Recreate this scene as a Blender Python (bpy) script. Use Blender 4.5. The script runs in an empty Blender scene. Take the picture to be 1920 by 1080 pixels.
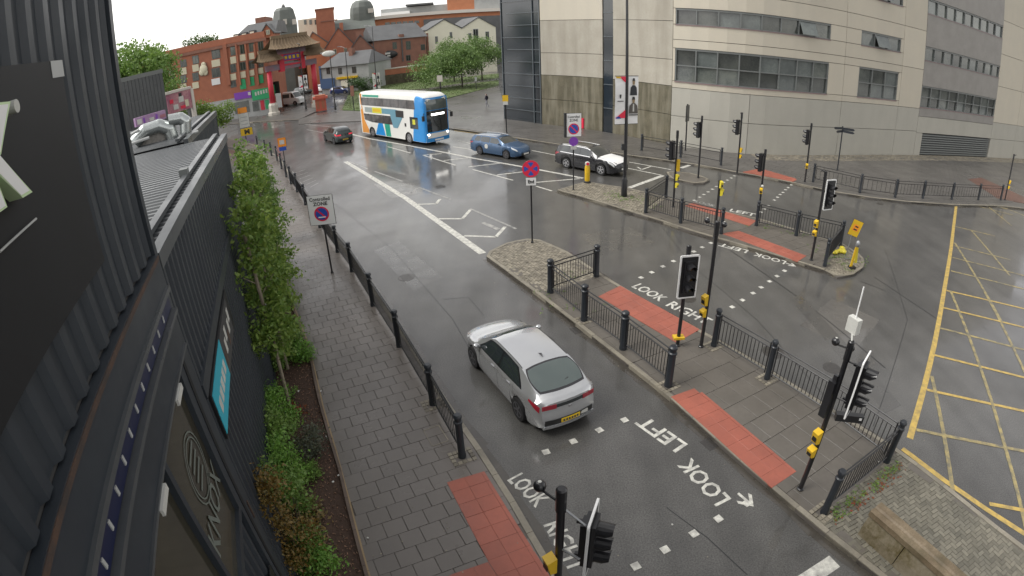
import bpy, bmesh, math, random
from mathutils import Vector, Matrix, Euler
random.seed(7)
rnd = random.random
# ---------------------------------------------------------------- camera model
CAM_H, PITCH, ROLL = 9.0, 0.46278999, -0.03713401
LA, LB = 0.96478669, -0.00374528          # angle (rad) = LA*r + LB*r^3, r in 1000 px of the 1920 px frame
def ray(px, py):
    dx, dy = (px-960)/1000, (py-540)/1000
    r = math.hypot(dx, dy) + 1e-9
    th = LA*r + LB*r**3
    s = math.sin(th)/r
    x, y, z = dx*s, -dy*s, -math.cos(th)
    c, k = math.cos(ROLL), math.sin(ROLL)
    x, y = c*x-k*y, k*x+c*y
    f, u = -z, y
    c, k = math.cos(PITCH), math.sin(PITCH)
    return x, c*f+k*u, -k*f+c*u
def g(px, py, z=0.0):                      # pixel -> point on the horizontal plane z
    v = ray(px, py); t = (z-CAM_H)/v[2]
    return (v[0]*t, v[1]*t)
def zat(xy, px, py):                       # height of the pixel's ray where it passes the vertical through xy
    v = ray(px, py)
    s = (v[0]*xy[0]+v[1]*xy[1])/(v[0]**2+v[1]**2)
    return CAM_H+s*v[2]
def polar(px, py, dist):                   # point on the pixel's ray at horizontal distance dist
    v = ray(px, py); h = math.hypot(v[0], v[1])
    return (v[0]/h*dist, v[1]/h*dist, CAM_H+v[2]/h*dist)
EXPOSURE, SKY_STR, SUN_STR = 1.25, 0.12, 1.0
# ---------------------------------------------------------------- camera, sky, sun, exposure
scn = bpy.context.scene
COL = scn.collection
cd = bpy.data.cameras.new('camera'); cam = bpy.data.objects.new('camera', cd); COL.objects.link(cam)
cam.location = (0, 0, CAM_H)
cam.matrix_world = Matrix.Translation((0,0,CAM_H)) @ (Matrix.Rotation(math.pi/2-PITCH, 4, 'X') @ Matrix.Rotation(ROLL, 4, 'Z'))
cd.type = 'PANO'; cd.sensor_fit = 'HORIZONTAL'; cd.sensor_width = 36.0; cd.sensor_height = 20.25
cd.lens = 16; cd.clip_start = 0.05; cd.clip_end = 3000
pc = cd if hasattr(cd, 'panorama_type') else cd.cycles      # wide security-camera lens with barrel distortion
pc.panorama_type = 'FISHEYE_LENS_POLYNOMIAL'
MM = 36.0/1.92                              # mm on the sensor per 1000 px
pc.fisheye_polynomial_k0 = 0.0
pc.fisheye_polynomial_k1 = -LA/MM
pc.fisheye_polynomial_k2 = 0.0
pc.fisheye_polynomial_k3 = -LB/MM**3
pc.fisheye_polynomial_k4 = 0.0
pc.fisheye_fov = math.radians(170)
scn.camera = cam
scn.view_settings.view_transform = 'Standard'; scn.view_settings.look = 'None'
scn.view_settings.gamma = 1.0; scn.view_settings.exposure = EXPOSURE
scn.view_settings.use_curve_mapping = False
scn.cycles.max_bounces = 6; scn.cycles.transparent_max_bounces = 8; scn.cycles.use_denoising = True
scn.cycles.caustics_reflective = False; scn.cycles.caustics_refractive = False

SUN_EL, SUN_AZ = math.radians(52), math.radians(-100)      # azimuth clockwise from +Y
w = bpy.data.worlds.new('World'); scn.world = w; w.use_nodes = True
nt = w.node_tree; nt.nodes.clear()
out = nt.nodes.new('ShaderNodeOutputWorld'); bg = nt.nodes.new('ShaderNodeBackground')
sky = nt.nodes.new('ShaderNodeTexSky'); sky.sky_type = 'NISHITA'; sky.sun_disc = False
sky.sun_elevation = SUN_EL; sky.sun_rotation = SUN_AZ; sky.air_density = 1.0; sky.dust_density = 1.0; sky.ozone_density = 1.0; sky.altitude = 50
hs = nt.nodes.new('ShaderNodeHueSaturation'); hs.inputs['Saturation'].default_value = 0.10
tc = nt.nodes.new('ShaderNodeTexCoord'); nz = nt.nodes.new('ShaderNodeTexNoise'); nz.inputs['Scale'].default_value = 3.2; nz.inputs['Detail'].default_value = 5
mp = nt.nodes.new('ShaderNodeMapping'); mp.inputs['Scale'].default_value = (1, 1, 2.5)
rp = nt.nodes.new('ShaderNodeValToRGB'); rp.color_ramp.elements[0].position = .38; rp.color_ramp.elements[0].color = (.78,.76,.77,1)
rp.color_ramp.elements[1].position = .62; rp.color_ramp.elements[1].color = (1.13,1.10,1.03,1)
mx = nt.nodes.new('ShaderNodeMix'); mx.data_type = 'RGBA'; mx.blend_type = 'MULTIPLY'; mx.inputs[0].default_value = 1
nt.links.new(tc.outputs['Generated'], mp.inputs[0]); nt.links.new(mp.outputs[0], nz.inputs['Vector']); nt.links.new(nz.outputs[0], rp.inputs[0])
nt.links.new(sky.outputs[0], hs.inputs['Color']); nt.links.new(hs.outputs[0], mx.inputs[6]); nt.links.new(rp.outputs[0], mx.inputs[7])
nt.links.new(mx.outputs[2], bg.inputs[0]); bg.inputs[1].default_value = SKY_STR
nt.links.new(bg.outputs[0], out.inputs[0])
sl = bpy.data.lights.new('sun', 'SUN'); sl.energy = SUN_STR; sl.angle = math.radians(28); sl.color = (1.0, .97, .92)
so = bpy.data.objects.new('sun', sl); COL.objects.link(so); so.location = (0,0,60)
sd = Vector((math.sin(SUN_AZ)*math.cos(SUN_EL), math.cos(SUN_AZ)*math.cos(SUN_EL), math.sin(SUN_EL)))
so.rotation_euler = (-sd).to_track_quat('-Z', 'Y').to_euler()

# ---------------------------------------------------------------- materials
MATS = {}
def pm(name, col, rough=.6, metal=0., nz=None, bump=None, rvar=None, col2=None, pieces=0., coat=0., spec=.5, trans=0., emit=None, alpha=None, streak=None):
    """procedural principled material: nz=(scale, amount) mottling between col and col2, bump=(scale, strength), rvar=(scale, lo, hi) gloss patches, pieces=brightness spread between pieces"""
    m = bpy.data.materials.new(name); m.use_nodes = True; t = m.node_tree; n = t.nodes; L = t.links.new
    b = n['Principled BSDF']
    b.inputs['Roughness'].default_value = rough; b.inputs['Metallic'].default_value = metal
    b.inputs['Coat Weight'].default_value = coat; b.inputs['Coat Roughness'].default_value = .05
    b.inputs['Specular IOR Level'].default_value = spec; b.inputs['Transmission Weight'].default_value = trans
    c4 = (*col, 1); b.inputs['Base Color'].default_value = c4
    geo = n.new('ShaderNodeNewGeometry')
    cs = None
    def noise(scale, detail=4, vec=None):
        x = n.new('ShaderNodeTexNoise'); x.inputs['Scale'].default_value = scale; x.inputs['Detail'].default_value = detail
        L(vec or geo.outputs['Position'], x.inputs['Vector']); return x.outputs[0]
    def mapr(src, a, b_, lo, hi):
        x = n.new('ShaderNodeMapRange'); x.inputs[1].default_value = a; x.inputs[2].default_value = b_; x.inputs[3].default_value = lo; x.inputs[4].default_value = hi
        L(src, x.inputs[0]); return x.outputs[0]
    def mix(fac, a, b_, mode='MIX'):
        x = n.new('ShaderNodeMix'); x.data_type = 'RGBA'; x.blend_type = mode
        if isinstance(fac, (int, float)): x.inputs[0].default_value = fac
        else: L(fac, x.inputs[0])
        for s, v in ((6, a), (7, b_)):
            if isinstance(v, tuple): x.inputs[s].default_value = v
            else: L(v, x.inputs[s])
        return x.outputs[2]
    if nz:
        d = (*(col2 if col2 else tuple(c*.55 for c in col)), 1)
        f = mapr(noise(nz[0]), .35, .68, 0, nz[1])
        f2 = mapr(noise(nz[0]*9.3), .35, .7, 0, nz[1]*.6)
        cs = mix(f2, mix(f, c4, d), d)
    if streak:
        mpn = n.new('ShaderNodeMapping'); mpn.inputs['Scale'].default_value = (streak[0], streak[0], streak[0]*.12); L(geo.outputs['Position'], mpn.inputs[0])
        cs = mix(mapr(noise(1.0, 5, mpn.outputs[0]), .45, .75, 0, streak[1]), cs or c4, (*streak[2], 1))
    if pieces:
        oi = n.new('ShaderNodeObjectInfo'); ad = n.new('ShaderNodeMath'); ad.operation = 'ADD'
        L(oi.outputs['Random'], ad.inputs[0]); L(geo.outputs['Random Per Island'], ad.inputs[1])
        fr = n.new('ShaderNodeMath'); fr.operation = 'FRACT'; L(ad.outputs[0], fr.inputs[0])
        hv = n.new('ShaderNodeHueSaturation'); L(mapr(fr.outputs[0], 0, 1, 1-pieces, 1+pieces), hv.inputs['Value'])
        if cs: L(cs, hv.inputs['Color'])
        else: hv.inputs['Color'].default_value = c4
        cs = hv.outputs[0]
    if cs: L(cs, b.inputs['Base Color'])
    if rvar: L(mapr(noise(rvar[0], 5), .35, .66, rvar[1], rvar[2]), b.inputs['Roughness'])
    if bump:
        bp = n.new('ShaderNodeBump'); bp.inputs['Strength'].default_value = bump[1]; bp.inputs['Distance'].default_value = .02
        L(noise(bump[0], 3), bp.inputs['Height']); L(bp.outputs[0], b.inputs['Normal'])
    if emit: b.inputs['Emission Color'].default_value = (*emit[:3], 1); b.inputs['Emission Strength'].default_value = emit[3]
    MATS[name] = m; return m
M = {}
def defm(k, *a, **kw): M[k] = pm(k, *a, **kw)
def asphalt_mat():
    m = bpy.data.materials.new('asphalt'); m.use_nodes = True; t = m.node_tree; n = t.nodes; L = t.links.new; b = n['Principled BSDF']
    geo = n.new('ShaderNodeNewGeometry')
    def noise(sc, det=4, rot=0, st=1.0, dist=0.):
        mp = n.new('ShaderNodeMapping'); mp.inputs['Rotation'].default_value = (0,0,rot); mp.inputs['Scale'].default_value = (sc, sc*st, sc); L(geo.outputs['Position'], mp.inputs[0])
        x = n.new('ShaderNodeTexNoise'); x.inputs['Scale'].default_value = 1; x.inputs['Detail'].default_value = det; x.inputs['Distortion'].default_value = dist; L(mp.outputs[0], x.inputs['Vector']); return x.outputs[0]
    def mr(src, a, b_, lo, hi):
        x = n.new('ShaderNodeMapRange'); x.inputs[1].default_value = a; x.inputs[2].default_value = b_; x.inputs[3].default_value = lo; x.inputs[4].default_value = hi; L(src, x.inputs[0]); return x.outputs[0]
    def mul(a, b_):
        x = n.new('ShaderNodeMath'); x.operation = 'MULTIPLY'; L(a, x.inputs[0]); L(b_, x.inputs[1]); return x.outputs[0]
    big = mr(noise(.16, 5), .32, .68, .78, 1.22); fine = mr(noise(30, 3), .32, .68, .62, 1.45); trk = mr(noise(1.1, 3, math.radians(26), .05), .35, .65, .86, 1.14); med = mr(noise(1.3, 4), .3, .7, .88, 1.12)
    v = mul(mul(big, fine), mul(trk, med)); hs_ = n.new('ShaderNodeHueSaturation'); hs_.inputs['Color'].default_value = (.066,.064,.060,1); L(v, hs_.inputs['Value']); L(hs_.outputs[0], b.inputs['Base Color'])
    r1 = mr(noise(.28, 5, .3, .5, .6), .35, .65, .05, .20); r2 = mr(noise(3.0, 4, math.radians(20), .35), .3, .7, .75, 1.3); b.inputs['Roughness'].default_value = .42
    L(mul(r1, r2), b.inputs['Coat Roughness']); L(mr(noise(.21, 5, .2, .6, .8), .32, .6, .35, 1.0), b.inputs['Coat Weight']); b.inputs['Coat IOR'].default_value = 1.36
    b3 = n.new('ShaderNodeBump'); b3.inputs['Strength'].default_value = .05; b3.inputs['Distance'].default_value = .05; L(noise(2.2, 4, math.radians(20), .35), b3.inputs['Height']); L(b3.outputs[0], b.inputs['Coat Normal'])
    bp = n.new('ShaderNodeBump'); bp.inputs['Strength'].default_value = .22; bp.inputs['Distance'].default_value = .02; L(noise(60, 2), bp.inputs['Height'])
    b2 = n.new('ShaderNodeBump'); b2.inputs['Strength'].default_value = .10; b2.inputs['Distance'].default_value = .1; L(noise(1.6, 3, math.radians(20), .4), b2.inputs['Height']); L(bp.outputs[0], b2.inputs['Normal']); L(b2.outputs[0], b.inputs['Normal'])
    M['asphalt'] = m
asphalt_mat()
defm('asphalt_patch', (.066,.063,.058), nz=(3,.5), col2=(.055,.054,.052), rvar=(1.5,.2,.42), bump=(50,.12), coat=.6); defm('asphalt_pale', (.098,.093,.086), nz=(3,.5), col2=(.080,.076,.07), rvar=(1.5,.22,.45), bump=(50,.12), coat=.6); defm('iron', (.060,.055,.05), .38, .4, nz=(9,.6), coat=.5)
defm('ground', (.11,.11,.10), .8, nz=(.05,.6))
defm('slab', (.150,.134,.120), nz=(1.3,.35), col2=(.118,.105,.094), rvar=(.5,.22,.45), bump=(40,.15), pieces=.055)
defm('slab_bed', (.10,.090,.080), .6)
defm('slab_dark', (.125,.112,.096), nz=(.9,.6), col2=(.080,.072,.060), rvar=(.4,.32,.6), bump=(40,.15), pieces=.06)
defm('far_slab', (.115,.108,.100), nz=(.5,.5), rvar=(.2,.25,.5), bump=(30,.1), pieces=.06)
defm('tactile', (.35,.103,.068), nz=(1.1,.55), col2=(.23,.075,.053), rvar=(.6,.35,.6), bump=(60,.3), pieces=.05)
defm('kerb', (.26,.235,.185), .55, nz=(1.7,.7), col2=(.14,.128,.105), pieces=.14)
defm('tactile_wet', (.15,.075,.058), .35, nz=(1.2,.6), pieces=.06)
defm('sett', (.25,.225,.175), .55, nz=(3,.6), col2=(.13,.115,.09), pieces=.3)
defm('block', (.165,.152,.118), .55, nz=(1.2,.6), col2=(.11,.105,.085), pieces=.25)
defm('moss_bed', (.075,.085,.035), .8, nz=(4,.8), col2=(.05,.045,.03))
defm('paint_white', (.70,.69,.62), .45, nz=(6,.72), col2=(.20,.195,.185))
defm('paint_worn', (.46,.45,.42), .45, nz=(5,.9), col2=(.10,.10,.10))
defm('paint_yellow', (.58,.40,.09), .45, nz=(5,.75), col2=(.22,.17,.08))
defm('paint_yellow_worn', (.42,.33,.12), .45, nz=(4,.9), col2=(.10,.10,.09))
defm('soil', (.095,.055,.038), .85, nz=(9,.7), col2=(.045,.028,.02), bump=(30,1.0))
defm('edging', (.16,.115,.09), .6, nz=(3,.6), pieces=.1)
defm('sand_edge', (.34,.25,.14), .65, nz=(3,.5))
defm('black_paint', (.012,.012,.014), .3, coat=.3)
defm('navy_paint', (.020,.024,.030), .38, nz=(2,.3))
defm('rail_black', (.014,.014,.016), .35)
defm('grey_metal', (.30,.31,.32), .4, .6)
defm('white', (.78,.78,.77), .4); defm('offwhite', (.60,.60,.56), .5, nz=(3,.3))
defm('sig_yellow', (.66,.42,.02), .4); defm('bright_yellow', (.62,.52,.04), .4); defm('orange', (.80,.28,.03), .4)
defm('lens_dark', (.015,.022,.026), .15, coat=.5)
defm('lens_red', (.06,.008,.008), .2, coat=.5); defm('lens_amber', (.07,.035,.005), .2, coat=.5); defm('lens_green', (.01,.06,.045), .2, coat=.5)
defm('sign_red', (.70,.03,.07), .35); defm('sign_blue', (.03,.09,.42), .35); defm('sign_purple', (.22,.06,.42), .4); defm('sign_black', (.02,.02,.02), .4)
defm('cyan', (.03,.42,.55), .35); defm('sign_green', (.03,.35,.14), .45); defm('magenta', (.45,.03,.25), .4)
# plan of the big curved office building (world points of its wall foot, left to right)
OFF_PLAN = [(-0.17,56.54),(3.37,52.51),(6.31,50.2),(9.25,47.2),(11.29,44.62),(12.97,42.4),(15.66,40.5),(18.56,39.6),(22.55,39.7),(27.35,40.6),(33.07,41.95),(40.14,43.6),(47.09,45.1),(55.5,46.9),(65.4,49.2),(80,53)]
def _spl(P, n=8):
    out = []
    for i in range(len(P)-1):
        p0 = P[max(i-1,0)]; p1 = P[i]; p2 = P[i+1]; p3 = P[min(i+2,len(P)-1)]
        for k in range(n):
            t = k/n
            out.append(tuple(.5*(2*b+(c-a)*t+(2*a-5*b+4*c-d)*t*t+(3*b-a-3*c+d)*t**3) for a,b,c,d in zip(p0,p1,p2,p3)))
    return out+[P[-1]]
OFF = OFF_PLAN[:2]+_spl(OFF_PLAN[1:])[1:]
OFF_S = [0.0]
for a, b in zip(OFF, OFF[1:]): OFF_S.append(OFF_S[-1]+math.hypot(b[0]-a[0], b[1]-a[1]))
def off_sz(px, py):                        # pixel -> (arc length, height) on the facade
    v = ray(px, py); best = None
    for i, (a, b) in enumerate(zip(OFF, OFF[1:])):
        ca = a[0]*v[1]-a[1]*v[0]; cb = b[0]*v[1]-b[1]*v[0]
        if ca <= 0 < cb or (ca < 0 <= cb):
            t = ca/(ca-cb); x = a[0]+(b[0]-a[0])*t; y = a[1]+(b[1]-a[1])*t
            best = (OFF_S[i]+(OFF_S[i+1]-OFF_S[i])*t, CAM_H+v[2]*(math.hypot(x,y)/math.hypot(v[0],v[1])))
    return best
def off_pt(s, z=0.0, out=0.0):             # (arc length, height, offset outwards) -> world
    i = 0
    while i < len(OFF)-2 and OFF_S[i+1] < s: i += 1
    a, b = OFF[i], OFF[i+1]; L = OFF_S[i+1]-OFF_S[i]; t = (s-OFF_S[i])/L
    nx, ny = (b[1]-a[1])/L, -(b[0]-a[0])/L
    return Vector((a[0]+(b[0]-a[0])*t+nx*out, a[1]+(b[1]-a[1])*t+ny*out, z))
# ---------------------------------------------------------------- mesh helpers
def props(o, label=None, cat=None, group=None, kind=None):
    if label: o['label'] = label
    if cat: o['category'] = cat
    if group: o['group'] = group
    if kind: o['kind'] = kind
    return o
def thing(name, label, cat, loc=(0,0,0), rotz=0, group=None):
    o = bpy.data.objects.new(name, None); COL.objects.link(o); o.empty_display_size = .2
    o.location = loc; o.rotation_euler = (0,0,rotz)
    return props(o, label, cat, group)
def rootmat(o):
    while o.parent: o = o.parent
    return Matrix.Translation(o.location) @ o.rotation_euler.to_matrix().to_4x4()
def link(name, me, parent=None):
    o = bpy.data.objects.new(name, me); COL.objects.link(o)
    if parent: o.parent = parent
    return o
class MB:
    def __init__(s): s.v = []; s.f = []; s.m = []
    def add(s, vs, fs, mi=0):
        k = len(s.v); s.v += [tuple(v) for v in vs]; s.f += [tuple(i+k for i in f) for f in fs]; s.m += [mi]*len(fs); return s
    def par(s, o, a, b, c, mi=0):          # parallelepiped from a corner and three edge vectors
        o, a, b, c = Vector(o), Vector(a), Vector(b), Vector(c)
        vs = [o, o+a, o+a+b, o+b, o+c, o+a+c, o+a+b+c, o+b+c]
        fs = [(0,3,2,1),(4,5,6,7),(0,1,5,4),(1,2,6,5),(2,3,7,6),(3,0,4,7)]
        if a.cross(b).dot(c) < 0: fs = [f[::-1] for f in fs]
        return s.add(vs, fs, mi)
    def box(s, c, d, rz=0, mi=0, rx=0, ry=0):
        R = Euler((rx, ry, rz)).to_matrix()
        a, b, h = R@Vector((d[0],0,0)), R@Vector((0,d[1],0)), R@Vector((0,0,d[2]))
        return s.par(Vector(c)-a/2-b/2-h/2, a, b, h, mi)
    def quad(s, a, b, c, d, mi=0): return s.add([a,b,c,d], [(0,1,2,3)], mi)
    def cyl(s, p0, p1, r0, r1=None, n=10, mi=0, caps=True):
        p0, p1 = Vector(p0), Vector(p1); r1 = r0 if r1 is None else r1
        d = (p1-p0).normalized(); x = d.orthogonal().normalized(); y = d.cross(x)
        vs = []
        for p, r in ((p0,r0),(p1,r1)):
            for i in range(n):
                a = 2*math.pi*i/n; vs.append(p+x*math.cos(a)*r+y*math.sin(a)*r)
        fs = [(i,(i+1)%n,n+(i+1)%n,n+i) for i in range(n)]
        if caps: fs += [tuple(range(n-1,-1,-1)), tuple(range(n,2*n))]
        return s.add(vs, fs, mi)
    def tube(s, pts, r, n=8, mi=0):
        for a, b in zip(pts, pts[1:]): s.cyl(a, b, r, None, n, mi)
        return s
    def lathe(s, o, prof, n=14, mi=0):     # prof: (r, z)
        vs = []; o = Vector(o)
        for r, z in prof:
            for i in range(n):
                a = 2*math.pi*i/n; vs.append(o+Vector((r*math.cos(a), r*math.sin(a), z)))
        fs = []
        for k in range(len(prof)-1):
            for i in range(n): fs.append((k*n+i, k*n+(i+1)%n, (k+1)*n+(i+1)%n, (k+1)*n+i))
        fs += [tuple(range(n-1,-1,-1)), tuple(range((len(prof)-1)*n, len(prof)*n))]
        return s.add(vs, fs, mi)
    def prism(s, poly, z0, z1, mi=0, mside=None):
        ar = sum(a[0]*b[1]-b[0]*a[1] for a, b in zip(poly, poly[1:]+poly[:1]))
        if ar < 0: poly = poly[::-1]
        n = len(poly); vs = [(p[0],p[1],z0) for p in poly]+[(p[0],p[1],z1) for p in poly]
        s.add(vs, [tuple(range(n,2*n)), tuple(range(n-1,-1,-1))], mi)
        s.add(vs, [(i,(i+1)%n,n+(i+1)%n,n+i) for i in range(n)], mi if mside is None else mside)
        return s
    def flat(s, poly, z, mi=0):
        ar = sum(a[0]*b[1]-b[0]*a[1] for a, b in zip(poly, poly[1:]+poly[:1]))
        if ar < 0: poly = poly[::-1]
        return s.add([(p[0],p[1],z) for p in poly], [tuple(range(len(poly)))], mi)
    def ball(s, c, r, n=10, k=6, mi=0, sq=(1,1,1)):
        c = Vector(c); vs = [c+Vector((0,0,r*sq[2]))]
        for j in range(1, k):
            t = math.pi*j/k
            for i in range(n):
                a = 2*math.pi*i/n; vs.append(c+Vector((r*sq[0]*math.sin(t)*math.cos(a), r*sq[1]*math.sin(t)*math.sin(a), r*sq[2]*math.cos(t))))
        vs.append(c-Vector((0,0,r*sq[2]))); e = len(vs)-1
        fs = [(0,1+i,1+(i+1)%n) for i in range(n)]
        for j in range(k-2):
            for i in range(n): fs.append((1+j*n+i, 1+(j+1)*n+i, 1+(j+1)*n+(i+1)%n, 1+j*n+(i+1)%n))
        fs += [(e, 1+(k-2)*n+(i+1)%n, 1+(k-2)*n+i) for i in range(n)]
        return s.add(vs, fs, mi)
    def mesh(s, name, mats, smooth=False):
        me = bpy.data.meshes.new(name); me.from_pydata(s.v, [], s.f)
        for m in (mats if isinstance(mats, (list, tuple)) else [mats]): me.materials.append(M[m] if isinstance(m, str) else m)
        if any(s.m): me.polygons.foreach_set('material_index', s.m)
        if smooth: me.polygons.foreach_set('use_smooth', [True]*len(s.f))
        me.update(); return me
    def build(s, name, mats, parent=None, smooth=False, world=True):
        if parent is not None and world:
            I = rootmat(parent).inverted(); s.v = [tuple(I@Vector(v)) for v in s.v]
        return link(name, s.mesh(name, mats, smooth), parent)
def smooth_by_angle(me, deg=35):
    bm = bmesh.new(); bm.from_mesh(me)
    for f in bm.faces: f.smooth = True
    for e in bm.edges:
        if len(e.link_faces) == 2 and e.calc_face_angle(0) > math.radians(deg): e.smooth = False
    bm.to_mesh(me); bm.free(); return me
def copy_tree(o, parent=None):
    c = o.copy(); COL.objects.link(c)
    if parent: c.parent = parent
    for ch in o.children: copy_tree(ch, c)
    return c
def lerp(a, b, t): return tuple(x+(y-x)*t for x, y in zip(a, b))
def polylen(P): return sum(math.dist(a, b) for a, b in zip(P, P[1:]))
def at_len(P, s):
    for a, b in zip(P, P[1:]):
        L = math.dist(a, b)
        if s <= L or b is P[-1]: return lerp(a, b, s/L), ((b[0]-a[0])/L, (b[1]-a[1])/L)
        s -= L
def offset(P, d):                          # shift an open polyline to its left by d
    out = []
    for i, p in enumerate(P):
        a = P[max(i-1,0)]; b = P[min(i+1,len(P)-1)]; L = math.dist(a, b)
        out.append((p[0]-(b[1]-a[1])/L*d, p[1]+(b[0]-a[0])/L*d))
    return out
TEXTCACHE = {}
def text_polys(txt, size, extrude=0.0, bold=0.0):
    cu = bpy.data.curves.new('t', 'FONT'); cu.body = txt; cu.size = size; cu.resolution_u = 2; cu.offset = bold; cu.extrude = extrude
    o = bpy.data.objects.new('t', cu); COL.objects.link(o)
    dg = bpy.context.evaluated_depsgraph_get(); dg.update(); me = bpy.data.meshes.new_from_object(o.evaluated_get(dg))
    vs = [tuple(v.co) for v in me.vertices]; fs = [tuple(p.vertices) for p in me.polygons]
    bpy.data.objects.remove(o); bpy.data.curves.remove(cu); bpy.data.meshes.remove(me)
    return vs, fs
def text_on(mb, txt, o, ex, ey, width=None, height=None, bold=0.0, mi=0, depth=0.0, center=False):
    """lettering laid on the plane (o, ex, ey); ex, ey unit vectors; scaled to width and cap height"""
    vs, fs = text_polys(txt, 1.0, depth, bold)
    x0, x1 = min(v[0] for v in vs), max(v[0] for v in vs); y0, y1 = min(v[1] for v in vs), max(v[1] for v in vs)
    sx = width/(x1-x0) if width else height/(y1-y0); sy = height/(y1-y0) if height else sx
    o, ex, ey = Vector(o), Vector(ex), Vector(ey); ez = ex.cross(ey)
    cx = (x0+x1)/2 if center else x0; cy = (y0+y1)/2 if center else y0
    mb.add([o+ex*(v[0]-cx)*sx+ey*(v[1]-cy)*sy+ez*v[2] for v in vs], fs, mi)
# ---------------------------------------------------------------- ground, road, pavements
KH = .12
def G(*pts, z=KH): return [g(p[0], p[1], z) for p in pts]
def struct(o): o['kind'] = 'structure'; return o
gm = MB(); gm.flat([(-1500,-400),(1500,-400),(1500,2500),(-1500,2500)], -.03); struct(gm.build('ground', 'ground'))
road = MB(); road.flat([(-150,-30),(150,-30),(150,170),(-150,170)], 0.0); road = struct(road.build('road', 'asphalt'))

def clip(sub, cl):                         # Sutherland-Hodgman: polygon sub by convex counter-clockwise cl
    out = sub
    for a, b in zip(cl, cl[1:]+cl[:1]):
        inp, out = out, []
        if not inp: break
        side = lambda p: (b[0]-a[0])*(p[1]-a[1])-(b[1]-a[1])*(p[0]-a[0])
        for p, q in zip(inp, inp[1:]+inp[:1]):
            sp, sq = side(p), side(q)
            if sp >= 0: out.append(p)
            if (sp >= 0) != (sq >= 0):
                t = sp/(sp-sq); out.append((p[0]+(q[0]-p[0])*t, p[1]+(q[1]-p[1])*t))
    return out
def area(P): return .5*sum(a[0]*b[1]-b[0]*a[1] for a, b in zip(P, P[1:]+P[:1]))
def inside(p, P):
    c = False
    for a, b in zip(P, P[1:]+P[:1]):
        if (a[1] > p[1]) != (b[1] > p[1]) and p[0] < (b[0]-a[0])*(p[1]-a[1])/(b[1]-a[1])+a[0]: c = not c
    return c
def tiles(poly, d, du, dv, stagger=.5, gap=.008, herring=False, near=None):
    """(polygon, full?, centre, angle) for every piece of a paving laid in direction d that falls inside poly"""
    if area(poly) < 0: poly = poly[::-1]
    L = math.hypot(*d); ux = (d[0]/L, d[1]/L); uy = (-ux[1], ux[0]); o = poly[0]
    loc = lambda p: ((p[0]-o[0])*ux[0]+(p[1]-o[1])*ux[1], (p[0]-o[0])*uy[0]+(p[1]-o[1])*uy[1])
    wor = lambda p: (o[0]+p[0]*ux[0]+p[1]*uy[0], o[1]+p[0]*ux[1]+p[1]*uy[1])
    Q = [loc(p) for p in poly]; res = []
    x0, x1 = min(q[0] for q in Q), max(q[0] for q in Q); y0, y1 = min(q[1] for q in Q), max(q[1] for q in Q)
    rects = []
    if herring:
        n = dv
        for j in range(int(y0/n)-2, int(y1/n)+2):
            for i in range(int(x0/n)-2, int(x1/n)+2):
                k = (i-j) % 4
                if k == 0: rects.append((i*n, j*n, 2*n, n))
                elif k == 3: rects.append((i*n, j*n, n, 2*n))
    else:
        for j in range(int(y0/dv)-2, int(y1/dv)+2):
            off = du*stagger*(j % 2)
            for i in range(int((x0-off)/du)-2, int((x1-off)/du)+2): rects.append((i*du+off, j*dv, du, dv))
    h = gap/2
    for x, y, a, b in rects:
        if x > x1 or y > y1 or x+a < x0 or y+b < y0: continue
        if near and math.hypot(*wor((x+a/2, y+b/2))) > near: continue
        R = [(x+h,y+h),(x+a-h,y+h),(x+a-h,y+b-h),(x+h,y+b-h)]
        c = clip(Q, R)
        if len(c) < 3 or abs(area(c)) < .12*a*b: continue
        full = abs(area(c)) > .999*(a-gap)*(b-gap)
        res.append(([wor(p) for p in (R if full else c)], full, wor((x+a/2, y+b/2)), math.atan2(ux[1],ux[0]), a-gap, b-gap))
    return res
PCACHE = {}
def pave(parent, name, T, mat, z, th=.03, limit=300, jit=.003, skip=None):
    """the nearest pieces as parts of their own, the rest joined"""
    T = [t for t in T if not (skip and any(inside(t[2], s) for s in skip))]
    T.sort(key=lambda t: math.hypot(*t[2]))
    for t in T[:limit]:
        P, full, c, an, a, b = t; zz = z+random.uniform(-jit, jit)
        if full:
            k = (mat, round(a,3), round(b,3), th)
            if k not in PCACHE:
                m = MB(); e = .006
                m.add([(-a/2,-b/2,-th),(a/2,-b/2,-th),(a/2,b/2,-th),(-a/2,b/2,-th),(-a/2,-b/2,-e),(a/2,-b/2,-e),(a/2,b/2,-e),(-a/2,b/2,-e),(-a/2+e,-b/2+e,0),(a/2-e,-b/2+e,0),(a/2-e,b/2-e,0),(-a/2+e,b/2-e,0)],
                      [(0,1,5,4),(1,2,6,5),(2,3,7,6),(3,0,4,7),(4,5,9,8),(5,6,10,9),(6,7,11,10),(7,4,8,11),(8,9,10,11)])
                PCACHE[k] = m.mesh(name, mat)
            o = link(name, PCACHE[k], parent); o.location = (c[0], c[1], zz)
            o.rotation_euler = (random.uniform(-.004,.004), random.uniform(-.004,.004), an)
        else:
            m = MB(); m.prism([(p[0]-c[0], p[1]-c[1]) for p in P], -th, 0)
            o = m.build(name, mat, parent, world=False); o.location = (c[0], c[1], zz)
    if len(T) > limit:
        m = MB()
        for t in T[limit:]: m.prism(t[0], z-th, z+random.uniform(-jit, jit))
        o = m.build(name+'_field', mat, parent); o['kind'] = 'stuff'
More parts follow.
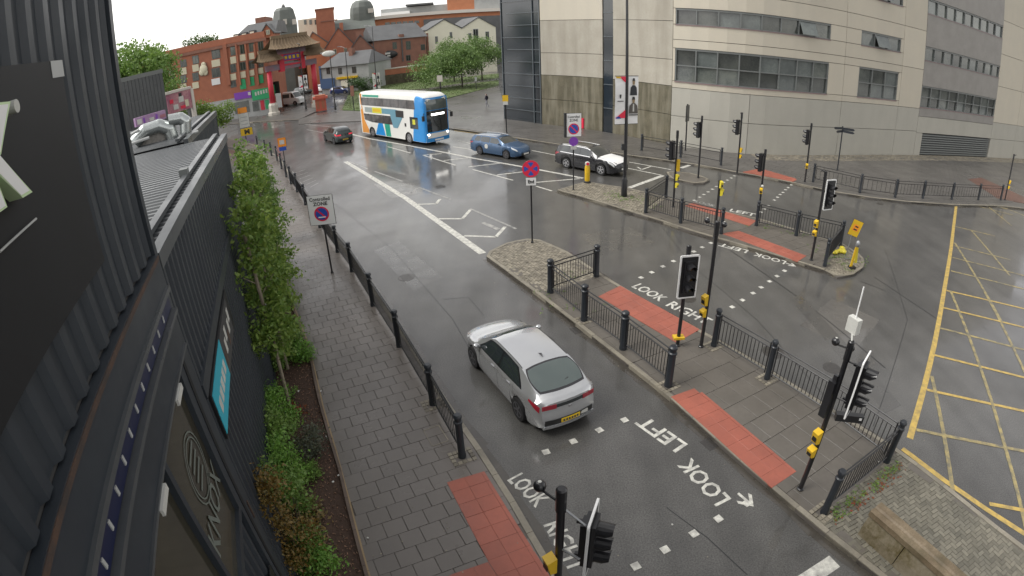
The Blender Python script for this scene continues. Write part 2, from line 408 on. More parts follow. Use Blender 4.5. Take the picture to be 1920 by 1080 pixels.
def kerbs(parent, line, wd=.14, step=.9, z=KH+.004, side=1, mat='kerb', name='kerb_stone', h=.14):
    """kerb stones along an open line; they lie on its left (side=1) or right (-1)"""
    n = max(1, round(polylen(line)/step)); inn = offset(line, wd*side); L = polylen(line)
    for i in range(n):
        (a, _), (b, _) = at_len(line, L*i/n+.004), at_len(line, L*(i+1)/n-.004)
        Li = polylen(inn); (c, _), (d, _) = at_len(inn, Li*i/n+.004), at_len(inn, Li*(i+1)/n-.004)
        m = MB(); zz = z+random.uniform(-.003,.003); m.prism([a, b, d, c], zz-h, zz); m.build(name, mat, parent)

# --- left pavement
POSTPX = [(483.3,277.8),(498.2,287),(509.3,292),(520,301),(528.4,316.7),(537.3,332),(546,345),(557.8,360),(573,384),(600,427),(633.3,473),(660.4,509),(699.6,573),(748.6,649.7),(811.6,758),(866.6,856)]
POSTS = [g(x, y, KH) for x, y in POSTPX]
rk = [(-33.0,60.5),(-28.3,55.6)]+offset(POSTS[:15], .40)+G((897,832),(960,928),(1037,1060))
d0 = (rk[-1][0]-rk[-2][0], rk[-1][1]-rk[-2][1]); k0 = math.hypot(*d0)
LKERB = rk+[(rk[-1][0]+d0[0]/k0*4.5, rk[-1][1]+d0[1]/k0*4.5)]      # far -> near, road on its left
PK = G((690,1075),(640,880),(600,745),(583,660),(540,545)); PK = [(PK[0][0]+1.4, PK[0][1]-3.4)]+PK+[(-13.2,27.9),(-18.4,38.6),(-27,51.5),(-33,57)]   # near -> far, planter edge
lp_poly = LKERB+PK
m = MB(); m.prism(lp_poly, -.02, KH-.025); pav_l = struct(m.build('pavement', 'slab_bed'))
lp_in = offset(LKERB, -.155)+PK
kerbs(pav_l, LKERB, side=-1)
TACT_L = G((838,905),(905,883),(1000,1035),(1035,1085),(1060,1125),(960,1150),(905,1045))
TACT_L = [g(838,905,KH), g(908,884,KH), g(1020,1062,KH), g(1062,1135,KH), g(985,1160,KH), g(915,1052,KH)]
T2b = [g(915,1054,KH), g(985,1160,KH), g(960,1240,KH), g(760,1120,KH), g(850,1076,KH)]
T = tiles(lp_in, (.898,.44), .45, .42, gap=.007)
pave(pav_l, 'paving_slab', T, 'slab', KH, )
for tp in (TACT_L, T2b): pave(pav_l, 'tactile_slab', tiles(tp, (TACT_L[0][0]-TACT_L[-1][0], TACT_L[0][1]-TACT_L[-1][1]), .40, .40, 0, .003), 'tactile', KH+.009)
frame = MB(); hatch = G((795,808),(822,798),(840,826),(811,836))
for a, b in zip(hatch, hatch[1:]+hatch[:1]):
    L = math.dist(a,b); n_ = (-(b[1]-a[1])/L*.02, (b[0]-a[0])/L*.02); frame.prism([a,b,(b[0]+n_[0],b[1]+n_[1]),(a[0]+n_[0],a[1]+n_[1])], KH-.01, KH+.008)
frame.build('inspection_cover_frame', 'sett', pav_l)
# planter bed behind the pavement
WU, WN, WD = (-.38,.925), (.925,.38), -1.8          # container facade: along, outward normal, offset
WQ = math.hypot(*WU); WU = (WU[0]/WQ, WU[1]/WQ); WN = (WU[1], -WU[0])
def fac(s, z, out=0.): return Vector((WN[0]*(WD+out)+WU[0]*s, WN[1]*(WD+out)+WU[1]*s, z))
def fac_sz(px, py, out=0.):
    v = ray(px, py); k = v[0]*WN[0]+v[1]*WN[1]; t = (WD+out)/k
    return (v[0]*t*WU[0]+v[1]*t*WU[1], CAM_H+v[2]*t)
bed_line = [tuple(fac(s,0)[:2]) for s in (30,-3)]
m = MB(); m.prism(PK[:-2]+bed_line, -.02, KH-.03); bed = struct(m.build('flower_bed', 'soil'))
kerbs(bed, PK[:7], wd=.07, step=.95, z=KH+.045, side=1, mat='edging', name='edging_board', h=.2)
kerbs(bed, PK[:7], wd=.035, step=1.9, z=KH+.020, side=-1, mat='sand_edge', name='edging_strip', h=.1)
# bark chips and small stones on the bed
m = MB()
for i in range(5200):
    s = random.uniform(1.5, 26); (p, d) = at_len(PK, s); q = random.uniform(.1, 1.9); p = (p[0]-d[1]*q, p[1]+d[0]*q)
    a = rnd()*6.28; l, w_ = random.uniform(.015,.05), random.uniform(.008,.02)
    m.box((p[0],p[1],KH-.02+rnd()*.02), (l,w_,.012), a, rx=random.uniform(-.5,.5), ry=random.uniform(-.5,.5))
defm('bark', (.19,.11,.072), .7, pieces=.75)
o = m.build('bark_mulch', 'bark'); props(o, 'dark brown bark mulch spread over the flower bed', 'mulch', kind='stuff')

# --- long central island
CK = G((1533,988),(1430,900),(1360,840),(1250,740),(1200,700),(1100,622),(1000,545),(912,480)); CK = [(9.0,.2),(7.75,3.1)]+CK       # near side, near -> far
CTIP = G((918,470),(950,455),(985,447))
CF = G((1012,449),(1062,470),(1123,511),(1200,557),(1313,618),(1365,646),(1460,703),(1567,770),(1692,846),(1800,930),(1915,1022))+[(12.6,2.4),(13.6,.2)]
ci = CK+CTIP+CF
m = MB(); m.prism(ci, -.02, KH-.025); isl = struct(m.build('central_island', 'slab_bed'))
kerbs(isl, CK, side=-1); kerbs(isl, [CK[-1]]+CTIP+[CF[0]], step=.5, side=-1, mat='kerb'); kerbs(isl, CF, side=-1)
ci_in = offset(CK, -.155)+offset([CK[-1]]+CTIP+[CF[0]], -.15)[1:-1]+offset(CF, -.155)
M1, M0, N5, N4 = g(1032,548,KH), g(1118,518,KH), g(1545,960,KH), g(1662,865,KH)
def cut(poly, a, b):                       # part of poly on the left of a->b
    d = (b[0]-a[0], b[1]-a[1]); L = math.hypot(*d); d = (d[0]/L*90, d[1]/L*90); n_ = (-d[1], d[0])
    c = [(a[0]-d[0],a[1]-d[1]), (a[0]+d[0],a[1]+d[1]), (a[0]+d[0]+n_[0],a[1]+d[1]+n_[1]), (a[0]-d[0]+n_[0],a[1]-d[1]+n_[1])]
    P = poly if area(poly) > 0 else poly[::-1]
    return clip(P, c)
tip = cut(ci_in, (M0[0],M0[1]+.1), (M1[0]-.1,M1[1]-.05)) if area(cut(ci_in, M0, M1)) else []
if not inside(g(960,470,KH), tip): tip = cut(ci_in, M1, M0)
low = cut(ci_in, N4, N5)
if not inside(g(1700,950,KH), low): low = cut(ci_in, N5, N4)
mid = [p for p in ci_in]
TACT1 = G((1122,556),(1163,536),(1312,618),(1268,643)); TACT2 = G((1258,744),(1306,727),(1493,884),(1447,915))
pave(isl, 'paving_slab', tiles(ci_in, (.9,.43), .60, .75, gap=.010), 'slab_dark', KH, limit=150, skip=[tip, low])
for tp in (TACT1, TACT2): pave(isl, 'tactile_slab', tiles(tp, (tp[1][0]-tp[2][0], tp[1][1]-tp[2][1]), .40, .40, 0, .003), 'tactile', KH+.009)
pave(isl, 'paving_block', tiles(low, (.97,.25), .21, .105, gap=.010, herring=True), 'block', KH-.004, th=.02, limit=300, jit=.004)
pave(isl, 'sett', tiles(tip, (-.45,.89), .17, .11, gap=.014), 'sett', KH-.002, th=.02, limit=0, jit=.009)
# --- second island
SN = G((1045,356),(1120,377),(1200,402),(1254,418),(1291,431),(1347,447),(1402,462.5),(1480,485.5),(1546,506))
SE = G((1570,519),(1600,514),(1622,498),(1618,480))
SF = G((1583,458),(1500,432),(1422,409),(1350,394),(1295,380),(1250,369),(1180,353),(1098,340))
si = SN+SE+SF
m = MB(); m.prism(si, -.02, KH-.025); isl2 = struct(m.build('crossing_island', 'slab_bed'))
kerbs(isl2, SN, side=1); kerbs(isl2, [SN[-1]]+SE+[SF[0]], step=.6, side=1); kerbs(isl2, SF, side=1); kerbs(isl2, [SF[-1], SN[0]], step=.6, side=1)
si_in = offset(SN, .15)+offset([SN[-1]]+SE+[SF[0]], .15)[1:-1]+offset(SF, .15)
s_tip = cut(si_in, g(1252,370,KH), g(1210,398,KH)); 
if not inside(g(1120,358,KH), s_tip): s_tip = cut(si_in, g(1210,398,KH), g(1252,370,KH))
s_end = cut(si_in, g(1578,468,KH), g(1547,499,KH))
if not inside(g(1590,490,KH), s_end): s_end = cut(si_in, g(1547,499,KH), g(1578,468,KH))
TACT3 = G((1284,386),(1300,380),(1418,414),(1405,424)); TACT4 = G((1352,438),(1385,433),(1512,480),(1495,491))
pave(isl2, 'paving_slab', tiles(si_in, (.9,.43), .60, .75, gap=.012), 'slab_dark', KH, limit=60, skip=[s_tip, s_end])
for tp in (TACT3, TACT4): pave(isl2, 'tactile_slab', tiles(tp, (tp[1][0]-tp[2][0], tp[1][1]-tp[2][1]), .40, .40, 0, .003), 'tactile', KH+.009)
for tp in (s_tip, s_end): pave(isl2, 'sett', tiles(tp, (-.45,.89), .17, .11, gap=.014), 'sett', KH-.002, th=.02, limit=0, jit=.009)
# --- small island with one signal
sm = G((1250,322),(1285,322),(1322,331),(1331,337),(1318,343),(1300,343),(1255,333))
m = MB(); m.prism(sm, -.02, KH-.02); isl3 = struct(m.build('signal_island', 'slab_dark'))
kerbs(isl3, sm+[sm[0]], step=.8, side=1 if area(sm) > 0 else -1)
# --- far pavement round the office, with its crossing
FK = G((560,232),(680,226),(760,229),(850,241),(950,256),(1050,271),(1180,291),(1303,308),(1383,323),(1440,333),(1495,344),(1560,359),(1630,370),(1700,378),(1790,384),(1880,386))+[(44,27.5),(60,22),(90,14)]
FB = [tuple(off_pt(s)[:2]) for s in (85,75,62,50,40,32,27,22,17,12,6,.5)]
fp = FK+[(100,55)]+FB+G((935,160),(843,184),(690,209),(640,207),(560,222))
m = MB(); m.prism(fp, -.02, KH-.02); pav_f = struct(m.build('office_pavement', 'far_slab'))
kerbs(pav_f, FK[3:-2], side=1, wd=.16, step=1.2)
TACT5 = G((1390,323),(1425,316),(1496,336),(1487,341),(1440,331)); TACT6 = G((1815,336),(1840,333),(1925,372),(1925,382),(1870,372))
fdet = G((850,239),(950,254),(1050,269),(1180,288),(1303,305),(1383,320),(1495,341),(1700,375),(1900,380),(1900,300),(1720,293),(1560,293),(1402,292),(1257,275),(1130,248),(1015,236),(945,226))
pave(pav_f, 'paving_slab', tiles(fdet, (.75,-.66), .9, .6, gap=.015), 'far_slab', KH, limit=0)
for tp, mt in ((TACT5,'tactile'),(TACT6,'tactile_wet')): pave(pav_f, 'tactile_slab', tiles(tp, (1,-.2), .40, .40, 0, .003), mt, KH+.009, limit=40)
strip = [tuple(off_pt(s, 0, .05)[:2]) for s in range(26,84,3)]+[tuple(off_pt(s, 0, 2.0)[:2]) for s in range(83,25,-3)]
pave(pav_f, 'sett', tiles(strip, (1,.1), .25, .15, gap=.02), 'sett', KH+.004, th=.02, limit=0, jit=.01)
# --- grass bank and the street beyond
defm('grass', (.075,.125,.030), .8, nz=(.6,.7), col2=(.11,.13,.05), bump=(60,.6))
gp = G((642,205),(690,207),(760,199),(843,183),(935,160),(935,138),(820,150),(711,158),(655,172))
m = MB(); m.prism(gp, -.02, KH+.02); grass = struct(m.build('grass_bank', 'grass'))
m = MB()
for i in range(2600):
    while True:
        p = (random.uniform(-45,5), random.uniform(60,125))
        if inside(p, gp): break
    for k in range(3):
        a = rnd()*6.28; h_ = random.uniform(.05,.14); q = (p[0]+random.uniform(-.1,.1), p[1]+random.uniform(-.1,.1)); c_, s_ = math.cos(a)*.06, math.sin(a)*.06
        m.add([(q[0]-c_,q[1]-s_,KH+.02),(q[0]+c_,q[1]+s_,KH+.02),(q[0]+s_*.6,q[1]-c_*.6,KH+.02+h_)], [(0,1,2)])
o = m.build('grass_blades', 'grass', grass); o['kind'] = 'stuff'
pth = G((700,176),(800,166),(935,147),(935,150),(800,170),(700,181)); m = MB(); m.prism(pth, KH, KH+.028); struct(m.build('garden_path', 'far_slab'))
tp_ = G((395,236),(470,229),(560,224),(600,205),(560,200),(520,214),(440,222),(395,224)); m = MB(); m.prism(tp_, -.02, KH); pav_g = struct(m.build('street_pavement', 'far_slab'))
kerbs(pav_g, tp_[:3], side=1, wd=.2, step=1.5)

# ---------------------------------------------------------------- road markings (parts of the road)
def stripe(P, wd, mat, name='lane_line', z=.004, closed=False):
    m = MB()
    for a, b in zip(P, P[1:]):
        L = math.dist(a,b); n_ = (-(b[1]-a[1])/L*wd/2, (b[0]-a[0])/L*wd/2)
        k = max(1, int(L/.5))
        for i in range(k):
            u, v = lerp(a,b,i/k), lerp(a,b,(i+1)/k)
            m.add([(u[0]-n_[0],u[1]-n_[1],z),(v[0]-n_[0],v[1]-n_[1],z),(v[0]+n_[0],v[1]+n_[1],z),(u[0]+n_[0],u[1]+n_[1],z)], [(0,1,2,3)])
    return m.build(name, mat, road)
def px_stripe(pts, wd, mat, name='lane_line', z=.004): return stripe(G(*pts, z=z), wd, mat, name, z)
px_stripe([(648,303),(760,371),(905,475)], .34, 'paint_white')
px_stripe([(655,303),(690,317)], .12, 'paint_worn')
for P, mt in (([(823,410),(867,410),(882,393)],'paint_white'), ([(870,442),(930,444),(947,425)],'paint_white'), ([(783,383),(818,382),(825,373)],'paint_white'), ([(750,362),(772,362),(782,353)],'paint_worn')):
    px_stripe(P, .17, mt, 'hatching_chevron')
for P in ([(881,391),(968,429)], [(785,351),(845,374)], [(702,321),(755,340)]): px_stripe(P, .13, 'paint_worn', 'hatching_edge')
px_stripe([(905,417),(935,430)], .25, 'paint_worn', 'worn_hatching_and_sheen')
px_stripe([(640,247),(693,260),(890,297),(1093,334)], .24, 'paint_white')
for P in ([(727,275),(770,287)],[(793,291),(855,310)],[(887,318),(962,338)],[(1005,349),(1035,358)]): px_stripe(P, .13, 'paint_white', 'hatching_edge')
for P in ([(793,291),(828,288)],[(832,301),(877,296)],[(878,313),(938,306)],[(932,328),(990,321)],[(993,343),(1087,335)]): px_stripe(P, .16, 'paint_white', 'hatching_chevron')
for P in ([(848,261),(890,271)],[(850,275),(888,281)],[(997,282),(1043,291)],[(1175,315),(1243,329)],[(1180,304),(1258,318)],[(905,262),(925,266)]): px_stripe(P, .13, 'paint_white', 'lane_line')
px_stripe([(1243,329),(1180,352)], .3, 'paint_white', 'stop_line'); px_stripe([(1277,315),(1303,306)], .28, 'paint_white', 'stop_line')
px_stripe([(1195,313),(1203,318),(1220,312)], .12, 'paint_white', 'zigzag_line')
px_stripe([(852,245),(940,257),(1023,268)], .11, 'paint_yellow', 'yellow_kerb_line')
for P in ([(560,232),(640,240)],[(575,243),(632,254)],[(510,237),(548,232)]): px_stripe(P, .12, 'paint_worn')
for k in range(6): px_stripe([(547+k*7,326+k*5),(572+k*5,318+k*5)], .07, 'paint_worn', 'worn_hatching_and_sheen')  # faint hatch marks, with the puddle's reflection painted in as pale stripes
px_stripe([(548,322),(556,336),(566,346)], .12, 'paint_worn', 'worn_hatching_and_sheen')
# crossing studs
STUD = [(1171,788),(1124,807),(1075,828),(1024,848),(1400,944),(1347,973),(1301,1001),(1247,1031),(1192,1062),
 (1202,521),(1222,511),(1243,500),(1263,490),(1301,472),(1317,464),(1333,456),(1373,576),(1392,563),(1412,550),(1427,539),(1443,528),(1457,518),(1471,508)]
STUD2 = [(1302,376),(1312,370),(1320,365),(1328,360),(1336,355),(1343.5,350),(1351,346),(1357,342),(1364,338),(1371,334),(1377,330),(1427,398),(1434,392),(1440.5,386),(1452,375.5),(1458,370),(1463,365),(1468,361),(1473,356),(1478,352),(1484,347)]
sm_ = MB(); sm_.prism([(-.085,-.085),(.085,-.085),(.085,.085),(-.085,.085)], 0, .012); sme = sm_.mesh('crossing_stud', 'paint_white')
for p in STUD+STUD2:
    q = g(*p); o = link('crossing_stud', sme, road); o.location = (q[0], q[1], .003); o.rotation_euler[2] = .45+random.uniform(-.15,.15)
# LOOK LEFT / LOOK RIGHT lettering
def look(txt, p0, p1, up, h_, mat='paint_white', bold=.02):
    a, b = g(*p0), g(*p1); L = math.dist(a,b); ex = Vector(((b[0]-a[0])/L, (b[1]-a[1])/L, 0)); ey = Vector((-ex.y, ex.x, 0))
    for i, ch in enumerate(txt.split('|')): pass
    m = MB(); text_on(m, txt, (a[0],a[1],.005), ex, ey, width=L, height=h_, bold=bold); return m.build('lettering', mat, road)
def arrow(pt, frm, L, wd, mat='paint_white'):
    a, b = g(*pt), g(*frm); l = math.dist(a,b); d = ((b[0]-a[0])/l, (b[1]-a[1])/l); n_ = (-d[1], d[0])
    P = lambda t, s: (a[0]+d[0]*t+n_[0]*s, a[1]+d[1]*t+n_[1]*s)
    m = MB(); z = .0055
    for poly in ([P(.06,-.035),P(L,-.035),P(L,.035),P(.06,.035)], [P(0,0),P(.27,wd),P(.36,wd*.86),P(.13,0)], [P(0,0),P(.13,0),P(.36,-wd*.86),P(.27,-wd)]): m.flat(poly, z); z += .0006
    return m.build('direction_arrow', mat, road)
look('LOOK', (1372,935), (1296,858), 1, .46); look('LEFT', (1290,833), (1213,780), 1, .46); arrow((1413,950), (1372,915), .5, .22)
look('LOOK', (950,901), (1004,953), 1, .42); look('RIGHT', (1018,985), (1068,1075), 1, .42, 'paint_white')
look('LOOK', (1183,538), (1236,566), 1, .5, 'paint_white'); look('RIGHT', (1247,573), (1322,609), 1, .5)
look('LOOK', (1475,490), (1416,473), 1, .42); look('LEFT', (1404,469.5), (1352,455.5), 1, .42); arrow((1493,500), (1470,492), .5, .2)
look('LOOK', (1302,379), (1338,388), 1, .38, 'paint_worn'); look('LEFT', (1367,396), (1414,406), 1, .5)
look('LOOK', (1452,339), (1482,344), 1, .5, 'paint_worn')
# give way triangle edge at the bottom and box junction
px_stripe([(1500,1095),(1565,1052)], .35, 'paint_white', 'stop_line')
px_stripe([(1692,841),(1770,900),(1850,955),(1925,1003)], .17, 'paint_yellow', 'box_junction_line')
stripe(G((1925,1003), z=.004)+[(13.1,1.2)], .17, 'paint_yellow', 'box_junction_line')
YB = [(1793,384),(1788,425),(1783,467),(1777,505),(1771,540),(1752,645),(1733,725),(1712,800),(1706,822)]
px_stripe(YB, .20, 'paint_yellow', 'box_junction_line'); px_stripe([(1792,384),(1853,384),(1890,392),(1925,406)], .16, 'paint_yellow_worn', 'box_junction_line')
def ext(pa, pb, e):
    a, b = g(*pa, .0), g(*pb, .0); L = math.dist(a,b); return [a, (b[0]+(b[0]-a[0])/L*e, b[1]+(b[1]-a[1])/L*e)]
for pa, pb, mt in (((1792,425),(1850,439),'w'),((1789,461),(1878,483),'w'),((1786,483),(1920,517),'w'),((1783,508),(1920,542),'w'),((1775,545),(1920,579),'y'),((1768,577),(1920,614),'y'),((1762,615),(1920,656),'w'),((1752,666),(1920,708),'y'),((1738,731),(1920,771),'y'),((1718,806),(1920,846),'w'),((1855,945),(1920,957),'y'),
                   ((1782,545),(1885,840),'w'),((1747,705),(1783,897),'w'),((1842,540),(1920,695),'w'),((1790,455),(1872,592),'w'),((1822,433),(1886,508),'w'),((1850,385),(1890,418),'w'),((1830,386),(1886,400),'w'),((1885,840),(1920,975),'w')):
    stripe(ext(pa, pb, 6 if pb[0] >= 1900 else .6), .13, 'paint_yellow' if mt == 'y' else 'paint_yellow_worn', 'box_junction_line', .0065+rnd()*.002)
# worn tar joints on the road
defm('tar', (.018,.018,.019), .3)
for P in ([(1640,520),(1700,560),(1760,600)],[(1612,527),(1660,545)],[(1370,470),(1500,560),(1660,690)],[(815,342),(835,352)]): px_stripe(P, .05, 'tar', 'tar_joint', .002)

# repairs, covers and gullies in the road surface
def patch_px(P, mat, nm='road_patch', z=.0018): m = MB(); m.flat(G(*P, z=0), z); m.build(nm, mat, road)
patch_px([(700,470),(748,452),(830,520),(775,545)], 'asphalt_patch'); patch_px([(1085,440),(1180,425),(1230,455),(1130,480)], 'asphalt_patch'); patch_px([(1560,560),(1650,600),(1600,660),(1500,610)], 'asphalt_pale'); pass
patch_px([(905,620),(925,612),(1005,700),(980,712)], 'asphalt_pale'); patch_px([(700,345),(760,336),(800,360),(735,372)], 'asphalt_pale'); patch_px([(1480,560),(1500,553),(1690,760),(1660,775)], 'asphalt_patch', z=.0021)
def cover(px, py, r=.32, sq=False):
    q = g(px,py); m = MB()
    if sq: m.prism([(-r,-r*.8),(r,-r*.8),(r,r*.8),(-r,r*.8)], 0, .006)
    else: m.cyl((0,0,0), (0,0,.006), r, n=24)
    o = m.build('manhole_cover', 'iron', road); o.location = (q[0],q[1],.001); o.rotation_euler[2] = .45
    k = MB(); n_ = 5
    for i in range(n_): k.box((0,(i-(n_-1)/2)*r*.3,.008), (r*1.2,r*.08,.004))
    c = k.build('cover_rib', 'iron', o, world=False); c['kind'] = 'stuff'
for p in ((622,437,.28),(762,520,.34),(1450,660,.36),(1290,560,.30),(1020,640,.32),(825,350,.35),(1560,690,.30)): cover(*p)
for px, py in ((1085,618),(1335,830),(730,605),(1180,402),(1650,382)): cover(px, py, .24, True)
for P in ([(560,345),(640,392),(735,470),(850,600),(905,700)],[(1250,950),(1330,1010),(1400,1078)],[(1240,430),(1300,500),(1420,600),(1560,760)],[(1660,470),(1700,600),(1640,800)],[(830,560),(880,556),(905,590)]): px_stripe([(x+random.uniform(-3,3),y+random.uniform(-3,3)) for x, y in P], .022, 'tar', 'surface_crack', .0025)
# chewing gum, grit and scraps of litter
m = MB(); zz = 0
for i in range(400):
    if i < 300: p = random.choice(T)[2]; p = (p[0]+random.uniform(-.3,.3), p[1]+random.uniform(-.3,.3)); z = KH+.004
    else: p = (random.uniform(-3,12), random.uniform(5,26)); z = .001
    if i >= 300 and (inside(p, ci) or inside(p, lp_poly) or inside(p, si)): continue
    r_ = random.uniform(.008,.022); m.lathe((p[0],p[1],z), [(r_,0),(r_*.8,.004)], 6)
o = m.build('gum_spots', 'sett', pav_l); o['kind'] = 'stuff'
litter = MB()
for px, py in ((1100,770),(1260,985),(560,735),(612,820),(635,893),(690,1010),(625,905),(602,735),(1648,868),(1760,1075),(505,670)):
    q = g(px,py,KH); s_ = random.uniform(.03,.06); litter.box((q[0],q[1],KH+.03), (s_,s_*.7,.02), rnd()*3, rx=.3)
o = litter.build('litter_scraps', 'offwhite'); props(o, 'small white scraps of litter dropped about the beds and paving', 'litter', kind='stuff')

# dirty water channels along the kerbs
def gutter(line, side, wd=.26):
    A = line; B = offset(line, wd*side); m = MB()
    for i in range(len(A)-1):
        n = max(1, int(math.dist(A[i],A[i+1])/.8))
        for k in range(n):
            a, b = lerp(A[i],A[i+1],k/n), lerp(A[i],A[i+1],(k+1)/n); c, d = lerp(B[i],B[i+1],k/n), lerp(B[i],B[i+1],(k+1)/n)
            j0 = .5+.5*math.sin(k*2.1+i); j1 = .5+.5*math.sin((k+1)*2.1+i); c = lerp(a,c,.65+.35*j0); d = lerp(b,d,.65+.35*j1); m.add([(*a,.0014),(*b,.0014),(*d,.0014),(*c,.0014)], [(0,1,2,3)])
    m.build('gutter_dirt', 'gutter', road)
defm('gutter', (.040,.036,.030), nz=(3,.6), col2=(.065,.056,.044), rvar=(2,.12,.5), bump=(40,.2), coat=.6)
gutter(LKERB, 1); gutter(CK, 1); gutter(CF, 1); gutter(SN, -1); gutter(SF, -1); gutter(FK[3:-2], -1)
# ---------------------------------------------------------------- guard railings
def post_mesh(r, h):
    m = MB(); m.lathe((0,0,0), [(r*1.12,-.02),(r*1.12,.10),(r,.14),(r*.96,h*.80),(r*1.18,h*.81),(r*1.18,h*.84),(r*.9,h*.86),(r*.9,h*.93),(r*1.15,h*.935),(r*1.15,h*.97),(r*.8,h)], 12)
    return m.mesh('post', 'navy_paint', True)
PM = {}
def railing(label, pts, h=1.27, r=.085, bars=(True,), step=.13, group='black guard railings with ball-collar posts', z0=KH, pm_=None, rail_z=(1.12,.98,.22), setts=True):
    c = pts[len(pts)//2]; t = thing('guard_railing', label, 'railing', (c[0],c[1],z0), 0, group)
    if (r,h) not in PM: PM[(r,h)] = smooth_by_angle(post_mesh(r,h), 40)
    for p in pts:
        o = link('post', PM[(r,h)], t); o.location = (p[0]-c[0], p[1]-c[1], 0)
    for i, (a, b) in enumerate(zip(pts, pts[1:])):
        L = math.dist(a,b); d = Vector(((b[0]-a[0])/L, (b[1]-a[1])/L, 0)); e = r+.05
        A = Vector((a[0],a[1],z0))+d*e; B = Vector((b[0],b[1],z0))-d*e
        m = MB()
        for z in rail_z: m.cyl(A+Vector((0,0,z)), B+Vector((0,0,z)), .021, n=6)
        for p in (A, B): m.cyl(p+Vector((0,0,rail_z[-1]-.08)), p+Vector((0,0,rail_z[0]+.02)), .021, n=6)
        for p, s in ((A,-1),(B,1)):
            for z in (rail_z[0]-.06, rail_z[-1]+.06): m.cyl(p+Vector((0,0,z)), p+d*s*.06+Vector((0,0,z)), .018, n=5)
        pn = m.build('panel_frame', 'rail_black', t)
        if bars[min(i, len(bars)-1)]:
            n = int((L-2*e)/step); zb, zt = rail_z[-1], rail_z[1]
            k = ('bar', round(zt-zb,3))
            if k not in PM:
                mm = MB(); mm.box((0,0,(zt-zb)/2), (.016,.016,zt-zb)); PM[k] = mm.mesh('bar', 'rail_black')
            for j in range(1, n):
                q = A+(B-A)*(j/n); o = link('bar', PM[k], pn); o.location = (q.x-c[0], q.y-c[1], zb)
    return t
railing('long black railing along the left pavement kerb', POSTS, bars=[False]*6+[True]*9, rail_z=(1.10,.98,.20))
railing('railing on the island beside the silver car', [g(1118,518,KH), g(1032,548,KH), g(1095,600,KH), g(1168,654,KH), g(1252.8,723,KH)], r=.105, step=.12)
railing('railing along the far kerb of the central island, ending at the mossy paving corner', [g(1338,648,KH), g(1438,710,KH), g(1547,780,KH), g(1662,865,KH), g(1545,960,KH)], r=.085)
railing('railing on the second island behind the no stopping sign', [g(1248.5,370,KH), g(1210.5,398,KH), g(1276,418,KH), g(1352,438,KH)])
railing('railing on the second island beside the tilted yellow sign', [g(1418,423,KH), g(1492.6,442,KH), g(1575,461,KH), g(1546,499,KH)])
railing('low railing in front of the dirty concrete office wall', [g(1203,282,KH), g(1276,295,KH), g(1351.7,310,KH)], bars=[False], rail_z=(1.1,.9,.3))
railing('long open railing on the right below the office windows', [g(1524.4,341,KH), g(1612,361,KH), g(1678,370,KH), g(1730,372,KH), g(1784,374,KH), g(1834,375,KH), g(1876,375,KH)], bars=[True], step=.3, rail_z=(1.12,.95,.25))
# ring of pale setts round near post feet
for own, pts in ((pav_l, POSTS[-2:]), (isl, [g(1252.8,723,KH), g(1338,648,KH), g(1438,710,KH), g(1095,600,KH), g(1545,960,KH)])):
    m = MB()
    for p in pts:
        for i in range(5):
            for j in range(4):
                if 0 < i < 4 and 0 < j < 3 and rnd() < .75: continue
                x, y = (i-2)*.115, (j-1.5)*.125; c_, s_ = .9, .43
                m.box((p[0]+x*c_-y*s_, p[1]+x*s_+y*c_, KH+.0), (.095,.1,.02+rnd()*.01), .44)
    o = m.build('sett_surround', 'sett', own); o['kind'] = 'stuff'

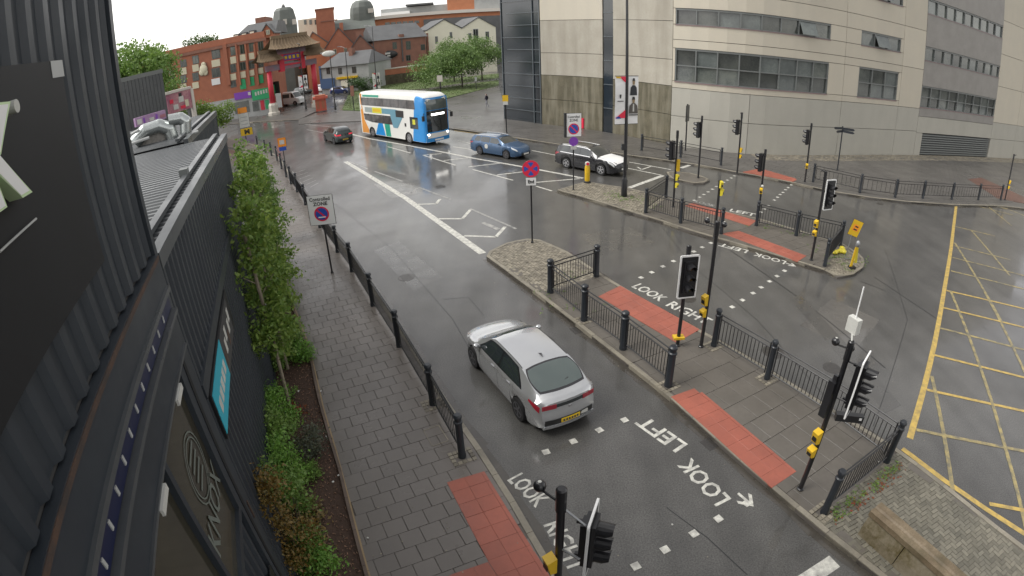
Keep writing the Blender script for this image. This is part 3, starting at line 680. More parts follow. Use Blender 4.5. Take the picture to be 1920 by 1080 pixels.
# ---------------------------------------------------------------- traffic signals
def yawdir(x, y): return math.atan2(-x, y)+math.pi       # rotation so that local -Y looks along (x, y)
FACE_NEAR = yawdir(.45,-.89); FACE_FAR = yawdir(-.72,.69)
def visor(m, c, r, L, n=10):
    vs = []
    for k, (y, sq) in enumerate(((0,1),(-L*.55,1),(-L,1))):
        for i in range(n+1):
            a = math.radians(-35+250*i/n) if k < 2 else math.radians(15+150*i/n)
            for rr in (r, r-.008): vs.append(c+Vector((math.cos(a)*rr, y, math.sin(a)*rr)))
    fs = []
    w_ = 2*(n+1)
    for k in range(2):
        for i in range(n):
            p = k*w_+2*i; q = p+w_
            fs += [(p, p+2, q+2, q), (p+1, q+1, q+3, p+3)]
    m.add(vs, fs)
def head(t, yaw, off, zc, board=False, lit=None, k=1.0):
    """signal head with three hooded lenses; off = offset of the housing from the pole, in head coordinates"""
    R = Matrix.Rotation(yaw, 4, 'Z') @ Matrix.Translation((off[0], off[1], zc))
    def put(m, name, mats, parent, smooth=False):
        m.v = [tuple(R@Vector(v)) for v in m.v]; return m.build(name, mats, parent, smooth, world=False)
    m = MB(); m.box((0,0,0), (.31*k,.17,.98*k)); m.box((0,.10,0), (.22*k,.06,.86*k))
    m.box((0,.14,.40*k), (.05,.12,.05)); m.box((0,.14,-.40*k), (.05,.12,.05))
    h = put(m, 'signal_head', 'black_paint', t)
    for i, mt in enumerate(('lens_red','lens_amber','lens_green')):
        c = Vector((0,-.085,(.32-.32*i)*k))
        m = MB(); m.cyl(c, c+Vector((0,-.02,0)), .10*k, .09*k, 14); put(m, 'lens', mt, h, True)
        m = MB(); visor(m, c, .118*k, .24*k); m.cyl(c+Vector((0,.001,0)), c+Vector((0,-.012,0)), .125*k, n=14); put(m, 'visor', 'black_paint', h)
    if board:
        m = MB(); w_, hh, cr = .30*k, .66*k, .05
        def ring(w, hgt, rr, n=4):
            P = []
            for sx, sz, a0 in ((1,1,0),(-1,1,90),(-1,-1,180),(1,-1,270)):
                for j in range(n+1):
                    a = math.radians(a0+90*j/n); P.append((sx*(w-rr)+math.cos(a)*rr, sz*(hgt-rr)+math.sin(a)*rr))
            return P
        A = ring(w_, hh, cr); n = len(A)
        m.add([(p[0],-.02,p[1]) for p in A]+[(p[0],.0,p[1]) for p in A], [tuple(range(n-1,-1,-1)), tuple(range(n,2*n))]+[(i,n+i,n+(i+1)%n,(i+1)%n)[::-1] for i in range(n)])
        b = put(m, 'backing_board', 'black_paint', t)
        B = ring(w_-.045, hh-.045, cr*.6)
        for yy, nm in ((-.026,'white_border'),):
            m = MB(); m.add([(p[0],yy,p[1]) for p in A]+[(p[0],yy,p[1]) for p in B], [(i,(i+1)%n,n+(i+1)%n,n+i) for i in range(n)])
            m.add([(p[0]*1.012,yy,p[1]*1.006) for p in A]+[(p[0]*1.012,.006,p[1]*1.006) for p in A], [(i,(i+1)%n,n+(i+1)%n,n+i)[::-1] for i in range(n)])
            put(m, nm, 'white', b)
def pole(t, h, r=.057, top=.10, mat='black_paint'):
    m = MB(); m.lathe((0,0,0), [(r*1.0,0),(r,h*.55),(r,h-.42),(r*1.25,h-.41),(r*1.25,h-.02),(r*.9,h)], 12); smooth_by_angle
    o = m.build('pole', mat, t, world=False); smooth_by_angle(o.data, 30)
    m = MB(); m.lathe((0,0,.0), [(r*1.5,0),(r*1.5,.03),(r*1.05,.05)], 12); m.build('base_collar', mat, t, world=False)
    return o
def button_box(t, yaw, z, mat='sig_yellow', two=True, k=1.0, dr=.07):
    for i, (zz, h_) in enumerate(((z,.34),(z-.42,.26)) if two else ((z,.34),)):
        R = Matrix.Rotation(yaw, 4, 'Z')
        m = MB(); w_ = .17*k
        m.add([(-w_/2,-dr,-h_/2),(w_/2,-dr,-h_/2),(w_/2,-dr,h_/2),(-w_/2,-dr,h_/2),(-w_/2,-dr-.10,-h_/2+.02),(w_/2,-dr-.10,-h_/2+.02),(w_/2,-dr-.15,h_/2-.05),(-w_/2,-dr-.15,h_/2-.05)],
              [(0,1,2,3),(7,6,5,4),(0,4,5,1),(1,5,6,2),(2,6,7,3),(3,7,4,0)])
        m.box((0,-dr+.02,0), (.05,.07,.06))
        m.v = [tuple(R@Vector(v)+Vector((0,0,zz))) for v in m.v]; b = m.build('push_button_box', mat, t, world=False)
        m = MB(); m.box((0,-dr-.128,.0), (w_*.7,.01,h_*.5), rx=-.13); m.v = [tuple(R@Vector(v)+Vector((0,0,zz))) for v in m.v]; m.build('box_face', 'black_paint', b, world=False)
def detector(t, yaw, z, out=.32):
    R = Matrix.Rotation(yaw, 4, 'Z')
    m = MB(); m.cyl((0,0,z-.08), (0,-out,z), .018, n=6); m.ball((0,-out,z+.05), .085, 12, 8); m.v = [tuple(R@Vector(v)) for v in m.v]
    o = m.build('detector', 'black_paint', t, world=False); smooth_by_angle(o.data, 50)
    m = MB(); m.ball((0,-out,z+.105), .045, 8, 6, sq=(1,1,.7)); m.v = [tuple(R@Vector(v)) for v in m.v]; m.build('detector_dome', 'offwhite', o, True, world=False)
SIG = 'black traffic signal poles of the junction'
def signal(label, base, h=4.0, z0=KH):
    q = base if isinstance(base[0], float) and abs(base[0]) < 80 and abs(base[1]) < 80 else g(*base, z0)
    t = thing('traffic_signal', label, 'traffic light', (q[0],q[1],z0), 0, SIG); pole(t, h); return t
t = signal('traffic signal at the bottom edge, nearest to the camera, hoods pointing right', (.50,4.52), 3.95)
head(t, yawdir(.93,-.36), (.24,-.36), 2.74, True, k=.93); detector(t, yawdir(-.75,.6), 3.75); button_box(t, yawdir(-.9,-.4), 2.45, two=False)
m = MB(); m.cyl((0,0,3.62), (.36,-.12,3.28), .016, n=6); m.build('bracket', 'grey_metal', t, world=False); m = MB(); m.cyl((0,0,2.75), (.25,-.22,2.75), .02, n=6); m.build('bracket', 'grey_metal', t, world=False)
t = signal('signal pole with white antenna box on top by the mossy paving corner', (1500,917), 3.88)
head(t, yawdir(.66,-.75), (.10,-.36), 2.98, True); detector(t, yawdir(-.9,.3), 3.78); detector(t, yawdir(.6,.6), 3.55, .25)
button_box(t, yawdir(-.95,-.3), 1.62)
m = MB(); m.cyl((0,0,3.85), (.04,.12,4.05), .02, n=6); m.box((.07,.16,4.12), (.14,.26,.30), .3); w1 = m.build('control_box', 'offwhite', t, world=False)
m = MB(); m.cyl((.07,.16,4.27), (.07,.16,4.90), .016, n=6); m.build('antenna', 'white', w1, world=False)
m = MB(); m.box((.46,-.14,2.12), (.62,.13,.16), -.35); s1 = m.build('filter_sign', 'black_paint', t, world=False)
m = MB(); m.box((.66,-.28,2.14), (.06,.012,.06), -.35); m.build('sign_lamp', 'white', s1, world=False)
m = MB(); m.box((-.13,.02,2.55), (.12,.16,.85), .4); m.box((-.10,.02,3.02), (.07,.09,.18), .4); m.build('pedestrian_head', 'black_paint', t, world=False)
m = MB(); m.cyl((0,0,3.45), (.30,-.30,3.42), .018, n=6); m.build('bracket', 'black_paint', t, world=False); m = MB(); m.cyl((0,0,2.6), (.22,-.25,2.6), .018, n=6); m.build('bracket', 'black_paint', t, world=False)
t = signal('signal with white-bordered board standing on the red crossing slabs', (1270,648), 3.25)
head(t, yawdir(.12,-.99), (0,-.14), 2.35, True); 
m = MB(); m.box((0,0,.30), (.34,.22,.07)); m.build('yellow_band', 'sig_yellow', t, world=False)
t = signal('tall bare signal pole with yellow push buttons on the central island', (1314,650), 4.0)
button_box(t, yawdir(-.9,-.4), 1.62); detector(t, yawdir(-.9,.1), 3.95, .3); detector(t, yawdir(.9,-.1), 3.85, .2)
t = signal('white-bordered signal beside the tilted yellow roadworks sign', (1521,488), 3.95)
head(t, yawdir(.25,-.97), (.33,-.10), 2.95, True); button_box(t, yawdir(-.9,-.4), 1.68)
m = MB(); m.cyl((0,0,3.55), (.30,-.06,3.5), .02, n=6); m.build('bracket', 'black_paint', t, world=False); m = MB(); m.cyl((0,0,2.5), (.25,-.06,2.5), .02, n=6); m.build('bracket', 'black_paint', t, world=False); m = MB(); m.cyl((0,0,3.9), (-.28,-.05,4.0), .025, n=6); m.build('bracket', 'black_paint', t, world=False)
t = signal('short signal with dark hoods turned away, second island crossing', (1424,385), 3.15)
head(t, FACE_FAR, (.30,-.12), 2.45); button_box(t, yawdir(-.5,-.8), .85, two=False)
m = MB(); m.ball((0,-.08,1.12), .08); m.build('lamp_ball', 'offwhite', t, True, world=False)
m = MB(); m.cyl((0,0,2.85), Matrix.Rotation(FACE_FAR,4,'Z')@Vector((.28,0,2.85)), .02, n=6); m.build('bracket', 'black_paint', t, world=False)
t = signal('signal pole with large yellow push-button panel next to the lamp post', (1262,388), 4.05)
head(t, FACE_FAR, (.34,-.10), 3.05); 
m = MB(); m.box((.10,-.06,2.25), (.16,.12,.62), .3); m.build('yellow_panel', 'sig_yellow', t, world=False); button_box(t, yawdir(.7,-.7), 1.62, 'bright_yellow')
m = MB(); m.cyl((0,0,3.4), Matrix.Rotation(FACE_FAR,4,'Z')@Vector((.30,0,3.4)), .02, n=6); m.build('bracket', 'black_paint', t, world=False); m = MB(); m.cyl((0,0,2.75), Matrix.Rotation(FACE_FAR,4,'Z')@Vector((.30,0,2.75)), .02, n=6); m.build('bracket', 'black_paint', t, world=False)
t = signal('signal standing alone on the small kerbed island', (1309,333), 3.95)
head(t, FACE_FAR, (.08,-.16), 3.05)
t = signal('signal on the office pavement left of the red crossing', (1382,325), 4.1)
head(t, FACE_FAR, (.40,-.10), 3.15); button_box(t, yawdir(.7,-.6), 1.6)
m = MB(); m.cyl((0,0,3.6), Matrix.Rotation(FACE_FAR,4,'Z')@Vector((.36,0,3.6)), .02, n=6); m.build('bracket', 'black_paint', t, world=False); m = MB(); m.box((.05,.2,4.0), (.06,.3,.05)); m.build('bracket', 'black_paint', t, world=False)
t = signal('thin signal right of the red crossing below the office', (1509,341), 3.95)
head(t, FACE_FAR, (.40,-.10), 3.05); button_box(t, yawdir(-.5,-.8), 1.1, two=False)
m = MB(); m.cyl((0,0,3.45), Matrix.Rotation(FACE_FAR,4,'Z')@Vector((.36,0,3.45)), .02, n=6); m.build('bracket', 'black_paint', t, world=False)
t = signal('thin black pole with dark rectangular sign back by the office wall', (1285,282), 3.6)
m = MB(); m.box((0,-.08,2.9), (.60,.08,1.25), .9); m.build('sign_back', 'black_paint', t, world=False)
t = signal('short pole with yellow push button behind the tall signal pole', (1339,447), 2.75)
button_box(t, yawdir(.8,-.5), 2.2, 'bright_yellow', two=False); button_box(t, yawdir(.2,-.9), 2.55, 'bright_yellow', two=False, k=.7)
t = signal('far right thin pole at the end of the open railing', (1884,375), 3.75)
m = MB(); m.cyl((0,0,3.6), (.3,.0,3.7), .03, n=6); m.build('bracket', 'black_paint', t, world=False); button_box(t, yawdir(.4,-.9), 1.5)

# ---------------------------------------------------------------- signs and posts
def frame_at(q, yaw, z):                   # local frame of a plate: x right seen from the front, z up, front towards -Y
    return Matrix.Translation((q[0],q[1],z)) @ Matrix.Rotation(yaw, 4, 'Z')
def local(m, yaw, z=0, tilt=0):
    R = Matrix.Translation((0,0,z)) @ Matrix.Rotation(yaw, 4, 'Z') @ Matrix.Rotation(tilt, 4, 'Y'); m.v = [tuple(R@Vector(v)) for v in m.v]; return m
def disc(m, x, z, r, y, n=24, mi=0, th=.004):
    m.cyl((x,y,z), (x,y-th,z), r, n=n, mi=mi)
def bar2(m, a, b, wd, y, mi=0):            # flat strip on a plate between (x, z) points
    L = math.dist(a,b); n_ = (-(b[1]-a[1])/L*wd/2, (b[0]-a[0])/L*wd/2)
    P = [(a[0]-n_[0],a[1]-n_[1]),(b[0]-n_[0],b[1]-n_[1]),(b[0]+n_[0],b[1]+n_[1]),(a[0]+n_[0],a[1]+n_[1])]
    m.add([(p[0],y,p[1]) for p in P], [(0,1,2,3)], mi)
def no_wait(p, yaw, z, r, x=0, dz=0, y=-.03, stop=False):
    m = MB(); disc(m, x, dz, r, y); d = local(m, yaw, z).build('red_ring', 'sign_red', p, world=False)
    m = MB(); disc(m, x, dz, r*.80, y-.004); local(m, yaw, z).build('blue_disc', 'sign_blue', d, world=False)
    m = MB(); k = r*.62
    bar2(m, (x-k,dz+k), (x+k,dz-k), r*.22, y-.0085)
    if stop: bar2(m, (x-k,dz-k), (x+k,dz+k), r*.22, y-.0090)
    local(m, yaw, z).build('red_bar', 'sign_red', d, world=False)
def post(t, h, r=.038, mat='black_paint', yaw=0):
    m = MB(); m.cyl((0,0,0), (0,0,h), r, n=10); m.lathe((0,0,0), [(r*1.6,0),(r*1.6,.05),(r,.08)], 10); o = m.build('post', mat, t, world=False); smooth_by_angle(o.data, 40); return o
def plate(t, yaw, z, w_, h_, mat='offwhite', y=0.0, name='plate', back='sign_black', x=0, tilt=0):
    m = MB(); m.box((x,y-.008,0), (w_,.016,h_)); m.box((x,y+.004,0), (w_*1.04,.012,h_*1.03), mi=1); return local(m, yaw, z, tilt).build(name, [mat, back], t, world=False)
def lettering(p, txt, yaw, z, w_=None, h_=None, mat='sign_black', y=-.020, x=0, dz=0, bold=.02, name='lettering', tilt=0):
    m = MB(); text_on(m, txt, (x,y,dz), (1,0,0), (0,0,1), w_, h_, bold, center=True); return local(m, yaw, z, tilt).build(name, mat, p, world=False)
# zone sign on the left pavement
q = g(623,512,KH); zt, zb = zat(q,602,368), zat(q,602,418); yw = yawdir(.10,-.99)
t = thing('zone_sign', 'white Controlled ZONE sign on black post, left pavement', 'sign', (*q,KH)); post(t, zt-KH+.02)
zc = (zt+zb)/2-KH; hh = zt-zb+.12; p = plate(t, yw, zc, 1.02, hh, 'white', y=-.05)
lettering(p, 'Controlled', yw, zc, .82, .15, y=-.072, dz=hh*.38); lettering(p, 'ZONE', yw, zc, .58, .15, y=-.072, dz=hh*.22, bold=.03)
no_wait(p, yw, zc, .30, dz=-hh*.13, y=-.068); m = MB(); m.box((0,-.086,-hh*.24), (.30,.006,.05)); local(m, yw, zc).build('white_strip', 'white', p, world=False)
# zone sign by the yellow bollard
q = g(1075,356,KH); yw = yawdir(.15,-.99); t = thing('zone_sign', 'zone sign in dark frame above a purple disc, second island', 'sign', (*q,KH)); post(t, zat(q,1080,212)-KH)
zc = (zat(q,1079,212)+zat(q,1079,256))/2-KH; p = plate(t, yw, zc, .86, 1.28, 'white', y=-.05, back='sign_black'); m = MB(); m.box((-.46,-.02,0), (.12,.16,1.36)); local(m, yw, zc).build('frame', 'sign_black', p, world=False)
lettering(p, 'Controlled', yw, zc, .66, .13, y=-.072, dz=.46); lettering(p, 'ZONE', yw, zc, .48, .15, y=-.072, dz=.27); no_wait(p, yw, zc, .31, dz=-.22, y=-.068)
zc = zat(q,1076,265)-KH; m = MB(); disc(m, 0, 0, .26, -.05, th=.012); local(m, yw, zc).build('purple_disc', 'sign_purple', t, world=False); plate(t, yw, zc-.36, .34, .18, y=-.05, name='small_plate')
# no stopping, End
q = g(998,455,KH); yw = yawdir(.0,-1); t = thing('no_stopping_sign', 'round no stopping sign with End plate on island tip', 'sign', (*q,KH)); zc = zat(q,997,316)-KH; post(t, zc+.3)
m = MB(); disc(m, 0, 0, .36, -.045, th=.016); d = local(m, yw, zc).build('red_disc', 'sign_red', t, world=False)
m = MB()
for sx, sz in ((0,1),(0,-1),(1,0),(-1,0)):
    a = math.atan2(sz,sx); P = [(math.cos(a+k)*rr, math.sin(a+k)*rr) for k, rr in ((-.45,.27),(-.2,.285),(.2,.285),(.45,.27),(0,.07))]
    m.add([(x_,-.063,z_) for x_, z_ in P], [(0,1,2,3,4)])
local(m, yw, zc).build('blue_quarter', 'sign_blue', d, world=False)
p = plate(t, yw, zc-.54, .42, .32, y=-.05, name='end_plate', mat='white'); lettering(p, 'End', yw, zc-.54, .25, .15, y=-.075, bold=.04)
# yellow keep-left bollard
q = g(1101,342,KH); t = thing('bollard', 'bright yellow traffic bollard with pale top on second island', 'bollard', (*q,KH))
m = MB(); m.lathe((0,0,0), [(.22,0),(.22,.06),(.15,.10)], 14); m.build('base', 'sign_black', t, world=False)
m = MB(); m.lathe((0,0,.1), [(.14,0),(.155,.12),(.155,.80),(.13,.95)], 14); o = m.build('shell', 'sig_yellow', t, world=False); smooth_by_angle(o.data, 40)
m = MB(); m.lathe((0,0,1.05), [(.12,0),(.15,.06),(.13,.18),(.05,.22)], 12); o = m.build('lamp_top', 'offwhite', t, world=False); smooth_by_angle(o.data, 40)
m = MB(); m.cyl((0,-.14,1.17), (0,-.165,1.17), .09, n=14); m.build('red_face', 'sign_red', t, world=False)
# orange and blue plates behind the left railing
q = g(534,303,KH); yw = yawdir(.3,-.95); t = thing('route_sign', 'small orange square sign with blue plate behind the left railing', 'sign', (*q,KH)); post(t, zat(q,531,258)-KH+.02)
zc = zat(q,531,266)-KH; p = plate(t, yw, zc, .68, .72, 'orange', y=-.05); m = MB(); m.box((0,-.072,0), (.40,.004,.36)); local(m, yw, zc).build('white_symbol', 'offwhite', p, world=False)
plate(t, yw, zc-.56, .58, .30, 'sign_blue', y=-.05, name='blue_plate')
# metro sign totem behind the containers
q = (-29.0,57.4); yw = yawdir(.35,-.94); t = thing('metro_sign', 'tall sign with yellow M panel beyond the containers', 'sign', (*q,KH)); zt = zat(q,452,203)-KH; post(t, zt, .06)
zb = zat(q,462,253)-KH; H_ = zt-zb
p = plate(t, yw, zb+H_*.12, 1.35, H_*.26, 'sig_yellow', y=-.08, x=.2, name='yellow_panel'); lettering(p, 'M', yw, zb+H_*.12, .6, .55, y=-.11, x=.25, bold=.05)
plate(t, yw, zb+H_*.55, 1.15, H_*.52, 'offwhite', y=-.08, x=.1, name='white_panel'); p2 = plate(t, yw, zb+H_*.92, 1.05, H_*.2, 'orange', y=-.08, x=.05, name='orange_panel')
for k in range(3): m = MB(); m.box((.1,-.108,0), (.8,.004,.06)); local(m, yw, zb+H_*(.40+.13*k)).build('print_line', 'grey_metal', t, world=False)
# bus stop flag by the office
q = g(950,250,KH); yw = yawdir(-.1,-.99); t = thing('bus_stop_pole', 'bus stop pole with yellow flag at the office corner', 'bus stop', (*q,KH)); post(t, zat(q,952,178)-KH, .05)
p = plate(t, yw, zat(q,952,184)-KH, .5, .55, 'sig_yellow', y=-.06, name='yellow_flag'); plate(t, yw, zat(q,952,193)-KH, .42, .30, 'offwhite', y=-.06, name='white_plate')
# finger post
q = g(1570,318,KH); t = thing('finger_post', 'grey finger post with pointing arms before the office', 'signpost', (*q,KH)); post(t, zat(q,1578,236)-KH, .05, 'navy_paint')
zc = zat(q,1577,240)-KH
for i, (dx, dy, dz) in enumerate(((-1,-.25,0),(-.9,-.5,-.22),(1,-.5,-.02),(.7,-.75,-.2))):
    yy = math.atan2(dy,dx); m = MB(); P = [(.05,-.09),(.85,-.09),(.98,0),(.85,.09),(.05,.09)]
    m.add([(a,-.015,b) for a,b in P]+[(a,.015,b) for a,b in P], [(0,1,2,3,4),(9,8,7,6,5)]+[(i_,5+i_,5+(i_+1)%5,(i_+1)%5) for i_ in range(5)])
    R = Matrix.Translation((0,0,zc+dz)) @ Matrix.Rotation(yy, 4, 'Z'); m.v = [tuple(R@Vector(v)) for v in m.v]; m.build('arm', 'navy_paint', t, world=False)
# small poles
for px, tp, lb in (((1203,310),(1206,275),'short thin post on the office cobbles'),): pass
# tilted yellow sign, sandbags and marker on the second island's end
q = g(1592,486,KH); yw = yawdir(-.25,-.97); t = thing('roadworks_sign', 'tilted yellow roadworks sign on a thin frame, island end', 'sign', (*q,KH))
zc = zat(q,1597,426)-KH; p = plate(t, yw, zc, .50, .72, 'sig_yellow', y=-.02, tilt=.28); 
m = MB(); m.box((0,-.036,.02), (.30,.004,.30)); m.v = m.v; local(m, yw, zc, .28).build('red_symbol', 'orange', p, world=False)
m = MB(); m.box((.02,-.041,.08), (.16,.004,.06)); m.box((.0,-.041,-.06), (.18,.004,.06)); local(m, yw, zc, .28).build('black_symbol', 'sign_black', p, world=False)
m = MB(); m.cyl((-.25,0,.02), (-.14,0,zc-.3), .014, n=6); m.cyl((.25,-.05,.02), (.16,0,zc-.3), .014, n=6); m.cyl((0,.35,.02), (.0,.03,zc-.25), .014, n=6); m.cyl((-.25,0,.03), (.25,-.05,.03), .014, n=6); m.build('stand', 'grey_metal', t, world=False)
def sandbag(label, q, rz, mat='bright_yellow'):
    m = MB()
    for dx in (-.19,.19): m.ball((dx,0,.09), .2, 10, 6, sq=(1.0,.75,.5))
    m.box((0,0,.13), (.3,.14,.06))
    o = m.build('sandbag', mat, None, True); o.location = (*q,KH); o.rotation_euler[2] = rz; props(o, label, 'sandbag', 'yellow sandbags on the island end')
sandbag('yellow sandbag lying against the end railing', g(1570,475,KH), .3); sandbag('yellow sandbag propped beside its neighbour near the sign frame', g(1580,472,KH), 1.2)
q = g(1597,503,KH); t = thing('marker_panel', 'slim yellow marker panels leaning together on island end', 'marker', (*q,KH))
m = MB(); m.box((0,0,.05), (.25,.25,.1)); m.build('base', 'sign_black', t, world=False)
m = MB(); m.box((-.03,0,.52), (.12,.04,.9), ry=.10); m.build('panel', 'sig_yellow', t, world=False); m = MB(); m.box((.18,.10,.55), (.12,.04,.7), ry=-.12); m.build('panel', 'bright_yellow', t, world=False)
m = MB(); m.ball((.05,0,1.12), .1, 10, 6, sq=(1,1,1.6)); m.build('lamp', 'grey_metal', t, True, world=False)
# lamp posts
def banner(t, z0_, z1_, side, yw, kind, wd=.58):
    m = MB(); n = 8; vs = []; 
    x0 = .09*side; x1 = (.09+wd)*side
    for yy in (0,-.012):
        for i in range(n+1):
            z = z0_+(z1_-z0_)*i/n
            for x in (x0, x1): vs.append((x, yy+.03*math.sin(i*.9)*(1 if x == x1 else .2), z))
    k = 2*(n+1); fs = []
    for i in range(n):
        a = 2*i; fs += [(a,a+1,a+3,a+2), (k+a+2,k+a+3,k+a+1,k+a)]
    m.add(vs, fs); p = local(m, yw, 0).build('banner', 'white', t, world=False)
    y = -.05; H_ = z1_-z0_
    def patch(poly, mat, nm): 
        mm = MB(); mm.add([((.09+wd*a)*side, y-patch.k, z0_+H_*b) for a, b in poly], [tuple(range(len(poly)))]); patch.k += .0015; local(mm, yw, 0).build(nm, mat, p, world=False)
    patch.k = 0
    if kind == 0:
        patch([(0,.99),(.55,.99),(.3,.92),(.1,.88),(0,.87)], 'sign_red', 'printed_curve'); patch([(.55,.99),(.99,.99),(.9,.96),(.45,.95)], 'sig_yellow', 'printed_curve')
        patch([(0,.30),(.3,.25),(.99,.13),(0,.13)], 'sign_red', 'printed_curve'); patch([(.99,.15),(.6,.17),(.99,.12),(.4,.12)], 'sign_blue', 'printed_curve')
        patch([(.40,.62),(.60,.62),(.55,.54),(.45,.54)], 'sign_black', 'printed_crest'); patch([(.2,.49),(.8,.49),(.8,.475),(.2,.475)], 'sign_black', 'printed_line')
    else:
        patch([(.15,.60),(.85,.60),(.80,.76),(.62,.81),(.38,.81),(.2,.76)], 'navy_paint', 'printed_figure'); patch([(.40,.82),(.60,.82),(.64,.90),(.5,.94),(.36,.90)], 'sand_edge', 'printed_face'); patch([(.36,.90),(.64,.90),(.58,.955),(.42,.955)], 'sign_black', 'printed_hair')
        patch([(.05,.22),(.95,.22),(.90,.38),(.64,.44),(.36,.44),(.1,.38)], 'slab_bed', 'printed_figure'); patch([(.40,.44),(.60,.44),(.64,.51),(.5,.55),(.36,.51)], 'sand_edge', 'printed_face'); patch([(.34,.51),(.66,.51),(.60,.57),(.40,.57)], 'sign_black', 'printed_hair')
        patch([(.42,.26),(.58,.26),(.56,.42),(.44,.42)], 'offwhite', 'printed_figure')
        patch([(.05,.20),(.95,.20),(.95,.18),(.05,.18)], 'sign_black', 'printed_line')
def lamp_post(label, q, h, r=.085, arms=((1.6,.0),), bann=None, yw=0, mat='black_paint', head=True, z0=KH):
    t = thing('lamp_post', label, 'lamp post', (*q,z0), 0, 'tall street lamp posts')
    m = MB(); m.lathe((0,0,0), [(r*1.7,0),(r*1.7,.9),(r*1.1,1.05),(r,1.2),(r*.62,h)], 12); o = m.build('column', mat, t, world=False); smooth_by_angle(o.data, 30)
    for L, a in arms:
        m = MB(); d = Vector((math.cos(a), math.sin(a), 0)); m.cyl((0,0,h-.05), d*L+Vector((0,0,h+.25)), .035, n=7); m.build('arm', mat, t, world=False)
        if head:
            m = MB(); e = d*(L+.3)+Vector((0,0,h+.27)); m.box(e, (.7,.26,.1), a); hd = m.build('lantern', 'grey_metal', t, world=False)
    if bann:
        for side, kd in ((-1,0),(1,1)): banner(t, bann[0]-z0, bann[1]-z0, side, yw, kd)
        for z in (bann[0]-z0, bann[1]-z0): m = MB(); m.cyl(Matrix.Rotation(yw,4,'Z')@Vector((-.68,0,z)), Matrix.Rotation(yw,4,'Z')@Vector((.68,0,z)), .018, n=6); m.build('banner_arm', mat, t, world=False)
    return t
q = g(1170,368,KH); t = lamp_post('tall black lamp post with two banners on second island', q, 12.5, .10, ((1.5,math.radians(215)),), (zat(q,1163,232),zat(q,1163,142)), yawdir(.25,-.97))
m = MB(); m.box((-.10,0,zat(q,1170,275)-KH), (.26,.22,.34)); m.build('control_box', 'black_paint', t, world=False)
# concrete barrier in the corner
a, b = g(1644,950,.80), g(1800,1085,.80); L = math.dist(a,b); d = ((b[0]-a[0])/L, (b[1]-a[1])/L); n_ = (d[1],-d[0])
defm('concrete_old', (.22,.17,.11), .6, nz=(2.2,.85), col2=(.10,.072,.04), streak=(2.5,.8,(.07,.06,.03)), bump=(25,.3)); defm('concrete_stain', (.070,.052,.014), .6, nz=(1.4,.75), col2=(.24,.21,.16), bump=(25,.3))
t = thing('concrete_barrier', 'mossy concrete barrier block with grooved top in the near corner', 'barrier', (a[0],a[1],KH))
def pt(s, w_, z): return (a[0]+d[0]*s+n_[0]*w_, a[1]+d[1]*s+n_[1]*w_, z)
for i, (s0, s1) in enumerate(((0,1.05),(1.07,2.9))):
    m = MB(); prof = [(-.28,KH-.01),(-.25,.38),(-.17,.66),(.17,.66),(.25,.38),(.28,KH-.01)]
    vs = [pt(s,w_,z) for s in (s0,s1) for w_,z in prof]; m.add(vs, [tuple(range(6)), tuple(range(11,5,-1))]+[(i_,6+i_,6+(i_+1)%6,(i_+1)%6) for i_ in range(6)]); m.build('body', 'concrete_stain', t)
    m = MB(); prof = [(-.21,.66),(-.21,.79),(-.02,.80),(.02,.765),(.07,.765),(.09,.80),(.21,.79),(.21,.66)]
    vs = [pt(s,w_,z) for s in (s0-.02,s1+.005) for w_,z in prof]; n8 = 8; m.add(vs, [tuple(range(8)), tuple(range(15,7,-1))]+[(i_,8+i_,8+(i_+1)%8,(i_+1)%8) for i_ in range(8)]); m.build('cap', 'concrete_old', t)
# red plastic box and litter
q = g(1096,240,KH); m = MB(); m.box((0,0,.45), (.55,.35,.9), .5); m.box((0,0,.92), (.6,.4,.05), .5); o = m.build('grit_bin', 'sign_red'); o.location = (*q,KH); props(o, 'red upright bin standing against the dirty office wall', 'bin')
# ---------------------------------------------------------------- vehicles
defm('silver', (.52,.53,.54), .24, .65, coat=.8, nz=(2.5,.12), col2=(.45,.45,.44)); defm('car_black', (.012,.012,.015), .22, coat=.8); defm('car_blue', (.035,.085,.17), .28, .35, coat=.7)
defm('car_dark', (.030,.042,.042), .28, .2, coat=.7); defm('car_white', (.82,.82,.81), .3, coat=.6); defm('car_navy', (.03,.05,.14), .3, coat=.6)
defm('glass', (.020,.026,.028), .06, coat=.4, spec=.8); defm('bus_glass', (.030,.034,.036), .08, spec=.8, nz=(1.6,.9), col2=(.11,.095,.09)); defm('glass_pale', (.075,.095,.092), .08, spec=.8); defm('rubber', (.015,.015,.016), .7); defm('rim', (.42,.42,.43), .35, .7); defm('rim_dark', (.10,.10,.11), .4, .5)
defm('tail_red', (.30,.015,.03), .2, coat=.8); defm('tail_lit', (.55,.02,.04), .3, emit=(.9,.05,.08,.25)); defm('lamp_clear', (.62,.64,.65), .15, coat=.8); defm('lamp_lit', (.9,.9,.9), .2, emit=(1,.98,.9,3.0))
defm('plate_yellow', (.78,.52,.03), .45); defm('plate_white', (.74,.74,.70), .45); defm('chrome', (.6,.6,.6), .2, .9); defm('seam', (.05,.05,.05), .6)
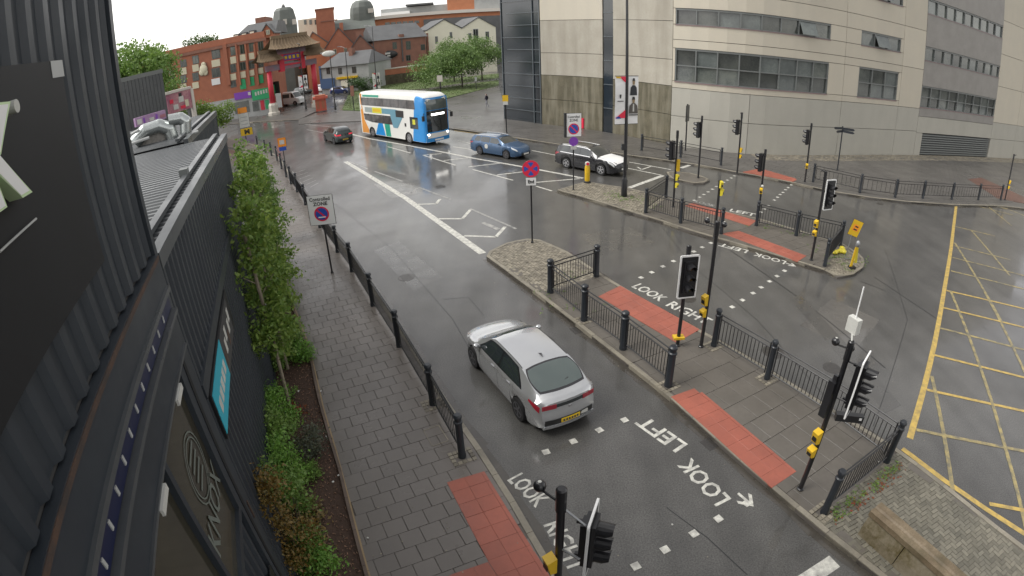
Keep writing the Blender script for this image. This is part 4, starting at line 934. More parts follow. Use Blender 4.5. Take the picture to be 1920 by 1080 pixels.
def curve(pts):
    def f(x):
        if x <= pts[0][0]: return pts[0][1]
        for i in range(len(pts)-1):
            (a, u), (b, v) = pts[i], pts[i+1]
            if x <= b:
                m0 = (v-pts[i-1][1])/(b-pts[i-1][0]) if i > 0 else (v-u)/(b-a)
                m1 = (pts[i+2][1]-u)/(pts[i+2][0]-a) if i+2 < len(pts) else (v-u)/(b-a)
                s = (v-u)/(b-a)
                if s*m0 <= 0: m0 = 0
                if s*m1 <= 0: m1 = 0
                t = (x-a)/(b-a); h = b-a
                return (2*t**3-3*t*t+1)*u+(t**3-2*t*t+t)*h*m0+(3*t*t-2*t**3)*v+(t**3-t*t)*h*m1
        return pts[-1][1]
    return f
class Loft:
    """lofted body; sec(x) gives the half section (y, z) from sill to centre line"""
    def __init__(s, sec, xs, bend=None): s.sec = sec; s.xs = xs; s.bend = bend or (lambda x, y, z: x)
    def S(s, x, t):
        P = s.sec(x); n = len(P)-1; sg = 1
        if t > n: t = 2*n-t; sg = -1
        i = min(int(t), n-1); f = t-i; a, b = P[i], P[i+1]
        y, z = a[0]+(b[0]-a[0])*f, a[1]+(b[1]-a[1])*f; return Vector((s.bend(x,y,z), sg*y, z))
    def body(s):
        m = MB(); n = len(s.sec(s.xs[0])); rows = []
        for x in s.xs:
            P = s.sec(x); row = [(s.bend(x,*p),p[0],p[1]) for p in P]+[(s.bend(x,*p),-p[0],p[1]) for p in P[-2::-1]]; rows.append(row)
        k = len(rows[0]); vs = [v for r in rows for v in r]
        fs = [(i*k+j, (i+1)*k+j, (i+1)*k+j+1, i*k+j+1) for i in range(len(rows)-1) for j in range(k-1)]
        for r0, flip in ((0, False), (len(rows)-1, True)):       # end caps as bands between mirrored section points
            b0 = r0*k; nn = (k-1)//2; W_ = 10; base = len(vs); x0_ = s.xs[r0 if r0 == 0 else -1]
            grid = []
            for i in range(nn+1):
                p = s.sec(x0_)[i]; grid.append([len(vs)+j for j in range(W_+1)])
                for j in range(W_+1): y = p[0]*(1-2*j/W_); vs.append((s.bend(x0_,abs(y),p[1]), y, p[1]))
            for i in range(nn):
                for j in range(W_):
                    f = (grid[i][j],grid[i][j+1],grid[i+1][j+1],grid[i+1][j]); fs.append(f if not flip else f[::-1])
        m.add(vs, fs); return m
    def patch(s, A, B, C, D, off=.006, nx=8, nt=6, mir=False, rd=0.):
        """curved patch with corners in (x, t), lifted off the surface"""
        m = MB(); vs = []; n = len(s.sec(s.xs[0]))-1
        for j in range(nt+1):
            for i in range(nx+1):
                u, v = i/nx, j/nt
                if rd: u2, v2 = 2*u-1, 2*v-1; u, v = (u2*math.sqrt(1-rd*v2*v2)+1)/2, (v2*math.sqrt(1-rd*u2*u2)+1)/2
                a, b = lerp(A,B,u), lerp(D,C,u); x, t = lerp(a,b,v)
                if mir: t = 2*n-t
                p = s.S(x,t); e = .01
                dx = s.S(x+e,t)-s.S(x-e,t); dt = s.S(x,min(t+.05,2*n))-s.S(x,max(t-.05,0)); N = dx.cross(dt).normalized()
                if N.dot(Vector((0,p.y,p.z-.6))) < 0: N = -N
                vs.append(p+N*off)
        fs = []
        for j in range(nt):
            for i in range(nx):
                q = j*(nx+1)+i; f = (q,q+1,q+nx+2,q+nx+1); fs.append(f if not mir else f[::-1])
        m.add(vs, fs)
        f = fs[len(fs)//2]; a, b, c = Vector(vs[f[0]]), Vector(vs[f[1]]), Vector(vs[f[2]])
        if (b-a).cross(c-a).dot(Vector((0,a.y,a.z-.6))) < 0: m.f = [q[::-1] for q in m.f]
        return m
WH = {}
def wheel(parent, x, y, r, wd=.2, rim='rim', side=1, spokes=5):
    k = (r,wd,rim,side,spokes)
    if k not in WH:
        m = MB(); m.cyl((0,-wd/2,0), (0,wd/2,0), r*.97, n=24); m.cyl((0,-wd/2+.03,0), (0,wd/2-.03,0), r, n=24); ty = smooth_by_angle(m.mesh('tyre','rubber'),30)
        m = MB(); yo = side*(wd/2+.004)
        m.cyl((0,yo-side*.05,0), (0,yo-side*.045,0), r*.66, n=20)
        for i in range(spokes):
            a = 2*math.pi*i/spokes; m.box((math.cos(a)*r*.33, yo-side*.012, math.sin(a)*r*.33), (r*.66,.02,r*.17), ry=-a)
        n = 20; vs = []
        for rr, yy in ((r*.68,yo),(r*.60,yo),(r*.60,yo-side*.04)):
            for i in range(n): vs.append((rr*math.cos(2*math.pi*i/n), yy, rr*math.sin(2*math.pi*i/n)))
        m.add(vs, [(a*n+i,a*n+(i+1)%n,(a+1)*n+(i+1)%n,(a+1)*n+i) for a in range(2) for i in range(n)])
        m.cyl((0,yo-side*.03,0), (0,yo,0), r*.14, n=10); WH[k] = (ty, m.mesh('rim', rim))
    o = link('wheel', WH[k][0], parent); o.location = (x,y,r); c = link('rim', WH[k][1], o); o.rotation_euler[1] = rnd()
    return o
def car(name, label, loc, head_dir, paint, L, W, H, wb, fo, top, belt, wid, win, group=None, rim='rim', wr=.32, front_plate=False, bonnet=None, roof_mat=None, lit=False, rails=False, cat='car', rear_glass='glass', wide_roof=.70, detail=True, trim=False):
    """top, belt, wid: profile points from the rear (x=0) to the nose; win: window x positions"""
    t = thing(name, label, cat, (*loc,0), math.atan2(head_dir[1], head_dir[0]), group)
    zt, zb, ww = curve(top), curve(belt), curve(wid); hw = W/2; xr = L-fo-wb; xf = L-fo; c0 = L/2
    R = wr*1.17
    def zlow(x):
        z = .20+.10*max(0,(abs(x-L/2)-(L/2-.35))/.35)
        for xa in (xr,xf):
            if abs(x-xa) < R: z = max(z, wr*.92+math.sqrt(R*R-(x-xa)**2)*.98)
        return z
    rb, rw0, rw1, ws1, ws0 = win['rb'], win['rw0'], win['rw1'], win['ws1'], win['ws0']   # rear window foot, top; roof; windscreen top, foot
    yr = curve([(0,.76 if 'ryb' in win else .72),(rb,win.get('ryb',.74)),(rw1,wide_roof),(ws1,wide_roof),(ws0,.80),(L,.72)])
    fr = curve([(0,.75),(rb,.80),(rw0,.90),(ws1,.90),(ws0,.75),(L,.7)])
    def sec(x):
        w_, b, z0, zc = ww(x)*hw, zb(x), zlow(x), zt(x); b = min(b, zc-.005); z0 = min(z0, b-.06)
        y5 = w_*yr(x); z5 = b+(zc-b)*fr(x)
        return [(w_*.93,z0),(w_*.985,z0+(b-z0)*.30),(w_,z0+(b-z0)*.62),(w_*.985,b-(b-z0)*.10),(w_*.955,b),(y5,z5),(y5*.55,z5+(zc-z5)*.78),(0,zc)]
    xs = sorted(set([0,.03,.08,.15]+[L*i/46 for i in range(1,46)]+[xa+R*k for xa in (xr,xf) for k in (-1.001,-.999,-.95,-.85,-.7,-.5,-.25,0,.25,.5,.7,.85,.95,.999,1.001)]+[L-.15,L-.08,L-.03,L]))
    BR, BF = .14, .20
    def bend(x, y, z):
        q = 1-(min(abs(y),hw)/hw)**2
        if x < .7: x -= (BR*q+.05*math.exp(-((z-.48)/.2)**2))*(1-x/.7)**1.5
        if x > L-.8: x += (BF*q+.03*math.exp(-((z-.45)/.2)**2))*((x-(L-.8))/.8)**1.5
        return x
    lf = Loft(sec, xs, bend)
    def strip(x, y0, y1, z0, z1, off, n=12, rear=True):
        m = MB(); vs = []; sg = -1 if rear else 1
        for o_ in (0, off):
            for i in range(n+1):
                y = y0+(y1-y0)*i/n
                for z in (z0, z1): vs.append((bend(x,y,z)+sg*o_, y, z))
        k = 2*(n+1); fs = []
        for i in range(n):
            a = 2*i; fs += [(k+a,k+a+2,k+a+3,k+a+1),(a,a+2,k+a+2,k+a),(a+1,k+a+1,k+a+3,a+3)]
        fs += [(0,k,k+1,1),(k-2,k-1,2*k-1,2*k-2)]
        m.add(vs, [f[::-1] for f in fs] if not rear else fs); return m
    def put(m, nm, mat, par=None, smooth=True):
        m.v = [(v[0]-c0,v[1],v[2]) for v in m.v]; return m.build(nm, mat, par or t, smooth, world=False)
    b = put(lf.body(), 'body', paint); smooth_by_angle(b.data, 32)
    m = MB(); m.box((L/2,0,.30), (L*.93,W*.80,.24)); 
    for xa in (xr,xf): m.box((xa,0,.45), (R*1.9,W*.72,.42))
    put(m, 'underbody', 'rubber', None, False)
    for xa in (xr,xf):
        for sd in (1,-1): o = wheel(t, xa-c0, sd*(hw-.115), wr, .2, rim, sd)
    # glass
    if win.get('surround'):
        for mir in (False, True): a_ = win['surround']; put(lf.patch((a_[0],4.05),(a_[1],4.05),(a_[2],4.93),(a_[3],4.93), .003, 14, 6, mir, .10), 'window_surround', 'car_black')
        put(lf.patch((rb+.0,5.02),(rb+.0,8.98),(rw0+.03,8.98),(rw0+.03,5.02), .003, 10, 10, rd=.20), 'rear_window_surround', 'car_black')
    put(lf.patch((ws0-.06,4.98),(ws0-.06,9.02),(ws1+.02,8.93),(ws1+.02,5.07), nx=10, nt=8, rd=.12), 'windscreen', 'glass')
    put(lf.patch((rb+.05,5.12),(rb+.05,8.88),(rw0-.03,8.90),(rw0-.03,5.10), nx=10, nt=10, rd=.22), 'rear_window', rear_glass)
    for mir in (False, True):
        for i, (x0,x1,x2,x3) in enumerate(win['side']):     # lower rear, lower front, upper front, upper rear
            put(lf.patch((x0,4.10),(x1,4.10),(x2,4.88),(x3,4.88), nx=10, nt=6, mir=mir, rd=.10), 'side_window', 'glass')
        for x in win['seams']:
            o = put(lf.patch((x-.005,.3),(x+.005,.3),(x+.005,3.95),(x-.005,3.95), .003, 1, 10, mir), 'door_seam', 'seam')
        for x in win['handles']:
            p = lf.S(x, 3.05); sg = -1 if mir else 1; m = MB(); m.box((x, sg*(p.y+.012), p.z), (.17,.03,.032)); put(m, 'door_handle', 'chrome' if paint == 'silver' else paint, None, False)
        x = win['mirror']; p = lf.S(x, 4.0); sg = -1 if mir else 1; m = MB(); m.ball((x, sg*(p.y+.10), p.z+.09), .1, 8, 6, sq=(.75,1.0,.72)); m.box((x+.02, sg*(p.y+.02), p.z+.03), (.06,.12,.04)); put(m, 'door_mirror', paint)
        # lamps
        put(lf.patch((L-.42,2.9),(L-.10,2.4),(L-.12,3.6),(L-.50,4.1), .006, 6, 4, mir), 'headlight', 'lamp_clear')
        if win.get('tail'): put(lf.patch((.03,2.35),(.36,3.1),(.36,3.75),(.03,3.6), .007, 5, 4, mir), 'tail_light', 'tail_lit' if lit else 'tail_red')
    zt0 = zt(0.0); wr0 = ww(0.0)*hw
    put(strip(0, -wr0*.98, wr0*.98, zt0-.16, zt0-.07, .006), 'light_bar', 'glass', None, False)
    for sg in (1,-1): put(strip(0, sg*wr0*.50, sg*wr0*.99, zt0-.18, zt0-.06, .012) if sg > 0 else strip(0, -wr0*.99, -wr0*.50, zt0-.18, zt0-.06, .012), 'tail_light', 'tail_lit' if lit else 'tail_red', None, False)
    put(strip(0, -wr0*.92, wr0*.92, .36, .52, .008), 'bumper_insert', 'sign_black', None, False)
    put(strip(0, -wr0*.98, wr0*.98, .26, .34, .03), 'bumper_lip', paint, None, False)
    p = put(strip(0, -.26, .26, .38, .50, .022, 4), 'rear_number_plate', 'plate_yellow', None, False)
    if detail:
        for k in range(6): m = MB(); m.box((bend(0,abs(.19-.075*k),.44)-.0235,.19-.075*k,.44), (.003,.045,.065)); put(m, 'plate_print', 'rim_dark', p, False)
    wl = ww(L)*hw
    put(strip(L, -wl*.95, wl*.95, max(.30,zt(L)-.34), zt(L)-.12, .006, rear=False), 'grille', 'sign_black', None, False)
    if front_plate: put(strip(L, -.26, .26, zt(L)-.24, zt(L)-.13, .02, 4, rear=False), 'front_number_plate', 'plate_white', None, False)
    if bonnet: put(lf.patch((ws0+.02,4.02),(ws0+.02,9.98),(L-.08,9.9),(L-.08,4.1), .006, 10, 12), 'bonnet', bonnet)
    if roof_mat: put(lf.patch((rw0+.08,5.2),(rw0+.08,8.8),(ws1-.06,8.8),(ws1-.06,5.2), .005, 8, 8), 'roof_panel', roof_mat)
    if trim:
        for mir in (False, True): put(lf.patch((win['side'][0][0],4.92),(win['side'][-1][2]+.05,4.92),(win['side'][-1][2]+.05,5.0),(win['side'][0][3],5.0), .008, 12, 1, mir), 'window_trim', 'chrome'); put(lf.patch((win['side'][0][0],4.0),(win['side'][-1][1],4.0),(win['side'][-1][1],4.08),(win['side'][0][0],4.08), .008, 12, 1, mir), 'window_trim', 'chrome')
    if rails:
        for sg in (1,-1):
            pts = [Vector((x, sg*(lf.S(x,5.05).y-.02), lf.S(x,5.05).z+.05)) for x in (rw0+.05,(rw0+ws1)/2,ws1-.1)]; m = MB(); m.tube(pts, .018, 6); put(m, 'roof_rail', 'chrome', None, False)
    return t, lf, put
# silver liftback on the near carriageway
hd = (-.451,.8925); rgt = (hd[1],-hd[0]); mid_ = ((-1.08+.14)/2, (13.06+10.65)/2)
cx, cy = mid_[0]+rgt[0]*.80+hd[0]*.01, mid_[1]+rgt[1]*.80+hd[1]*.01
t, lf, put = car('hatchback_car', 'silver hatchback with sloping rear driving away up the near lane', (cx,cy), hd, 'silver', 4.27, 1.82, 1.45, 2.70, .72,
  [(0,1.00),(.04,1.05),(.18,1.10),(.55,1.27),(.95,1.395),(1.5,1.45),(2.25,1.455),(2.70,1.385),(3.05,1.21),(3.4,1.01),(3.8,.94),(4.08,.85),(4.22,.74),(4.27,.60)],
  [(0,.90),(.08,.97),(.4,1.0),(1.5,.97),(2.8,.94),(3.4,.93),(3.85,.86),(4.1,.77),(4.22,.68),(4.27,.55)],
  [(0,.80),(.04,.86),(.12,.91),(.3,.95),(.6,.985),(1.0,1.0),(3.2,1.0),(3.75,.965),(4.02,.90),(4.17,.82),(4.24,.74),(4.27,.68)],
  dict(rb=.20, rw0=.96, rw1=1.2, ryb=.80, ws1=2.58, ws0=3.36, surround=(.62,3.22,2.72,1.12), side=[(.72,1.86,1.86,1.18),(1.94,3.12,2.68,1.92)], seams=[1.05,1.92,3.0], handles=[1.28,2.15], mirror=3.02, tail=True), rim='rim_dark', rear_glass='glass_pale')
for mir in (False, True): put(lf.patch((1.02,5.02),(2.56,5.02),(2.56,5.09),(1.02,5.09), .004, 14, 1, mir), 'roof_strip', 'sign_black')
for mir in (False, True): put(lf.patch((.30,1.7),(.302,4.2),(.312,4.2),(.312,1.7), .003, 1, 8, mir), 'tailgate_seam', 'seam')
m = MB(); m.add([(1.32,-.025,1.435),(1.32,.025,1.435),(1.12,.0,1.415),(1.14,0,1.495),(1.20,0,1.505)], [(0,2,3),(0,3,4),(1,3,2),(1,4,3),(0,4,1)]); put(m, 'roof_antenna', 'rim_dark', None, False)
m = MB(); m.box((-.165,-.40,.45), (.02,.20,.09)); put(m, 'side_plate', 'offwhite', None, False)
m = MB(); m.box((-.15,0,.78), (.02,.09,.045)); put(m, 'badge', 'chrome', None, False)
m = MB(); m.tube([(.26,.1,1.15),(.36,-.25,1.20)], .012, 5); put(m, 'rear_wiper', 'sign_black', None, False)
# blue estate
ha = (.745,-.667); 
def car_at(wr_, wf_, side, W): # rear and front wheel foot of the seen side -> centre line midpoint
    d = (wf_[0]-wr_[0], wf_[1]-wr_[1]); L = math.hypot(*d); d = (d[0]/L, d[1]/L); n_ = (-d[1]*side, d[0]*side); mx_, my_ = (wr_[0]+wf_[0])/2, (wr_[1]+wf_[1])/2
    return (mx_+n_[0]*(W/2-.1), my_+n_[1]*(W/2-.1)), d
loc, d = car_at(g(899,289), g(951,298), 1, 1.80)
car('estate_car', 'blue estate car with pale round door badge following the bus', loc, d, 'car_blue', 4.65, 1.80, 1.47, 2.70, .95,
  [(0,1.05),(.06,1.20),(.25,1.38),(.7,1.45),(1.6,1.48),(2.4,1.47),(2.85,1.38),(3.3,1.15),(3.6,1.02),(4.1,.94),(4.45,.84),(4.58,.74),(4.65,.6)],
  [(0,.88),(.1,.96),(.4,.98),(1.6,.96),(2.9,.94),(3.6,.93),(4.2,.86),(4.5,.76),(4.65,.55)],
  [(0,.84),(.05,.92),(.3,.97),(.9,1.0),(3.5,1.0),(4.1,.96),(4.4,.86),(4.55,.74),(4.65,.55)],
  dict(rb=.08, rw0=.36, rw1=.6, ws1=2.72, ws0=3.52, side=[(.42,1.05,1.05,.60),(1.10,2.05,2.0,1.10),(2.1,3.2,2.78,2.06)], seams=[1.08,2.08,3.15], handles=[1.3,2.25], mirror=3.1, tail=True), front_plate=True, rails=True, rim='rim_dark')
t = bpy.data.objects['estate_car']; m = MB(); m.cyl((-.55,-.895,.72), (-.55,-.915,.72), .17, n=18); m.build('door_badge', 'offwhite', t, world=False)
# black estate with a white patch laid over the bonnet
loc, d = car_at(g(1060,314.5), g(1130,329), 1, 1.84)
car('estate_car', 'black estate car with white patch over the bonnet waiting behind the zone sign', loc, d, 'car_black', 4.70, 1.84, 1.62, 2.79, .95,
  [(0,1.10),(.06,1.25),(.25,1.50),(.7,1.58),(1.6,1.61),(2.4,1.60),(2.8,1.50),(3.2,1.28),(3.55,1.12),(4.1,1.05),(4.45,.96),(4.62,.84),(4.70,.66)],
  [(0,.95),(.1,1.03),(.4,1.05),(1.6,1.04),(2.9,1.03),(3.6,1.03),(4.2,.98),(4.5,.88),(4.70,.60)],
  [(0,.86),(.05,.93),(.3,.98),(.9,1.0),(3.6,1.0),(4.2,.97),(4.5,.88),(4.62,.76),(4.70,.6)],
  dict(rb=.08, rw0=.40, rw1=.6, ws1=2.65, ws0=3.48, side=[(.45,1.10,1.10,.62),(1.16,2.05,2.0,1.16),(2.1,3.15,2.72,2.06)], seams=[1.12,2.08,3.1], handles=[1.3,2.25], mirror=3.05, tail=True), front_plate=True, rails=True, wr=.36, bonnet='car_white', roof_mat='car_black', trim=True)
# dark hatchback driving away
q = g(632,270); hd2 = (-.60,.80)
car('hatchback_car', 'dark green hatchback with lit tail lights driving away by the bus', (q[0]+hd2[0]*1.9+.75, q[1]+hd2[1]*1.9), hd2, 'car_dark', 4.10, 1.76, 1.50, 2.55, .85,
  [(0,.98),(.05,1.08),(.2,1.28),(.55,1.43),(1.2,1.50),(2.0,1.49),(2.4,1.40),(2.85,1.15),(3.15,1.02),(3.6,.94),(3.9,.84),(4.05,.72),(4.10,.6)],
  [(0,.92),(.1,1.0),(.4,1.0),(1.5,.97),(2.6,.95),(3.2,.94),(3.7,.86),(3.95,.74),(4.10,.55)],
  [(0,.86),(.05,.93),(.3,.98),(.9,1.0),(3.0,1.0),(3.6,.95),(3.9,.82),(4.02,.7),(4.10,.55)],
  dict(rb=.08, rw0=.45, rw1=.6, ws1=2.3, ws0=3.05, side=[(.70,1.35,1.32,.85),(1.42,2.75,2.35,1.38)], seams=[1.38,2.6], handles=[1.55], mirror=2.62, tail=True), lit=True, rim='rim_dark')
# parked vehicles in the far street
def simple_car(label, q, d, paint, name='parked_car'):
    car(name, label, q, d, paint, 4.2, 1.78, 1.48, 2.55, .85,
     [(0,.95),(.05,1.08),(.25,1.30),(.6,1.43),(1.2,1.48),(2.0,1.47),(2.4,1.38),(2.9,1.12),(3.2,1.0),(3.7,.93),(4.0,.84),(4.15,.72),(4.20,.6)],
     [(0,.90),(.1,.97),(.4,.98),(1.5,.96),(2.6,.94),(3.2,.93),(3.8,.85),(4.05,.74),(4.20,.55)], [(0,.86),(.05,.93),(.3,.98),(.9,1.0),(3.1,1.0),(3.7,.95),(4.0,.82),(4.12,.7),(4.20,.55)],
     dict(rb=.08, rw0=.45, rw1=.6, ws1=2.35, ws0=3.12, side=[(.70,1.40,1.38,.85),(1.47,2.8,2.4,1.44)], seams=[1.43,2.65], handles=[1.6], mirror=2.68, tail=True), 'cars parked in the far street', detail=False)
simple_car('white car parked in front of the blue shop', g(606,171), (.75,-.66), 'car_white')
simple_car('navy blue car parked beside the grass bank', g(641,176), (.95,-.3), 'car_navy')
simple_car('dark car half hidden behind the white van', (g(566,177)[0], g(566,177)[1]+1), (.85,-.5), 'car_dark')
# white van behind the gate
q = g(545,197); t = thing('delivery_van', 'white panel van parked beyond the red gate column', 'van', (*q,0), math.atan2(-.30,.95))
def van_sec(x):
    zt_ = curve([(-2.6,2.15),(-2.5,2.28),(1.1,2.30),(1.45,2.1),(1.95,1.35),(2.55,1.15),(2.65,.9)])(x); w_ = curve([(-2.6,.92),(-2.5,.97),(1.4,.97),(2.3,.92),(2.65,.75)])(x)
    zl = .32
    for xa in (-1.6,1.75):
        if abs(x-xa) < .42: zl = max(zl, .34+math.sqrt(.42**2-(x-xa)**2))
    b_ = max(zl+.1, min(1.25, zt_-.05)); return [(w_*.97,zl),(w_,zl+(b_-zl)*.5),(w_,b_),(w_*.93,zt_-.06 if zt_ > 1.5 else zt_-.02),(w_*.5,zt_),(0,zt_)]
lf = Loft(van_sec, sorted([-2.6,-2.55,2.6,2.65]+[-2.5+i*.1 for i in range(51)])); o = lf.body().build('body', 'car_white', t, world=False); smooth_by_angle(o.data, 32)
lf.patch((1.98,3.1),(1.98,6.9),(1.42,6.9),(1.42,3.1)).build('windscreen', 'glass', t, True, world=False)
for mir in (False, True):
    lf.patch((1.0,2.1),(1.75,2.1),(1.42,2.85),(1.0,2.85), mir=mir).build('side_window', 'glass', t, True, world=False); lf.patch((-2.2,2.1),(.7,2.1),(.7,2.75),(-2.2,2.75), mir=mir).build('side_panel', 'glass_pale', t, True, world=False)
for x in (-1.6,1.75):
    for sd in (1,-1): wheel(t, x, sd*.86, .34, .22, 'rim', sd)
m = MB(); m.box((0,0,.42), (4.9,1.6,.3)); m.build('underbody', 'rubber', t, world=False)
# ---- double-decker bus
defm('bus_white', (.74,.74,.70), .35, coat=.4); defm('bus_blue', (.02,.25,.62), .35, coat=.4); defm('bus_orange', (.72,.28,.03), .35, coat=.4); defm('bus_green', (.03,.32,.22), .35, coat=.4); defm('bus_sky', (.10,.45,.72), .35, coat=.4); defm('ad_yellow', (.62,.60,.06), .4); defm('ad_teal', (.13,.28,.36), .4); defm('ad_grey', (.30,.34,.33), .4)
bw, bf = g(701.5,256.5), g(770,268.5); d = (bf[0]-bw[0], bf[1]-bw[1]); k_ = math.hypot(*d); d = (d[0]/k_, d[1]/k_); rt = (d[1],-d[0])
BL, BH, BW = 11.0, 4.28, 2.52; xa_f = BL/2-2.55; xa_r = xa_f-k_
bc = (bf[0]-d[0]*xa_f-rt[0]*(BW/2-.12), bf[1]-d[1]*xa_f-rt[1]*(BW/2-.12))
t = thing('double_decker_bus', 'white, blue and orange double-decker bus coming down the road', 'bus', (*bc,0), math.atan2(d[1],d[0]))
wf = curve([(-5.5,.80),(-5.42,.93),(-5.2,1.0),(4.9,1.0),(5.2,.97),(5.38,.90),(5.46,.82),(5.5,.74)]); tf = curve([(-5.5,BH-.25),(-5.4,BH-.1),(-5.1,BH),(4.3,BH),(4.9,BH-.05),(5.3,BH-.2),(5.5,BH-.42)])
def bus_sec(x):
    w_, zt_ = wf(x)*BW/2, tf(x); zl = .28
    for xa in (xa_f,xa_r):
        if abs(x-xa) < .58: zl = max(zl, .42+math.sqrt(.58**2-(x-xa)**2)*1.0)
    return [(w_,zl),(w_,1.1),(w_,2.0),(w_,3.0),(w_*.985,zt_-.35),(w_*.93,zt_-.12),(w_*.80,zt_-.02),(w_*.4,zt_),(0,zt_)]
bxs = sorted([-5.5,-5.45,-5.35,5.3,5.38,5.42,5.46,5.5]+[-5.2+i*.2 for i in range(53)]+[xa+.58*k for xa in (xa_f,xa_r) for k in (-1.002,-.998,-.9,-.75,-.5,-.25,0,.25,.5,.75,.9,.998,1.002)])
blf = Loft(bus_sec, bxs); o = blf.body().build('body', 'bus_white', t, world=False); smooth_by_angle(o.data, 30)
def side(poly, mat, nm, off=.006, par=None, sd=-1):
    m = MB(); P = [(x, sd*(wf(x)*BW/2*(1.0 if z < 3.4 else .992)+off), z) for x, z in poly]; m.add(P, [tuple(range(len(P)))]); return m.build(nm, mat, par or t, world=False)
for sd in (-1, 1):
    side([(-5.1,.35),(-5.1,4.15),(-4.85,4.15),(-4.8,3.1),(-4.55,1.6),(-4.0,.9),(xa_r-.62,.75),(xa_r-.62,.35)], 'bus_orange', 'orange_sweep', sd=sd)
    side([(xa_r+.62,.32),(xa_r+1.35,1.55),(xa_r+2.0,1.55),(xa_r+2.4,.32)], 'bus_blue', 'blue_flash', sd=sd); side([(xa_r+2.52,.32),(xa_r+2.35,1.5),(xa_r+3.25,1.5),(xa_r+3.35,.32)], 'bus_green', 'green_flash', sd=sd)
    blf.patch((xa_f+.62,.02),(5.47,.02),(5.47,5.3),(xa_f+1.45,5.3), .006, 14, 12, mir=(sd < 0)).build('blue_front_sweep', 'bus_blue', t, True, world=False)
    side([(-4.9,3.02),(-4.95,3.78),(4.1,3.78),(4.2,3.02)], 'bus_glass', 'upper_windows', .010, sd=sd); side([(-4.45,1.62),(-4.6,2.22),(xa_f-1.45,2.22),(xa_f-1.45,1.45),(xa_r+.2,1.45)], 'bus_glass', 'lower_windows', .010, sd=sd)
    for i in range(6):
        x = -3.6+i*1.32; side([(x,3.02),(x,3.78),(x+.06,3.78),(x+.06,3.02)], 'sign_black', 'window_bar', .014, sd=sd)
    for i in range(3):
        x = -3.2+i*1.5; side([(x,1.5),(x,2.2),(x+.06,2.2),(x+.06,1.5)], 'sign_black', 'window_bar', .014, sd=sd)
    side([(-4.3,2.38),(-4.3,2.86),(-2.9,2.86),(-2.9,2.38)], 'ad_grey', 'advert_panel', .012, sd=sd); side([(-2.9,2.36),(-2.9,2.88),(-1.2,2.88),(-1.2,2.36)], 'ad_yellow', 'advert_panel', .013, sd=sd)
    side([(-1.2,2.38),(-1.2,2.86),(1.2,2.86),(2.2,2.70),(2.2,2.2),(1.3,1.2),(.6,1.2),(.2,2.38)], 'ad_teal', 'advert_panel', .012, sd=sd); side([(1.15,2.2),(1.15,2.8),(2.4,2.8),(2.4,2.2)], 'sign_black', 'advert_panel', .015, sd=sd)
    side([(-2.75,2.5),(-2.75,2.74),(-1.4,2.74),(-1.4,2.5)], 'sig_yellow', 'advert_print', .017, sd=sd)
    side([(xa_f+.35,1.35),(xa_f+.35,2.35),(xa_f+1.55,2.35),(xa_f+1.55,1.35)], 'glass', 'cab_window', .012, sd=sd); side([(xa_f-.5,1.45),(xa_f-.5,1.75),(xa_f-.25,1.75),(xa_f-.25,1.45)], 'sign_black', 'vent', .012, sd=sd)
    side([(-4.6,3.84),(-4.6,4.05),(-1.6,4.05),(-1.6,3.84)], 'bus_green', 'roof_band', .004, sd=sd)
    side([(xa_f+.75,1.72),(xa_f+.75,2.15),(xa_f+1.15,2.15),(xa_f+1.15,1.72)], 'ad_yellow', 'cab_notice', .016, sd=sd)
def front(poly, mat, nm, x=5.505, par=None):
    m = MB(); m.add([(x-.22*(abs(y)/1.2)**3-(max(z-3.2,0)*.12), y, z) for y, z in poly], [tuple(range(len(poly)))]); return m.build(nm, mat, par or t, world=False)
def fgrid(y0,y1,z0,z1,mat,nm,x,top=None):
    m = MB(); n = 10; vs = []
    for j in range(6):
        for i in range(n+1):
            y = y0+(y1-y0)*i/n; z = z0+(z1-z0)*j/5; vs.append((x-.18*(abs(y)/1.2)**2.5-max(z-3.4,0)*.15, y, z))
    m.add(vs, [(j*(n+1)+i,j*(n+1)+i+1,(j+1)*(n+1)+i+1,(j+1)*(n+1)+i) for j in range(5) for i in range(n)]); return m.build(nm, mat, t, True, world=False)
fgrid(-1.18,1.18,.30,3.98,'bus_blue','front_surround',5.60); fgrid(-1.04,1.04,2.95,3.80,'glass_pale','upper_windscreen',5.625); fgrid(-1.05,1.05,1.12,2.90,'glass','windscreen',5.62)
fgrid(-1.06,1.06,.62,1.02,'bus_white','front_bumper',5.625); fgrid(-.75,.75,2.42,2.72,'sign_black','destination_display',5.635); fgrid(-.45,.45,.36,.5,'plate_white','front_number_plate',5.625)
defm('led', (.9,.9,.85), .5, emit=(1,.97,.9,2.5)); fgrid(-.66,.66,2.49,2.65,'led','lit_destination',5.645)
for sg in (-1,1):
    m = MB(); m.ball((5.50,sg*.93,.92), .11, 10, 6, sq=(.6,1.4,.8)); m.build('headlight', 'lamp_lit', t, True, world=False)
    m = MB(); m.tube([(5.25,sg*1.15,2.75),(5.55,sg*1.42,2.6)], .03, 6); m.box((5.55,sg*1.44,2.35), (.12,.2,.42)); m.build('wing_mirror', 'sign_black', t, world=False)
m = MB(); m.box((5.64,.25,1.65), (.02,.03,1.0)); m.build('wiper', 'sign_black', t, world=False)
for x in (xa_f,xa_r):
    for sd in (1,-1): wheel(t, x, sd*(BW/2-.17), .48, .3, 'rim', sd, 8)
m = MB(); m.box((0,0,.5), (10.2,2.1,.35)); 
for xa in (xa_f,xa_r): m.box((xa,0,.75), (1.14,1.8,.6))
m.build('underbody', 'rubber', t, world=False)
